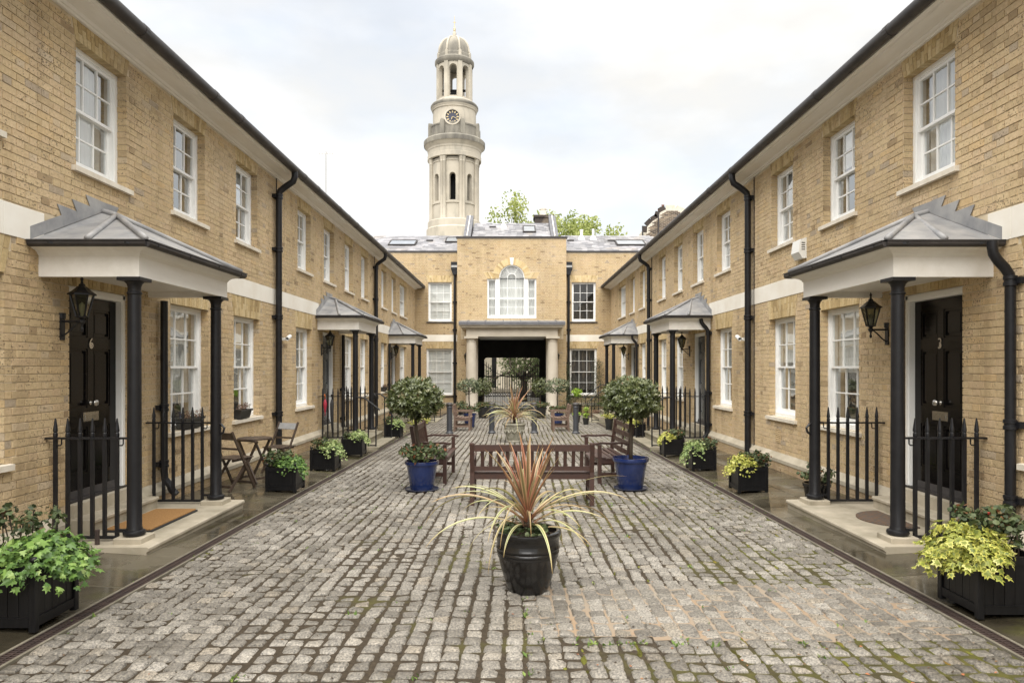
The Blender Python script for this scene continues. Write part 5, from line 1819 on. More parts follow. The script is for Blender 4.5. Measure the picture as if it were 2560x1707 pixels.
# ------------------------------------------------------------------ trees
def branch(mb, r, p, d, l, rad, depth, tips, spread=.7, lift=.15):
    pts, rr = [p], [rad]
    for i in range(4):
        d = (d + rdir(r) * .22 + Vector((0, 0, lift * .3))).normalized()
        p = p + d * (l / 4)
        pts.append(p)
        rr.append(rad * (1 - .14 * (i + 1)))
    mb.tube(pts, rr, 7 if rad > .05 else 5, False)
    tips.append((p, d))
    if depth == 0: return
    for k in range(r.choice((2, 3))):
        q = pts[r.choice((2, 3, 4))] if k else p
        branch(mb, r, q, (d + rdir(r) * spread + Vector((0, 0, lift))).normalized(), l * r.uniform(.6, .8), rad * .55, depth - 1, tips, spread, lift)

def tree(name, loc, label, h, trunk_r, mat, n_leaf, lsize, seed, depth=3, spread=.8, first=None, group=None, lean=(0, 0), clump=.9, lift=.15, limbs=5):
    r = random.Random(seed)
    t = empty(name, loc)
    tag(t, label, 'tree', group)
    tips = []
    tb = MB()
    o = Vector(loc)
    first = first or h * .35
    top = o + Vector((lean[0], lean[1], first))
    tb.tube([o - Vector((0, 0, .1)), o + (top - o) * .3, o + (top - o) * .7, top], [trunk_r * 1.25, trunk_r, trunk_r * .9, trunk_r * .8], 12, False)
    for k in range(limbs):
        a = 2 * PI * k / limbs + r.uniform(-.3, .3)
        branch(tb, r, o + (top - o) * r.uniform(.72, 1.0), Vector((math.cos(a), math.sin(a), .55 + lift)).normalized(), h * .27, trunk_r * .5, depth, tips, spread, lift)
    branch(tb, r, top, Vector((0, 0, 1)), h * .3, trunk_r * .6, depth, tips, spread, lift)
    tb.build('trunk', M['bark'], t, None, True)
    mb = MB()
    mb.t = .5
    per = max(4, n_leaf // len(tips))
    for p, d in tips:
        base = r.uniform(.1, .8)
        c = p + rdir(r) * .2
        for i in range(per):
            q = c + rdir(r) * (clump * r.random() ** .5)
            mb.t = min(1, max(0, base + r.uniform(-.25, .25)))
            leaf_quad(mb, q, (rdir(r) + Vector((0, 0, -.3))).normalized(), rdir(r), lsize * r.uniform(.7, 1.3), lsize * .62, .2)
    mb.build('crown', M[mat], t, None, False, 'stuff')
    return t

tree('plane_tree', (1.7, 50, -.75), 'pale green treetop behind the gatehouse roof between the church tower and the chimney pot', 12.0, .28, 'treeleaf', 20000, .26, 8, 3, .95, 6.4, 'trees beyond the gatehouse', (.2, 0), .95, .05, 6)
tree('plane_tree', (3.9, 51, -.75), 'pale green treetop behind the gatehouse roof, on the gable side of the chimney pot', 11.4, .28, 'treeleaf', 17000, .26, 31, 3, .95, 6.2, 'trees beyond the gatehouse', (.2, 0), .95, .05, 6)
tree('plane_tree', (6.2, 53, -.75), 'low pale green treetop showing above the gatehouse roof beside the white roof pipes', 9.2, .22, 'treeleaf', 13000, .26, 23, 3, .95, 5.4, 'trees beyond the gatehouse', (.0, 0), .95, .03, 6)
tree('street_tree', (0.72, 44.5, -.56), 'dark spreading tree seen through the iron gates', 5.6, .24, 'darkleaf', 5200, .15, 5, 3, .75, 1.6, 'trees beyond the gatehouse', (.1, 0), .75, .02, 7)

# ------------------------------------------------------------------ church with its round tower
def drum(mb, cx, cy, r_o, r_i, z0, z1, nb, hw, zs, zsp, a_off=0.0, sub=6):
    """round wall with NB arched openings (half width HW metres, sill ZS, springing ZSP)"""
    P = lambda r, a, z: (cx + r * math.sin(a), cy - r * math.cos(a), z)
    per = 2 * PI / nb
    da = hw / r_o
    for b in range(nb):
        c = b * per + a_off
        segs = [(c - per / 2 + (per / 2 - da) * i / 4, c - per / 2 + (per / 2 - da) * (i + 1) / 4) for i in range(4)]
        segs2 = [(c + da + (per / 2 - da) * i / 4, c + da + (per / 2 - da) * (i + 1) / 4) for i in range(4)]
        for r_ in (r_o, r_i):
            fl = r_ == r_i
            for a, e in segs + segs2:
                mb.add([P(r_, a, z0), P(r_, e, z0), P(r_, e, z1), P(r_, a, z1)], [(3, 2, 1, 0) if fl else (0, 1, 2, 3)])
            for i in range(sub * 2):
                a, e = c - da + 2 * da * i / (sub * 2), c - da + 2 * da * (i + 1) / (sub * 2)
                top = lambda q: zsp + math.sqrt(max(0, hw * hw - ((q - c) * r_o) ** 2))
                mb.add([P(r_, a, z0), P(r_, e, z0), P(r_, e, zs), P(r_, a, zs)], [(0, 1, 2, 3)])
                mb.add([P(r_, a, top(a)), P(r_, e, top(e)), P(r_, e, z1), P(r_, a, z1)], [(0, 1, 2, 3)])
                if r_ == r_o:
                    mb.add([P(r_o, a, top(a)), P(r_o, e, top(e)), P(r_i, e, top(e)), P(r_i, a, top(a))], [(3, 2, 1, 0)])
                    mb.add([P(r_o, a, zs), P(r_o, e, zs), P(r_i, e, zs), P(r_i, a, zs)], [(0, 1, 2, 3)])
        for a in (c - da, c + da):
            mb.add([P(r_o, a, zs), P(r_i, a, zs), P(r_i, a, zsp), P(r_o, a, zsp)], [(0, 1, 2, 3)])

def church():
    t = empty('church', (-6.3, 75, -.75))
    tag(t, 'pale stone church with a round domed clock tower', 'church')
    S = 75 / 1568.0
    cx, cy = (1044 - 1176) * S, 75.0
    Z = lambda y: EYE + (842 - y) * S * 1.0
    Rr = lambda px: px * S
    rings = lambda pts: [(Rr(r), Z(y)) for r, y in pts]
    N = 48
    tw = empty('tower', (cx, cy, 0), t)
    def lat(name, pts, mat='towerstone', n=N, rot=0, smooth=30, cap=False):
        m = MB()
        m.lathe(rings(pts), n, (cx, cy, 0), rot, False, cap)
        return m.build(name, M[mat], tw, (cx, cy, Z(pts[0][1])), smooth)
    lat('tower_base', [(64, 860), (64, 531), (61, 528), (61, 514), (59, 512)])
    m = MB()
    drum(m, cx, cy, Rr(53), Rr(40), Z(514), Z(375), 8, Rr(7.2), Z(471), Z(417))
    m.build('lower_stage', M['towerstone'], tw, (cx, cy, Z(514)))
    lat('added_dark_core', [(30, 514), (30, 376)], 'dark', 16)  # added dark cylinder so the lower windows do not show bright sky
    lat('string_course', [(53.2, 478), (55, 477), (55, 473.5), (53.2, 473)])
    lat('string_course', [(53.2, 384), (54.6, 383), (54.6, 381), (53.2, 380)])
    for i in range(8):
        a = 2 * PI * (i + .5) / 8
        for da in (-.055, .055):
            p = MB()
            x, y = cx + Rr(55) * math.sin(a + da), cy - Rr(55) * math.cos(a + da)
            p.lathe([(Rr(5.0), Z(514)), (Rr(4.6), Z(509)), (Rr(4.0), Z(506)), (Rr(3.7), Z(386)), (Rr(4.4), Z(385)), (Rr(3.7), Z(383)), (Rr(4.6), Z(380)), (Rr(5.6), Z(374))], 12, (x, y, 0))
            p.build('pilaster', M['towerstone'], tw, (x, y, Z(514)), 40)
    lat('entablature', [(57, 374), (61.5, 373), (61.5, 364), (60.5, 363), (60.5, 354), (61.5, 353), (62, 349), (66, 344), (69, 340), (69.5, 334), (69, 331), (60, 325)], 'towerstone')
    lat('stained_cornice', [(69.6, 341), (70.2, 338), (70.2, 331), (67, 327.5), (57, 325)], 'towerdark')
    lat('attic', [(57, 326), (56.5, 303), (57.5, 302), (57.5, 299), (49, 298)], 'towerdark')
    for i in range(8):
        a = 2 * PI * (i + .5) / 8
        x, y = cx + Rr(57) * math.sin(a), cy - Rr(57) * math.cos(a)
        p = MB()
        w = Rr(5.2)
        p.prism([(-w, Z(325)), (w, Z(325)), (w, Z(298)), (w * .8, Z(294)), (0, Z(291.5)), (-w * .8, Z(294)), (-w, Z(298))], 1, -w * .8, w * .8)
        me = p.mesh('parapet_block', M['towerdark'])
        o = put('parapet_block', me, tw, (x, y, 0))
        o.rotation_euler = (0, 0, a)
    lat('clock_stage', [(50, 326), (49, 262), (51, 260), (51, 258), (53.5, 254), (54, 250), (52, 246), (46, 243), (44, 239), (41.5, 238)], 'towerstone')
    lat('stained_cornice', [(53.6, 254), (54.6, 252), (54.6, 249), (52.3, 245.5), (46.4, 242.5)], 'towerdark')
    m = MB()
    drum(m, cx, cy, Rr(40), Rr(31), Z(239), Z(155), 8, Rr(9.2), Z(234), Z(172.5))
    m.build('belfry', M['towerstone'], tw, (cx, cy, Z(239)))
    for i in range(8):
        a = 2 * PI * (i + .5) / 8
        x, y = cx + Rr(40.5) * math.sin(a), cy - Rr(40.5) * math.cos(a)
        p = MB()
        w = Rr(4.6)
        p.box(-w, w, -w * .3, w * .4, Z(239), Z(156))
        o = put('pilaster', p.mesh('pilaster', M['towerstone']), tw, (x, y, 0))
        o.rotation_euler = (0, 0, a)
    lat('belfry_floor', [(39, 240), (.1, 239.5)])
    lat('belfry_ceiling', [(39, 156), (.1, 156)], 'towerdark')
    lat('belfry_cornice', [(41.5, 157), (43.5, 154), (45, 151), (45, 146), (42, 143), (39.5, 142)], 'towerdark')
    dome = [(39, 143), (38.5, 134), (36.5, 132)] + [(36.5 * math.cos(PI / 2 * i / 12) ** .78 if i < 12 else 3, 132 - 43 * math.sin(PI / 2 * i / 12)) for i in range(1, 13)]
    lat('dome', dome, 'towerdark')
    for i in range(8):
        a = 2 * PI * (i + .5) / 8
        p = MB()
        pts = [(cx + Rr(r + .6) * math.sin(a), cy - Rr(r + .6) * math.cos(a), Z(y)) for r, y in dome[2:]]
        p.tube(pts, Rr(2.6), 6)
        p.build('dome_rib', M['towerstone'], tw, pts[0], True)
        x, y = cx + Rr(38.5) * math.sin(a), cy - Rr(38.5) * math.cos(a)
        p = MB()
        w = Rr(3.4)
        p.prism([(-w, Z(144)), (w, Z(144)), (w, Z(132)), (0, Z(128)), (-w, Z(132))], 1, -w * .6, w * .6)
        o = put('parapet_block', p.mesh('parapet_block', M['towerstone']), tw, (x, y, 0))
        o.rotation_euler = (0, 0, a)
    lat('lantern_block', [(4.4, 90), (4.2, 76), (3.2, 74)])
    lat('gilt_finial', [(2.0, 74), (2.6, 71), (2.6, 66), (1.6, 64), (1.0, 60), (0.6, 55), (0.5, 40), (0.0, 36)], 'gold', 12)
    m = MB()
    m.box(cx - Rr(2.6), cx + Rr(2.6), cy - .03, cy + .03, Z(53), Z(51))
    m.build('gilt_cross_arm', M['gold'], tw)
    bl = MB()
    bl.lathe([(1.0, Z(236)), (.85, Z(232)), (.62, Z(222)), (.40, Z(214)), (0.0, Z(212))], 16, (cx, cy, 0))
    bl.box(cx - 1.35, cx + 1.35, cy - .12, cy + .12, Z(211), Z(207))
    bl.build('bell', M['dark'], tw, (cx, cy, Z(236)))
    # clock
    c = empty('clock', (cx, cy - Rr(50), Z(288)), tw)
    yc = cy - Rr(50.8)
    def disc(mb, r0, r1, y0, y1, n=40):
        vs = []
        for yy in (y0, y1):
            for r_ in (r0, r1):
                vs += [(cx + r_ * math.cos(2 * PI * i / n), yy, Z(288) + r_ * math.sin(2 * PI * i / n)) for i in range(n)]
        fs = []
        for i in range(n):
            j = (i + 1) % n
            fs += [(i, j, n + j, n + i), (n + i, n + j, 3 * n + j, 3 * n + i), (i, j, 2 * n + j, 2 * n + i)]
        mb.add(vs, fs)
    d = MB(); disc(d, 0.001, Rr(15.5), yc - .12, cy - Rr(44)); d.build('dial', M['bluedial'], c)
    d = MB(); disc(d, Rr(15.2), Rr(18.8), yc - .30, cy - Rr(44)); d.build('dial_surround', M['towerstone'], c)
    for i in range(12):
        a = 2 * PI * i / 12
        d = MB()
        d.beam((cx + Rr(9.2) * math.sin(a), yc - .14, Z(288) + Rr(9.2) * math.cos(a)), (cx + Rr(14) * math.sin(a), yc - .14, Z(288) + Rr(14) * math.cos(a)), Rr(2.6), .04, (0, 1, 0))
        d.build('numeral', M['gold'], c)
    for a, l, w in ((R(112), 7.5, 1.9), (R(22), 12.5, 1.2)):
        a = PI / 2 + a
        d = MB()
        d.beam((cx, yc - .2, Z(288)), (cx + Rr(l) * math.sin(a), yc - .2, Z(288) + Rr(l) * math.cos(a)), Rr(w), .04, (0, 1, 0), Rr(w * .5), .04)
        d.build('clock_hand', M['gold'], c)
    # the church body behind, seen through the gate
    nv = MB()
    nv.box(-14, 9, 66, 71.5, -.75, 9.2)
    nb = nv.build('nave', M['church'], t, (-3, 66, -.75))
    for x in (-6.2, -3.1, -1.1, 3.0, 6.0):
        p = MB()
        p.lathe([(.46, -.75), (.46, -.4), (.40, -.3), (.36, 4.0), (.46, 4.3)], 18, (x, 65.1, 0))
        p.build('column', M['church'], t, (x, 65.1, -.75), 40)
    d = MB()
    d.box(-1.95, -1.35, 65.94, 66.0, -.7, 3.4)
    d.build('door', M['dark'], t)
    w = MB()
    w.box(-14, 9, 58, 58.3, -.75, -.1)
    w.build('boundary_wall', M['church'], t, (0, 58, -.75))
church()

# ------------------------------------------------------------------ tall brick gable with chimney pots beyond
def gable():
    b = empty('old_brick_house', (9.2, 41, -.75))
    tag(b, 'sooty old brick gable end with red chimney pots beyond the houses', 'building')
    S = 40 / 1568.0
    X = lambda x: (x - 1176) * S
    Z = lambda y: EYE + (842 - y) * S
    poly = [(X(1478), -.7), (X(1478), Z(541)), (X(1486), Z(534)), (X(1487), Z(520)), (X(1499), Z(508)), (X(1512), Z(500)), (X(1516), Z(488)), (X(1530), Z(481)), (X(1552), Z(481)), (X(1600), Z(502)), (X(1660), Z(530)), (X(1660), -.7)]
    m = MB()
    m.prism(poly, 1, 40.0, 46.0)
    w = m.build('wall', M['palemortar'], b)
    mb = MB()
    mb.t = .5
    r = random.Random(3)
    from bisect import bisect
    top = [(p[0], p[1]) for p in poly[1:-1]]
    def zt(x):
        for (a, za), (c, zc) in zip(top[:-1], top[1:]):
            if a <= x <= c: return za + (zc - za) * (x - a) / max(1e-6, c - a)
        return -9
    for i in range(60):
        z = Z(560) + i * .075
        x = X(1480) + (.11 if i % 2 else 0)
        while x < X(1640):
            wd_ = .215
            if z + .07 < min(zt(x), zt(x + wd_)):
                mb.t = r.random() * (.75 if x > X(1531) else 1.0)
                mb.box(x, x + wd_, 39.99 - .006, 40.0, z, z + .058, ('y1',))
            x += .235
    mb.build('brickwork', M['oldbrick'], w, None, False, 'stuff')
    for (pa, pb) in zip(top[1:-1], top[2:]):
        c = MB()
        c.beam((pa[0], 40.1, pa[1] + .03), (pb[0], 40.1, pb[1] + .03), .5, .09, (0, 1, 0))
        c.build('coping', M['palemortar'] if pa[0] > X(1529) else M['oldbrick'], b)
    for x, y0, y1, rr in ((1497, 520, 508, 3.0), (1503, 508, 497, 3.4), (1517, 495, 478, 3.2), (1522, 490, 472, 3.3), (1526, 486, 467, 3.4)):
        p = MB()
        p.lathe([(Rm(rr) , Z(y0 + 6)), (Rm(rr * .86), Z(y1 + 1.5)), (Rm(rr * 1.1), Z(y1 + 1)), (Rm(rr * 1.1), Z(y1)), (0, Z(y1))], 14, (X(x), 40.4, 0))
        p.build('chimney_pot', M['terracotta'], b, (X(x), 40.4, Z(y0)))
    for x, y1 in ((1475, 520), (1511, 486)):
        p = MB()
        p.tube([(X(x), 39.85, 2), (X(x), 39.85, Z(y1))], .045, 8)
        p.build('soil_pipe', M['gutter'], b)
def Rm(px): return px * 40 / 1568.0
gable()

# thin television aerial on a roof far off
an = empty('television_aerial', (-10.9, 40, 6.5))
tag(an, 'thin television aerial standing above the roof edge against the sky', 'aerial')
m = MB(); m.tube([(-10.9, 40, 6.0), (-10.9, 40, 14.3)], .022, 6); m.build('mast', M['steel'], an)
m = MB()
m.tube([(-11.35, 40, 14.2), (-10.5, 40, 14.2)], .015, 5)
for i in range(6): m.tube([(-11.3 + i * .15, 39.8, 14.2), (-11.3 + i * .15, 40.2, 14.2)], .01, 4)
m.build('antenna', M['steel'], an)

# ------------------------------------------------------------------ benches
def bench(name, loc, rot, label, L, cat, group, mat='wood', slats='v', nsl=13, H=.81, AZ=.61):
    """garden bench; local +y is the side one sits on"""
    t = empty(name, (0, 0, 0))
    tag(t, label, cat, group)
    m_ = M[mat]
    D, SH_ = .56, .41
    hx = L / 2
    for s in (-1, 1):
        x = s * (hx - .032)
        a = MB(); a.beam((x, -.23, 0), (x, -.21, SH_ + .02), .058, .058); a.beam((x, -.21, SH_ + .02), (x, -.285, H), .058, .055, (1, 0, 0)); a.lathe([(.036, H - .012), (.030, H + .012), (0, H + .018)], 8, (x, -.285, 0)); a.build('leg', m_, t)
        a = MB(); a.beam((x, .24, 0), (x, .24, AZ - .02), .058, .058); a.build('leg', m_, t)
        a = MB()
        pts = [(x, -.25, AZ - .015), (x, -.10, AZ + .012), (x, .08, AZ + .002), (x, .22, AZ + .010), (x, .30, AZ - .005)]
        for p, q in zip(pts[:-1], pts[1:]): a.beam(p, q, .070, .030)
        a.lathe([(.0, -.016), (.036, -.016), (.036, .016), (0, .016)], 10, (x, .30, AZ - .005))
        a.build('armrest', m_, t)
        a = MB(); a.beam((x, -.21, .155), (x, .22, .155), .030, .055); a.build('stretcher', m_, t)
        a = MB(); a.beam((x, -.20, SH_ - .045), (x, .22, SH_ - .045), .032, .075); a.build('seat_rail', m_, t)
    a = MB(); a.beam((-hx + .06, .245, SH_ - .045), (hx - .06, .245, SH_ - .045), .030, .075); a.build('seat_rail', m_, t)
    a = MB(); a.beam((-hx + .06, -.20, SH_ - .035), (hx - .06, -.20, SH_ - .035), .034, .065); a.build('seat_rail', m_, t)
    n = 6
    sl = MB(); sl.bbox(-hx + .005, hx - .005, -.033, .033, 0, .020, .003)
    me = sl.mesh('slat', m_)
    for i in range(n):
        y = -.155 + i * .083
        put('slat', me, t, (0, y, SH_ - .008 + .012 * math.cos(i / 5 * PI * 2)))
    def back(z): return -.21 - .075 * (z - SH_) / (H - SH_)
    if slats == 'v':
        for z, hh in ((H - .055, .085), (SH_ + .075, .055)):
            a = MB(); a.beam((-hx + .055, back(z), z), (hx - .055, back(z), z), .032, hh, (0, 0, 1)); a.build('back_rail', m_, t)
        a = MB(); a.beam((0, back(SH_ + .09), SH_ + .09), (0, back(H - .09), H - .09), .046, .016, (0, 1, 0)); 
        me = a.mesh('back_slat', m_)
        for i in range(nsl):
            put('back_slat', me, t, (-hx + .06 + (L - .12) * (i + 1) / (nsl + 1), 0, 0))
    else:
        for i in range(4):
            z = SH_ + .075 + i * (H - SH_ - .12) / 3.0
            a = MB(); a.beam((-hx + .055, back(z), z), (hx - .055, back(z), z), .022, .075); a.build('back_slat', m_, t)
        a = MB(); a.beam((0, back(SH_ + .02) - .02, SH_ + .02), (0, back(H - .04) - .02, H - .04), .045, .022, (0, 1, 0)); a.build('back_strut', m_, t)
    t.location = loc
    t.rotation_euler = (0, 0, rot)
    return t
def gp(x, y): return (x, y, gz(x, y))
bench('garden_bench', gp(.26, 9.10), 0, 'red-brown slatted bench seen from behind, in the middle of the cobbles', 1.62, 'bench', 'garden benches around the cobbles')
bench('garden_bench', gp(-1.28, 11.33), R(-91.2), 'red-brown slatted bench beside the blue pot with leafy underplanting', 1.30, 'bench', 'garden benches around the cobbles', 'wood', 'v', 10, .90, .64)
bench('garden_bench', gp(1.575, 11.33), R(93.4), 'red-brown bench with horizontal back slats beside the bare blue pot', 1.30, 'bench', 'garden benches around the cobbles', 'wood', 'h', 10, .93, .64)
bench('garden_armchair', gp(-1.55, 21.45), R(-91), 'faded brown garden armchair facing the urn, beside the bollard under the blinded windows', .72, 'chair', 'faded garden armchairs by the bollards', 'oldwood', 'v', 5)
bench('garden_armchair', gp(1.52, 21.45), R(91), 'faded brown garden armchair on the climbing plant side of the far bollards', .72, 'chair', 'faded garden armchairs by the bollards', 'oldwood', 'h')

# ------------------------------------------------------------------ pots and their plants
def lathe_obj(name, prof, mat, parent, c, n=40, smooth=40, cap0=True):
    m = MB()
    m.lathe(prof, n, c, 0, cap0, False)
    return m.build(name, M[mat] if isinstance(mat, str) else mat, parent, c, smooth)

def cord_leaf(p, az, el, L, w, droop, kind, r, twist=0.0):
    """a long strap leaf as a mesh with two strips and a fold"""
    n = 12
    vs, ac, al, fs = [], [], [], []
    d = Vector((math.cos(az) * math.cos(el), math.sin(az) * math.cos(el), math.sin(el)))
    side = Vector((-math.sin(az), math.cos(az), 0))
    q = Vector(p)
    e = el
    for i in range(n + 1):
        f = i / n
        ww = w * (min(1, .45 + f * 3.2) if f < .2 else 1) * (1 - max(0, (f - .35) / .65) ** 1.7) + .0012
        e = el - droop * f ** 1.5
        d = Vector((math.cos(az) * math.cos(e), math.sin(az) * math.cos(e), math.sin(e)))
        up = side.cross(d) * -1
        s = (side * math.cos(twist * f) + up * math.sin(twist * f))
        nrm = s.cross(d)
        fold = ww * .25
        vs += [q - s * (ww / 2) + nrm * -fold * 0 + up * fold, q, q + s * (ww / 2) + up * fold]
        ac += [0.0, 0.5, 1.0]
        al += [f] * 3
        if i < n:
            b = 3 * i
            fs += [(b, b + 1, b + 4, b + 3), (b + 1, b + 2, b + 5, b + 4)]
        q = q + d * (L / n)
    m = MB()
    m.t = kind
    m.add(vs, fs)
    m.pa = {'across': ac, 'along': al}
    return m

def cordyline(parent, base, seed, n_out, n_in, scale=1.0):
    r = random.Random(seed)
    st_ = MB()
    st_.tube([Vector(base) - Vector((0, 0, .06)), Vector(base) + Vector((0, 0, .16 * scale))], [.03, .035], 8)
    st_.build('stem', M['bark'], parent, base)
    for i in range(n_out + n_in):
        inner = i >= n_out
        az = i * 2.39996 + r.uniform(-.25, .25)
        f = (i / n_out) if not inner else (i - n_out) / n_in
        p = Vector(base) + Vector((0, 0, (.03 + .11 * f) * scale if not inner else .15 * scale)) + rdir(r) * .012
        if inner:
            L, el, dr, w = r.uniform(.36, .68) * scale, R(r.uniform(56, 86)), r.uniform(.05, .40), .034
        else:
            L, el, dr, w = r.uniform(.50, .98) * scale, R(r.uniform(20, 66) * (.35 + .65 * f) + 6), r.uniform(.9, 2.1), r.uniform(.016, .028)
        m = cord_leaf(p, az, el, L, w * scale, dr, r.uniform(.45, 1.0) if inner else r.random() ** 2 * .55, r, r.uniform(-1.0, 1.0))
        m.build('leaf', M['cordyline'], parent, base, True)

def leaf_blob(mb, c, rad, n, l, r, shape=None, tone=(.1, .9), up=.5, zmin=None, shell=.55, fold=.3):
    """leaves spread through an ellipsoid, facing outwards and up"""
    c = Vector(c)
    for _ in range(n):
        d = rdir(r)
        q = c + Vector((d.x * rad[0], d.y * rad[1], d.z * rad[2])) * (shell + (1 - shell) * r.random()) * r.uniform(.86, 1.06)
        if zmin is not None and q.z < zmin: q.z = zmin + r.uniform(0, .04)
        nn = (d + Vector((0, 0, up)) + rdir(r) * .55).normalized()
        dd = (rdir(r) + d * .4 + Vector((0, 0, -.25))).normalized()
        mb.t = min(1, max(0, r.uniform(*tone)))
        ll = l * r.uniform(.65, 1.25)
        if shape: leaf_shape(mb, shape, q, dd, nn, ll, .15)
        else: leaf_quad(mb, q, dd, nn, ll, ll * .45, fold)

# glazed black pot with cordyline, nearest the camera
def big_black_pot():
    x, y = .125, 5.36
    z = gz(x, y)
    t = empty('potted_cordyline', (x, y, z))
    tag(t, 'glossy black ribbed pot with spiky variegated plant standing before the bench', 'potted plant', 'spiky cordylines in pots')
    S = .512 / .51
    prof = [(.150, .0), (.155, .006), (.175, .06), (.215, .19), (.232, .27), (.238, .275), (.240, .285), (.236, .293), (.2385, .300), (.246, .306), (.246, .318), (.240, .325), (.243, .333), (.250, .339), (.250, .350), (.244, .357),
            (.2445, .40), (.2455, .43), (.258, .440), (.262, .455), (.258, .472), (.244, .478), (.226, .476), (.222, .462), (.220, .40)]
    lathe_obj('pot', prof, 'blackglaze', t, (x, y, z), 56, 50)
    s = MB(); s.lathe([(.223, .425), (.12, .437), (.0, .440)], 24, (x, y, z)); s.build('soil', M['soil'], t, (x, y, z), True)
    r = random.Random(8)
    u = MB(); u.t = .5
    for cx, cy, rr in ((-.12, -.10, .09), (-.16, .02, .10), (.02, -.16, .07), (-.10, .12, .09), (.10, -.14, .06)):
        leaf_blob(u, (x + cx, y + cy, z + .485), (rr, rr, .065), 55, .034, r, ROUND, (.05, .85))
    u.build('underplanting', M['ger'], t, (x, y, z), False, 'stuff')
    cordyline(t, (x - .0, y + .0, z + .44), 4, 42, 26, 1.0)
    return t
bp = big_black_pot()

def urn():
    x, y = .06, 17.55
    z = gz(x, y)
    t = empty('potted_cordyline', (x, y, z))
    tag(t, 'weathered stone urn with spiky pink and cream plant, between bollards', 'potted plant', 'spiky cordylines in pots')
    prof = [(.185, 0), (.19, .03), (.175, .05), (.20, .10), (.235, .24), (.262, .36), (.27, .40), (.262, .41), (.272, .42), (.295, .44), (.297, .475), (.28, .49), (.255, .488), (.25, .46), (.245, .42)]
    lathe_obj('urn', prof, 'urn', t, (x, y, z), 40, 40)
    sw = MB()
    for i in range(12):
        a = 2 * PI * i / 12
        pts = [(x + rr * math.cos(a + k), y + rr * math.sin(a + k), z + zz) for rr, zz, k in ((.262, .33, -.2), (.258, .27, -.1), (.254, .25, 0), (.258, .27, .1), (.262, .33, .2))]
        sw.tube(pts, .018, 6)
    sw.build('carved_swag', M['urn'], t, (x, y, z), True)
    s = MB(); s.lathe([(.248, .45), (.0, .46)], 20, (x, y, z)); s.build('soil', M['soil'], t, (x, y, z))
    cordyline(t, (x, y, z + .50), 9, 60, 18, 1.25)
urn()

def lollipop(x, y, pot, crown_r, crown_c, trunk_r, n, l, mat, seed, label, group, under=None, saucer=True, pot_h=.42, pot_r=.245, potmat='blue', lean=0.0):
    z = gz(x, y)
    t = empty('potted_bay_tree', (x, y, z))
    tag(t, label, 'potted tree', group)
    r = random.Random(seed)
    b = .0
    if saucer:
        lathe_obj('saucer', [(.20, 0), (.245, .012), (.255, .03), (.248, .034), (.235, .022), (.18, .018), (0, .018)], 'saucer', t, (x, y, z), 36, 40)
        b = .02
    k = pot_r / .26
    H = pot_h
    prof = [(.172 * k, b), (.178 * k, b + .01), (.232 * k, b + H * .80), (.236 * k, b + H * .86), (.258 * k, b + H * .875), (.264 * k, b + H * .93), (.258 * k, b + H), (.238 * k, b + H), (.232 * k, b + H * .9), (.225 * k, b + H * .8)]
    lathe_obj('pot', prof, potmat, t, (x, y, z), 44, 45)
    s = MB(); s.lathe([(.232 * k, b + H * .88), (0, b + H * .92)], 20, (x, y, z)); s.build('soil', M['soil'], t, (x, y, z))
    cz = crown_c
    tr = MB()
    tr.tube([(x, y, z + H * .85), (x + lean * .4 + .006, y, z + H + .2), (x + lean * .8 - .006, y, z + H + .45), (x + lean, y, cz - crown_r[2] * .3)], [trunk_r * 1.15, trunk_r, trunk_r * .95, trunk_r * .9], 10)
    o = Vector((x + lean, y, cz - crown_r[2] * .75))
    for i in range(9):
        a = i * 2.4
        tr.tube([o, o + Vector((math.cos(a) * crown_r[0] * .45, math.sin(a) * crown_r[1] * .45, crown_r[2] * .55)), o + Vector((math.cos(a) * crown_r[0] * .8, math.sin(a) * crown_r[1] * .8, crown_r[2] * .9))], [trunk_r * .45, trunk_r * .3, .004], 5)
    tr.build('trunk', M['bark'], t, (x, y, z), True)
    m = MB(); m.t = .5
    c = Vector((x + lean, y, cz))
    # twigs with leaves: uneven outline, gaps, light and dark clumps
    nt = n // 9
    for i in range(nt):
        d = rdir(r)
        if d.z < -.55 and r.random() < .6: d.z *= -.5
        lump = 1 + .10 * mnoise.noise(d * 2.3 + Vector((seed, 0, 0))) + .06 * mnoise.noise(d * 6 + Vector((0, seed, 0)))
        f = (r.uniform(.70, 1.0) if r.random() < .97 else 1.08) * lump
        q = c + Vector((d.x * crown_r[0], d.y * crown_r[1], d.z * crown_r[2] * (1.0 if d.z > 0 else .92))) * f
        ax = (d + rdir(r) * .6 + Vector((0, 0, .25))).normalized()
        tb = r.uniform(.15, .75)
        for j in range(9):
            a = j * 2.4
            s1 = ax.orthogonal().normalized()
            s2 = ax.cross(s1)
            out = (s1 * math.cos(a) + s2 * math.sin(a))
            dd = (out * .85 + ax * r.uniform(.2, .9)).normalized()
            m.t = min(1, max(0, tb + r.uniform(-.22, .25)))
            if r.random() < .008: m.t = 1.0
            leaf_quad(m, q + ax * (j * .007 - .02), dd, (ax + d * .5 - out * .2).normalized(), l * r.uniform(.7, 1.2), l * .42, .25)
    m.build('crown', M[mat], t, (x, y, z), False, 'stuff')
    if under:
        u = MB(); u.t = .5
        for i in range(16):
            a = i * 2.4
            rr = .27 * (i / 16) ** .5 * k * 1.2
            leaf_blob(u, (x + rr * math.cos(a), y + rr * math.sin(a), z + b + H + .09 + .09 * r.random()), (.11, .11, .085), 40, .050, r, ROUND, (.1, 1.0))
        u.build('underplanting', M[under], t, (x, y, z), False, 'stuff')
    return t
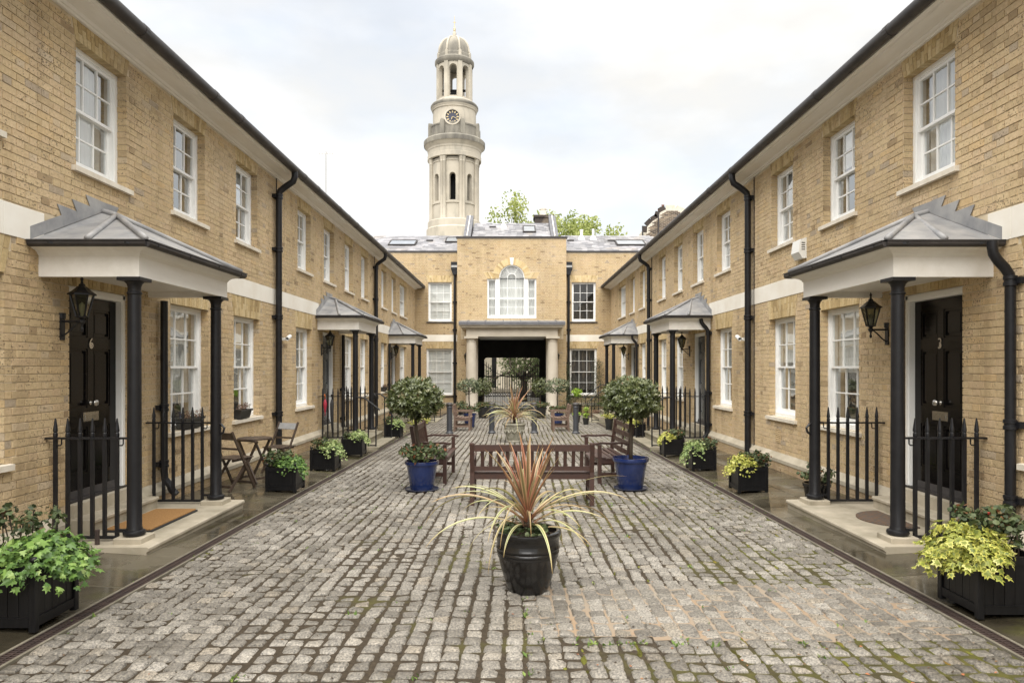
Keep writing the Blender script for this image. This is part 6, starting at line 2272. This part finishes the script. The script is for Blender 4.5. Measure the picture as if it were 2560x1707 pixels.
lollipop(-1.335, 10.12, 'blue', (.375, .375, .295), EYE - .495, .026, 11000, .066, 'bay', 3, 'clipped bay tree in blue pot with leafy underplanting', 'bay trees in blue pots', 'ger', True, .42, .250, 'blue', -.10)
lollipop(1.775, 10.22, 'blue', (.405, .405, .305), EYE - .49, .026, 11500, .066, 'bay', 6, 'clipped bay tree in blue pot with bare soil, beside the horizontal-slat bench', 'bay trees in blue pots', None, True, .46, .268, 'blue', .01)
lollipop(-1.42, 22.9, 'blue', (.40, .40, .26), EYE - .66, .022, 2600, .055, 'holly', 12, 'small variegated lollipop tree in blue pot, by the column nearest the blinded window', 'small variegated trees in blue pots', 'ger', False, .46, .23, 'blue', -.02)
lollipop(1.52, 23.0, 'blue', (.40, .40, .27), EYE - .66, .022, 2600, .055, 'holly', 13, 'small variegated lollipop tree in blue pot, by the column nearest the climbing plants', 'small variegated trees in blue pots', 'ger', False, .46, .23, 'blue', .01)
lollipop(-1.17, 27.8, 'black', (.36, .36, .38), EYE - .84, .022, 2200, .06, 'bay', 14, 'dark round bay tree in black pot before the passage, beside the blinded window side column', 'dark bay trees in black pots', 'ger', False, .42, .26, 'potblack')
lollipop(1.16, 27.8, 'black', (.37, .37, .38), EYE - .84, .022, 2200, .06, 'bay', 15, 'dark round bay tree in black pot before the passage, on the climbing plant side', 'dark bay trees in black pots', 'ger', False, .42, .26, 'potblack')

# ------------------------------------------------------------------ square black planters
def planter(xc, yc, side, label, ivymat, iv, gr, near=False, h=.40, w=.45, seed=1, court_first=True):
    """SIDE: +1 when the court lies towards +x of it"""
    z = gz(xc, yc) + .004
    t = empty('planter_box', (xc, yc, z))
    tag(t, label, 'planter', 'square black planters along the pavements')
    r = random.Random(seed)
    hw = w / 2
    p = .045
    pm_ = MB(); pm_.bbox(-p / 2, p / 2, -p / 2, p / 2, 0, h + .012, .004)
    me = pm_.mesh('post', M['blackwood'])
    fi = MB(); fi.lathe([(.010, 0), (.014, .006), (.010, .012), (.022, .022), (.026, .036), (.020, .050), (0, .056)], 10)
    fme = fi.mesh('finial', M['blackwood'], True)
    for sx in (-1, 1):
        for sy in (-1, 1):
            o = put('post', me, t, (xc + sx * (hw - p / 2), yc + sy * (hw - p / 2), z))
            put('finial', fme, o, (xc + sx * (hw - p / 2), yc + sy * (hw - p / 2), z + h + .010))
    for k in range(4):
        def FS(u, v, q, k=k):
            a, b = ((u, -hw + v), (hw - v, u), (-u, hw - v), (-hw + v, -u))[k]
            return (xc + a, yc + b, z + q)
        e = hw - p
        fr = empty('side_panel', FS(0, 0, 0), t)
        for za, zb in ((.030, .085), (h - .055, h)):
            b = MB(FS)
            b.box(-e, e, .006, .028, za, zb)
            b.build('rail', M['blackwood'], fr)
        b = MB(FS)
        b.box(-e, e, .004, .018, .0855, .092)
        b.build('moulding', M['blackwood'], fr)
        nb = 5 if near else 1
        for i in range(nb):
            b = MB(FS)
            u0, u1 = -e + 2 * e * i / nb, -e + 2 * e * (i + 1) / nb
            b.box(u0 + .002, u1 - .002, .016 + (.001 if i % 2 else 0), .026, .05, h - .02)
            b.build('board' if near else 'panel', M['blackwood'], fr, FS((u0 + u1) / 2, .02, .05))
        b = MB(FS); b.add([(-e, .027, .04), (e, .027, .04), (e, .027, h - .03), (-e, .027, h - .03)], [(0, 1, 2, 3)])
        b.build('panel_backing', M['dark'], fr)
    s = MB(); s.box(xc - hw + .02, xc + hw - .02, yc - hw + .02, yc + hw - .02, z + h - .10, z + h - .045)
    s.build('soil', M['soil'], t)
    # ivy on the court side, geranium towards the house
    ivc = iv.get('c', (side * .10, -.02))
    big = iv.get('l', .052)
    mb = MB(); mb.t = .5
    solo = 110 if near else 0
    lm = []
    if near:
        for k in range(8):
            q = MB(); q.t = min(1, .22 + k * .11)
            leaf_shape(q, IVY, Vector((0, 0, 0)), Vector((0, 1, 0)), Vector((0, 0, 1)), 1.0, .18)
            if ivymat == 'ivyyellow':
                # green heart inside a yellow margin
                q.t = .06 + .02 * k
                leaf_shape(q, [(a * .62, .20 + (b - .20) * .62) for a, b in IVY], Vector((0, 0, .02)), Vector((0, 1, 0)), Vector((0, 0, 1)), 1.0, .18)
            lm.append(q.mesh('ivy_leaf', M[ivymat]))
    n = iv['n']
    for i in range(n):
        d = rdir(r)
        if d.z < -.2: d.z = -d.z * r.random()
        R_ = iv['r']
        f = r.uniform(.45, 1.05)
        q = Vector((xc + ivc[0] + d.x * R_[0] * f, yc + ivc[1] + d.y * R_[1] * f, z + h + .02 + d.z * R_[2] * f))
        ox, oy = abs(q.x - xc) - hw, abs(q.y - yc) - hw
        over = max(ox, oy)
        if over > .0:
            q.z -= over * iv.get('hang', 1.2) + r.random() ** 2 * iv.get('drop', .10)
            if over < .02:
                if ox > oy: q.x += math.copysign(.03, q.x - xc)
                else: q.y += math.copysign(.03, q.y - yc)
        elif q.z < z + h - .03: q.z = z + h - .03 + r.random() * .06
        nn = (Vector((d.x, d.y - .25, d.z + .55)) + rdir(r) * .5).normalized()
        dd = (Vector((d.x * .8, d.y * .8, -.55)) + rdir(r) * .7).normalized()
        ll = big * r.uniform(.5, 1.45)
        if near and i < solo and f > .8:
            o = put('ivy_leaf', r.choice(lm), t, q)
            s_ = dd.cross(nn).normalized()
            n2 = s_.cross(dd).normalized()
            o.matrix_local = Matrix.Translation(q - WPOS[t]) @ Matrix((s_, dd, n2)).transposed().to_4x4() @ Matrix.Scale(ll * 1.25, 4)
            continue
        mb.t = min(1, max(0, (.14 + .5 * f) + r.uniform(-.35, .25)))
        leaf_shape(mb, IVY, q, dd, nn, ll, .18)
        if ivymat == 'ivyyellow' and near:
            mb.t = r.uniform(.0, .25)
            leaf_shape(mb, [(a * .55, .20 + (b - .20) * .55) for a, b in IVY], q + nn * .0015, dd, nn, ll, .18)
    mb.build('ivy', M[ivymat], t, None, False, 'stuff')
    gm, sm_ = MB(), MB()
    gm.t = .5
    for i in range(gr['k']):
        a = i * 2.39996
        rr = gr.get('spread', .17) * ((i + .5) / gr['k']) ** .5
        bx, by = xc + gr['c'][0] + rr * math.cos(a), yc + gr['c'][1] + rr * 1.1 * math.sin(a)
        hh = gr['h'] * r.uniform(.55, 1.15)
        tip = Vector((bx + r.uniform(-.06, .06), by + r.uniform(-.06, .06), z + h + hh))
        b0 = Vector((bx, by, z + h - .06))
        mid = (b0 + tip) / 2 + rdir(r) * .025
        sm_.tube([b0, mid, tip], [.006, .005, .004], 5, False)
        leaf_blob(gm, tip, (.075, .075, .055), gr['n'], gr.get('l', .040), r, ROUND, (.05, .97), .8, None, .3)
        leaf_blob(gm, mid, (.06, .06, .04), gr['n'] // 3, gr.get('l', .040) * .8, r, ROUND, (.0, .9), .8, None, .3)
    gm.build('geranium', M['ger'], t, None, False, 'stuff')
    sm_.build('stems', M['bark'], t)
    if gr.get('fl'):
        f_ = MB()
        for i in range(gr['fl']):
            q = Vector((xc + gr['c'][0] + r.uniform(-.18, .18), yc + gr['c'][1] + r.uniform(-.2, .1), z + h + gr['h'] * r.uniform(.6, 1.3)))
            for k in range(7):
                leaf_quad(f_, q, rdir(r), Vector((0, 0, 1)), .018, .014)
        f_.build('flowers', M['flower'], t)
    return t
def IV(n, r_, c, l=.05, hang=1.2, drop=.10): return dict(n=n, r=r_, c=c, l=l, hang=hang, drop=drop)
def GR(k, c, h, n, spread=.17, l=.040, fl=0): return dict(k=k, c=c, h=h, n=n, spread=spread, l=l, fl=fl)
planter(-3.375, 4.73, 1, 'large black planter with bright green ivy below the number 6 porch', 'ivy', IV(1400, (.30, .34, .16), (.12, .02), .047, .6, .12), GR(13, (-.12, .12), .27, 24, .22, .036), True, .43, .46, 2)
planter(3.475, 4.98, -1, 'large black planter with yellow ivy and dark geranium below the number 3 porch', 'ivyyellow', IV(1250, (.26, .35, .18), (-.17, .02), .048, .6, .12), GR(18, (.10, .10), .25, 34, .22, .042, 2), True, .43, .46, 3)
planter(-3.375, 10.17, 1, 'black planter with mid-green ivy beside the bistro table', 'ivy', IV(700, (.24, .26, .16), (.11, -.03), .040, 1.0, .10), GR(16, (-.10, .06), .16, 34, .20, .042), False, .36, .45, 4)
planter(-3.39, 12.42, 1, 'black planter with pale variegated ivy and red flower, before the umbrella porch', 'ivypale', IV(700, (.24, .26, .17), (.13, -.03), .034, 1.0, .10), GR(12, (-.08, .04), .13, 26, .17, .042, 2), False, .37, .45, 5)
planter(-3.405, 14.72, 1, 'black planter with cream-edged ivy at the foot of the umbrella porch steps', 'ivypale', IV(650, (.24, .25, .17), (.12, -.02), .034, .9, .08), GR(9, (-.10, .03), .09, 22, .16, .036), False, .36, .45, 6)
planter(-3.32, 19.17, 1, 'black planter with pale ivy just past the umbrella porch handrail', 'ivypale', IV(380, (.24, .24, .16), (.10, -.05), .042, 1.0, .10), GR(12, (-.10, .06), .17, 26, .17, .046, 2), False, .36, .45, 7)
planter(3.50, 10.12, -1, 'black planter with round yellow ivy, nearest the iron column pot of the number 3 house', 'ivyyellow', IV(850, (.25, .25, .16), (-.12, -.02), .030, .9, .10), GR(20, (.10, .03), .15, 34, .19, .038), False, .37, .44, 8)
planter(3.45, 12.46, -1, 'black planter with lime green ivy spilling over its court side', 'ivypale', IV(720, (.24, .26, .17), (-.15, -.02), .038, 1.3, .14), GR(20, (.08, .03), .13, 36, .19, .038), False, .37, .44, 9)
planter(3.44, 14.68, -1, 'black planter with small yellow ivy at the foot of the second porch steps', 'ivyyellow', IV(600, (.20, .22, .13), (-.12, -.03), .034, 1.0, .12), GR(18, (.08, .03), .14, 34, .19, .040), False, .36, .44, 10)
planter(3.52, 19.3, -1, 'black planter with yellow ivy half hidden behind the bay tree crown', 'ivyyellow', IV(380, (.26, .24, .15), (-.14, -.03), .042, .8, .10), GR(10, (.08, .03), .14, 24, .16, .040), False, .36, .44, 11)

# ------------------------------------------------------------------ smaller pots
def small_pot(x, y, r_, h, mat, leaf, label, plant, seed, group='small pots around the doors', z=None, n=240, l=.04, shape=IVY):
    z = gz(x, y) if z is None else z
    t = empty('potted_plant', (x, y, z))
    tag(t, label, 'potted plant', group)
    lathe_obj('pot', [(r_ * .70, 0), (r_ * .72, .01), (r_ * .94, h * .84), (r_ * 1.0, h * .86), (r_ * 1.02, h), (r_ * .92, h), (r_ * .88, h * .85)], mat, t, (x, y, z), 28, 40)
    s = MB(); s.lathe([(r_ * .9, h * .88), (0, h * .9)], 16, (x, y, z)); s.build('soil', M['soil'], t, (x, y, z))
    r = random.Random(seed)
    m = MB(); m.t = .5
    st_ = MB()
    for dx, dy, dz, rx, rz in plant:
        leaf_blob(m, (x + dx, y + dy, z + h + dz), (rx, rx, rz), int(n / len(plant)), l, r, shape, (.05, .95), .6, None, .2)
        st_.tube([(x, y, z + h * .85), (x + dx, y + dy, z + h + dz)], [.006, .004], 5)
    m.build('foliage', M[leaf], t, (x, y, z), False, 'stuff')
    st_.build('stems', M['bark'], t, (x, y, z))
    return t
small_pot(3.92, 8.78, .17, .30, 'blackglaze', 'ger', 'dark glazed pot with red-tipped geranium behind the number 3 porch railing', [(-.14, 0, .10, .10, .07), (.02, .03, .16, .11, .08), (.16, 0, .13, .10, .07), (.06, -.1, .06, .1, .06), (-.05, .05, .22, .06, .05)], 31, n=260, l=.036, shape=ROUND)
small_pot(3.12, 21.95, .14, .36, 'potblack', 'ivyyellow', 'tall black pot with yellow foliage standing between the far handrail and the yellow-ivy planter', [(-.1, 0, .10, .20, .12), (.08, 0, .08, .2, .12)], 32, n=260, l=.045)
small_pot(2.62, 24.2, .12, .24, 'potblack', 'lime', 'black pot with lime leaves at the foot of the far handrail', [(0, 0, .10, .14, .12), (.0, .0, .30, .12, .14)], 33, n=200, l=.05)
small_pot(2.38, 25.2, .15, .26, 'potblack', 'lime', 'black pot with flat lime leaves by the far bollard', [(0, 0, .06, .18, .08)], 34, n=140, l=.06)
small_pot(2.95, 30.9, .20, .45, 'potblack', 'lime', 'black pot with bright lime shrub under the dark gatehouse window', [(0, 0, .55, .28, .22)], 35, n=240, l=.08)
small_pot(-2.80, 20.35, .17, .28, 'potblack', 'ivyyellow', 'black pot with yellow-green foliage in front of the far porch beside the rusty window box', [(-.1, 0, .10, .22, .14), (.12, 0, .16, .22, .14), (.25, 0, .12, .14, .1)], 36, n=300, l=.05)
small_pot(3.35, 27.3, .15, .22, 'terracotta', 'heather', 'terracotta pot with rusty flowers on the far porch step by the climbers', [(0, 0, .08, .2, .08)], 37, n=160, l=.045)
small_pot(-2.25, 30.6, .2, .3, 'potblack', 'ger', 'black pot with dark shrub between stone column and blinded window', [(0, 0, .15, .3, .18)], 38, n=240, l=.06, shape=ROUND)
small_pot(-.98, 29.6, .24, .30, 'potblack', 'ger', 'wide black pot with rusty shrub beside the passage, under the blinded side bay tree', [(0, 0, .14, .34, .2)], 39, n=260, l=.06, shape=ROUND)
small_pot(1.05, 29.6, .24, .30, 'potblack', 'ger', 'wide black pot with rusty shrub beside the passage, under the climber side bay tree', [(0, 0, .14, .34, .2)], 40, n=260, l=.06, shape=ROUND)

def climber(x, label, seed, zt):
    y = 32.1
    z = gz(x, y)
    t = empty('climbing_plant', (x, y, z))
    tag(t, label, 'climber', 'climbing plants beside the gatehouse window')
    r = random.Random(seed)
    tr = MB()
    for dx in (-.16, 0, .16): tr.tube([(x + dx, y, z), (x + dx * .3, y + .02, zt)], .008, 5)
    tr.build('trellis', M['bark'], t)
    m = MB(); m.t = .5
    k = 26
    for i in range(k):
        f = i / k
        w = .34 * (1 - f) ** .8 + .14
        leaf_blob(m, (x + r.uniform(-.1, .1), y - .08 - .06 * (1 - f), z + (zt - z) * f + .1), (w, .16, .14), 46, .06, r, None, (.0, 1.0))
    m.build('foliage', M['climb'], t, None, False, 'stuff')
climber(2.62, 'dark climbing plant on trellis between drainpipe and dark gatehouse window', 51, 1.75)
climber(4.05, 'dark climbing plant in the corner beyond the dark gatehouse window', 52, 2.0)
def bush():
    t = empty('bush', (3.25, 31.4, gz(3.25, 31.4)))
    tag(t, 'low dark bushes below the dark gatehouse window', 'shrub')
    r = random.Random(61)
    m = MB(); m.t = .5
    for i in range(16):
        leaf_blob(m, (2.5 + i * .11, 31.5 + r.uniform(-.3, .2), gz(3, 31) + .35 + r.random() * .5), (.26, .26, .3), 60, .07, r, None, (0, 1))
    m.build('foliage', M['climb'], t, None, False, 'stuff')
    m = MB()
    for i in range(5): m.tube([(2.6 + i * .3, 31.5, gz(3, 31)), (2.6 + i * .3, 31.5, gz(3, 31) + .6)], .02, 5)
    m.build('stems', M['bark'], t)
bush()

# window boxes on the sills
def window_box(F, flip, u, z, w, label, seed, mat='heather'):
    t = empty('window_box', F(u, .0, z))
    tag(t, label, 'window box', 'window boxes on the sills')
    b = MB(F, flip)
    h, d = .15, .075
    a0, a1 = w / 2 - .03, w / 2
    vs = [(u - a0, -d * .6 - .01, z), (u + a0, -d * .6 - .01, z), (u + a0, d * .6, z), (u - a0, d * .6, z), (u - a1, -d - .01, z + h), (u + a1, -d - .01, z + h), (u + a1, d, z + h), (u - a1, d, z + h)]
    b.add(vs, [(3, 2, 1, 0), (0, 1, 5, 4), (1, 2, 6, 5), (2, 3, 7, 6), (3, 0, 4, 7)])
    b.box(u - a1 - .008, u + a1 + .008, -d - .02, -d - .005, z + h - .03, z + h)
    b.build('box', M['potblack'], t)
    s = MB(F, flip); s.add([(u - a1 + .01, -d, z + h - .02), (u + a1 - .01, -d, z + h - .02), (u + a1 - .01, d, z + h - .02), (u - a1 + .01, d, z + h - .02)], [(0, 1, 2, 3)]); s.build('soil', M['soil'], t)
    r = random.Random(seed)
    m = MB(); m.t = .5
    for i in range(9):
        c = F(u - a1 + 2 * a1 * (i + .5) / 9, -.03 + r.uniform(-.04, .02), z + h + .03 + r.random() * .03)
        leaf_blob(m, c, (.055, .065, .05), 44, .026, r, None, (.0, 1.0), .6)
    m.build('foliage', M[mat], t, None, False, 'stuff')
window_box(FL, False, 9.68, .832, .58, 'black window box of rusty trailing plants behind the number 6 porch railing', 71)
window_box(FL, False, 11.55, .832, .50, 'black window box of rusty trailing plants on the sill above the folding chair', 72)
window_box(FL, False, 24.36, .832, .55, 'black window box of rusty plants on the far sill past the second drainpipe', 73)

# doormats
def doormat(F, flip, u, label, kind):
    t = empty('doormat', F(u, -.55, -.004))
    tag(t, label, 'doormat', 'doormats on the porch steps')
    if kind == 'coir':
        b = MB(F, flip); b.bbox(u - .52, u + .52, -.86, -.36, -.0035, .016, .004); b.build('rubber_backing', M['rubber'], t)
        b = MB(F, flip); b.bbox(u - .505, u + .505, -.845, -.375, .016, .030, .004); b.build('coir_pile', M['coir'], t)
    else:
        n = 18
        P = [(u + .42 * math.cos(PI * i / n), -.36 - .42 * math.sin(PI * i / n)) for i in range(n + 1)]
        b = MB(F, flip); b.prism(P, 2, -.0035, .010); b.build('mat', M['darkmat'], t)
doormat(FL, False, 7.55, 'orange coir doormat on the step before the number 6 door', 'coir')
doormat(FR, True, 7.62, 'half-round brown patterned doormat before the number 3 door', 'half')

# bollards
for x, lab in ((-1.86, 'dark iron bollard beside the armchair under the blinded windows'), (-.60, 'dark iron bollard between that armchair and the stone urn'),
               (.66, 'dark iron bollard between the stone urn and the climbing plant side armchair'), (1.90, 'dark iron bollard at the outer side of the climbing plant side armchair')):
    y = 20.3
    z = gz(x, y)
    t = empty('bollard', (x, y, z))
    tag(t, lab, 'bollard', 'row of iron bollards across the court')
    lathe_obj('shaft', [(.115, 0), (.115, .03), (.10, .045), (.088, .06), (.084, .10), (.080, .76), (.090, .77), (.092, .785), (.080, .80), (.078, .83)], M['bollard'] if 'bollard' in M else 'gutter', t, (x, y, z), 20, 40)
    lathe_obj('cap', [(.078, .82), (.098, .835), (.102, .86), (.098, .875), (.085, .895), (.05, .915), (0, .925)], 'gutter', t, (x, y, z), 20, 50, False)

# bistro table and folding chairs
def bistro_table():
    x, y = -4.05, 10.75
    z = gz(x, y)
    t = empty('folding_table', (0, 0, 0))
    tag(t, 'round dark wooden folding table by the house wall', 'table')
    n = 9
    R_ = .26
    for i in range(n):
        xa, xb = -R_ + 2 * R_ * i / n, -R_ + 2 * R_ * (i + 1) / n - .004
        def lim(q): return math.sqrt(max(.0004, R_ * R_ - q * q))
        b = MB()
        k = 4
        xs_ = [xa + (xb - xa) * j / k for j in range(k + 1)]
        poly = [(q, -lim(q)) for q in xs_] + [(q, lim(q)) for q in reversed(xs_)]
        b.prism(poly, 2, .668, .690)
        b.build('top_slat', M['foldwood'], t)
    for s in (-1, 1):
        b = MB(); b.beam((s * .17, -.22, .655), (s * .17, .22, .655), .03, .025); b.build('top_batten', M['foldwood'], t)
    for s, k in ((.15, 1), (.12, -1)):
        for q in (-1, 1):
            b = MB(); b.beam((q * s, -k * .21, 0), (q * s, k * .19, .65), .036, .022, (1, 0, 0)); b.build('leg', M['foldwood'], t)
        b = MB(); b.beam((-s, -k * .17, .07), (s, -k * .17, .07), .022, .035); b.build('stretcher', M['foldwood'], t)
    t.location = (x, y, z)
    t.rotation_euler = (0, 0, R(62))
bistro_table()
def folding_chair(x, y, rot, label, wet):
    z = gz(x, y)
    t = empty('folding_chair', (0, 0, 0))
    tag(t, label, 'chair', 'folding chairs at the round table')
    m_ = M['foldwood']
    for s in (-1, 1):
        b = MB(); b.beam((s * .20, .23, 0), (s * .20, -.22, .86), .034, .022, (1, 0, 0)); b.build('leg', m_, t)
        b = MB(); b.beam((s * .17, -.24, 0), (s * .17, .15, .45), .034, .022, (1, 0, 0)); b.build('leg', m_, t)
        b = MB(); b.beam((s * .15, -.16, .435), (s * .15, .22, .445), .022, .03); b.build('seat_rail', m_, t)
    for zz, yy, s in ((.08, .19, .20), (.07, -.21, .17)):
        b = MB(); b.beam((-s, yy, zz), (s, yy, zz), .02, .034); b.build('stretcher', m_, t)
    for i in range(6):
        b = MB(); b.bbox(-.195, .195, -.17 + i * .066, -.17 + i * .066 + .056, .452, .468, .003); b.build('slat', m_, t)
    b = MB(); b.beam((-.185, -.190, .79), (.185, -.190, .79), .016, .115, (0, -.46, .86)); b.build('back_slat', M['foldsheen'] if wet else m_, t)
    b = MB(); b.beam((-.185, -.10, .60), (.185, -.10, .60), .014, .03); b.build('back_slat', m_, t)
    t.location = (x, y, z)
    t.rotation_euler = (0, 0, rot)
folding_chair(-4.10, 10.02, R(-22), 'dark wooden folding chair with its back to the camera at the round table', False)
folding_chair(-3.98, 11.72, R(158), 'wooden folding chair with wet backrest in painted pale sheen, far side of the round table', True)

# umbrellas hung on the railing
def umbrella(u, v, label, mat, ln, hook):
    t = empty('umbrella', FL(u, v, .95))
    tag(t, label, 'umbrella', 'umbrellas hung on the porch railing')
    p = FL(u, v, 0)
    m = MB(); m.lathe([(.006, .95 - ln - .06), (.008, .95 - ln), (.018, .95 - ln + .05), (.040, .95 - ln * .5), (.046, .95 - .12), (.020, .93), (.008, .935)], 12, (p[0], p[1], 0)); m.build('folded_canopy', M[mat], t, None, True)
    m = MB(); m.tube([(p[0], p[1], .93), (p[0], p[1], 1.02), (p[0], p[1] - .02, 1.05), (p[0], p[1] - .05, 1.05), (p[0], p[1] - .06, 1.02)], .011, 8); m.build('handle', M[hook], t, None, True)
umbrella(16.05, -.34, 'black folded umbrella hanging on the railing of the second porch with grey door', 'rubber', .74, 'rubber')
umbrella(16.05, -.18, 'short red folded umbrella hanging beside a black one', 'pinkred', .34, 'orangecl')

# small fittings on the walls
def camera_box(F, flip, u, z, label):
    t = empty('security_camera', F(u, -.1, z))
    tag(t, label, 'camera', 'small white security cameras')
    m = MB(F, flip); m.box(u - .03, u + .03, -.06, -.002, z - .03, z + .03); m.tube([(u, -.05, z), (u, -.12, z + .02)], .012, 6); m.build('bracket', M['plasticwhite'], t)
    m = MB(F, flip); m.tube([(u + .14, -.12, z + .06), (u - .12, -.15, z + .0)], .040, 12); m.build('body', M['plasticwhite'], t, None, 40)
    m = MB(F, flip); m.tube([(u - .12, -.15, z - .0), (u - .123, -.15, z - .002)], .03, 12); m.build('lens', M['dark'], t)
camera_box(FL, False, 13.55, 2.25, 'small white security camera beside the drainpipe on the bistro table side')
camera_box(FR, True, 13.65, 2.25, 'small white security camera beside the drainpipe on the alarm box side')
def alarm():
    u, z = 11.75, 2.98
    u = 10.95
    t = empty('alarm_box', FR(u, 0, 3.35))
    tag(t, 'white burglar alarm box on the brick wall', 'alarm')
    z = 3.42
    m = MB(FR, True)
    m.prism([(-.002, z), (-.07, z), (-.13, z + .10), (-.10, z + .30), (-.002, z + .33)], 0, u - .15, u + .15)
    m.build('housing', M['plasticwhite'], t)
    m = MB(FR, True)
    for i in range(4): m.box(u - .14 - .012, u - .14 - .009, -.085, -.03, z + .13 + i * .035, z + .145 + i * .035)
    for i in range(4): m.box(u - .1, u + .1, -.122 + i * .0055, -.118 + i * .0055, z + .14 + i * .035, z + .15 + i * .035)
    m.build('louvre', M['gutter'], t)
alarm()
for F, flip, u, lab in ((FL, False, 11.95, 'pale air brick low in the wall above the round folding table'), (FR, True, 11.95, 'pale air brick low in the wall below the alarm box')):
    t = empty('air_brick', F(u, 0, .40))
    tag(t, lab, 'vent', 'pale air bricks')
    m = MB(F, flip)
    m.box(u - .11, u + .11, -.012, .0, .38, .395); m.box(u - .11, u + .11, -.012, .0, .60, .615); m.box(u - .11, u - .095, -.012, 0, .395, .60); m.box(u + .095, u + .11, -.012, 0, .395, .60)
    m.build('frame', M['gaugedplain'], t)
    for i in range(6):
        m = MB(F, flip); z = .405 + i * .033; m.prism([(-.013, z), (-.002, z + .012), (-.002, z + .022), (-.013, z + .012)], 0, u - .095, u + .095); m.build('louvre', M['gaugedplain'], t)
pq = empty('wall_plaque', FB(4.55, -.01, 1.42))
tag(pq, 'small pale plaque on the gatehouse brick beside the corner porch', 'plaque')
m = MB(FB); m.box(4.47, 4.66, -.02, -.002, 1.30, 1.52); m.build('plate', M['gaugedplain'], pq)
# clay cable conduit clipped beside the pipe is part of the far detail; boot scraper by the number 6 step
bs = empty('boot_scraper', (-3.98, 6.15, -.09))
tag(bs, 'small rusty iron stub standing by the number 6 step railing', 'boot scraper')
m = MB(); m.bbox(-4.0, -3.965, 6.54, 6.57, -.005, .14, .004); m.build('stub', M['grate'], bs)
print('objects', len(bpy.data.objects), 'tris', sum(len(o.data.polygons) for o in bpy.data.objects if o.type == 'MESH'))
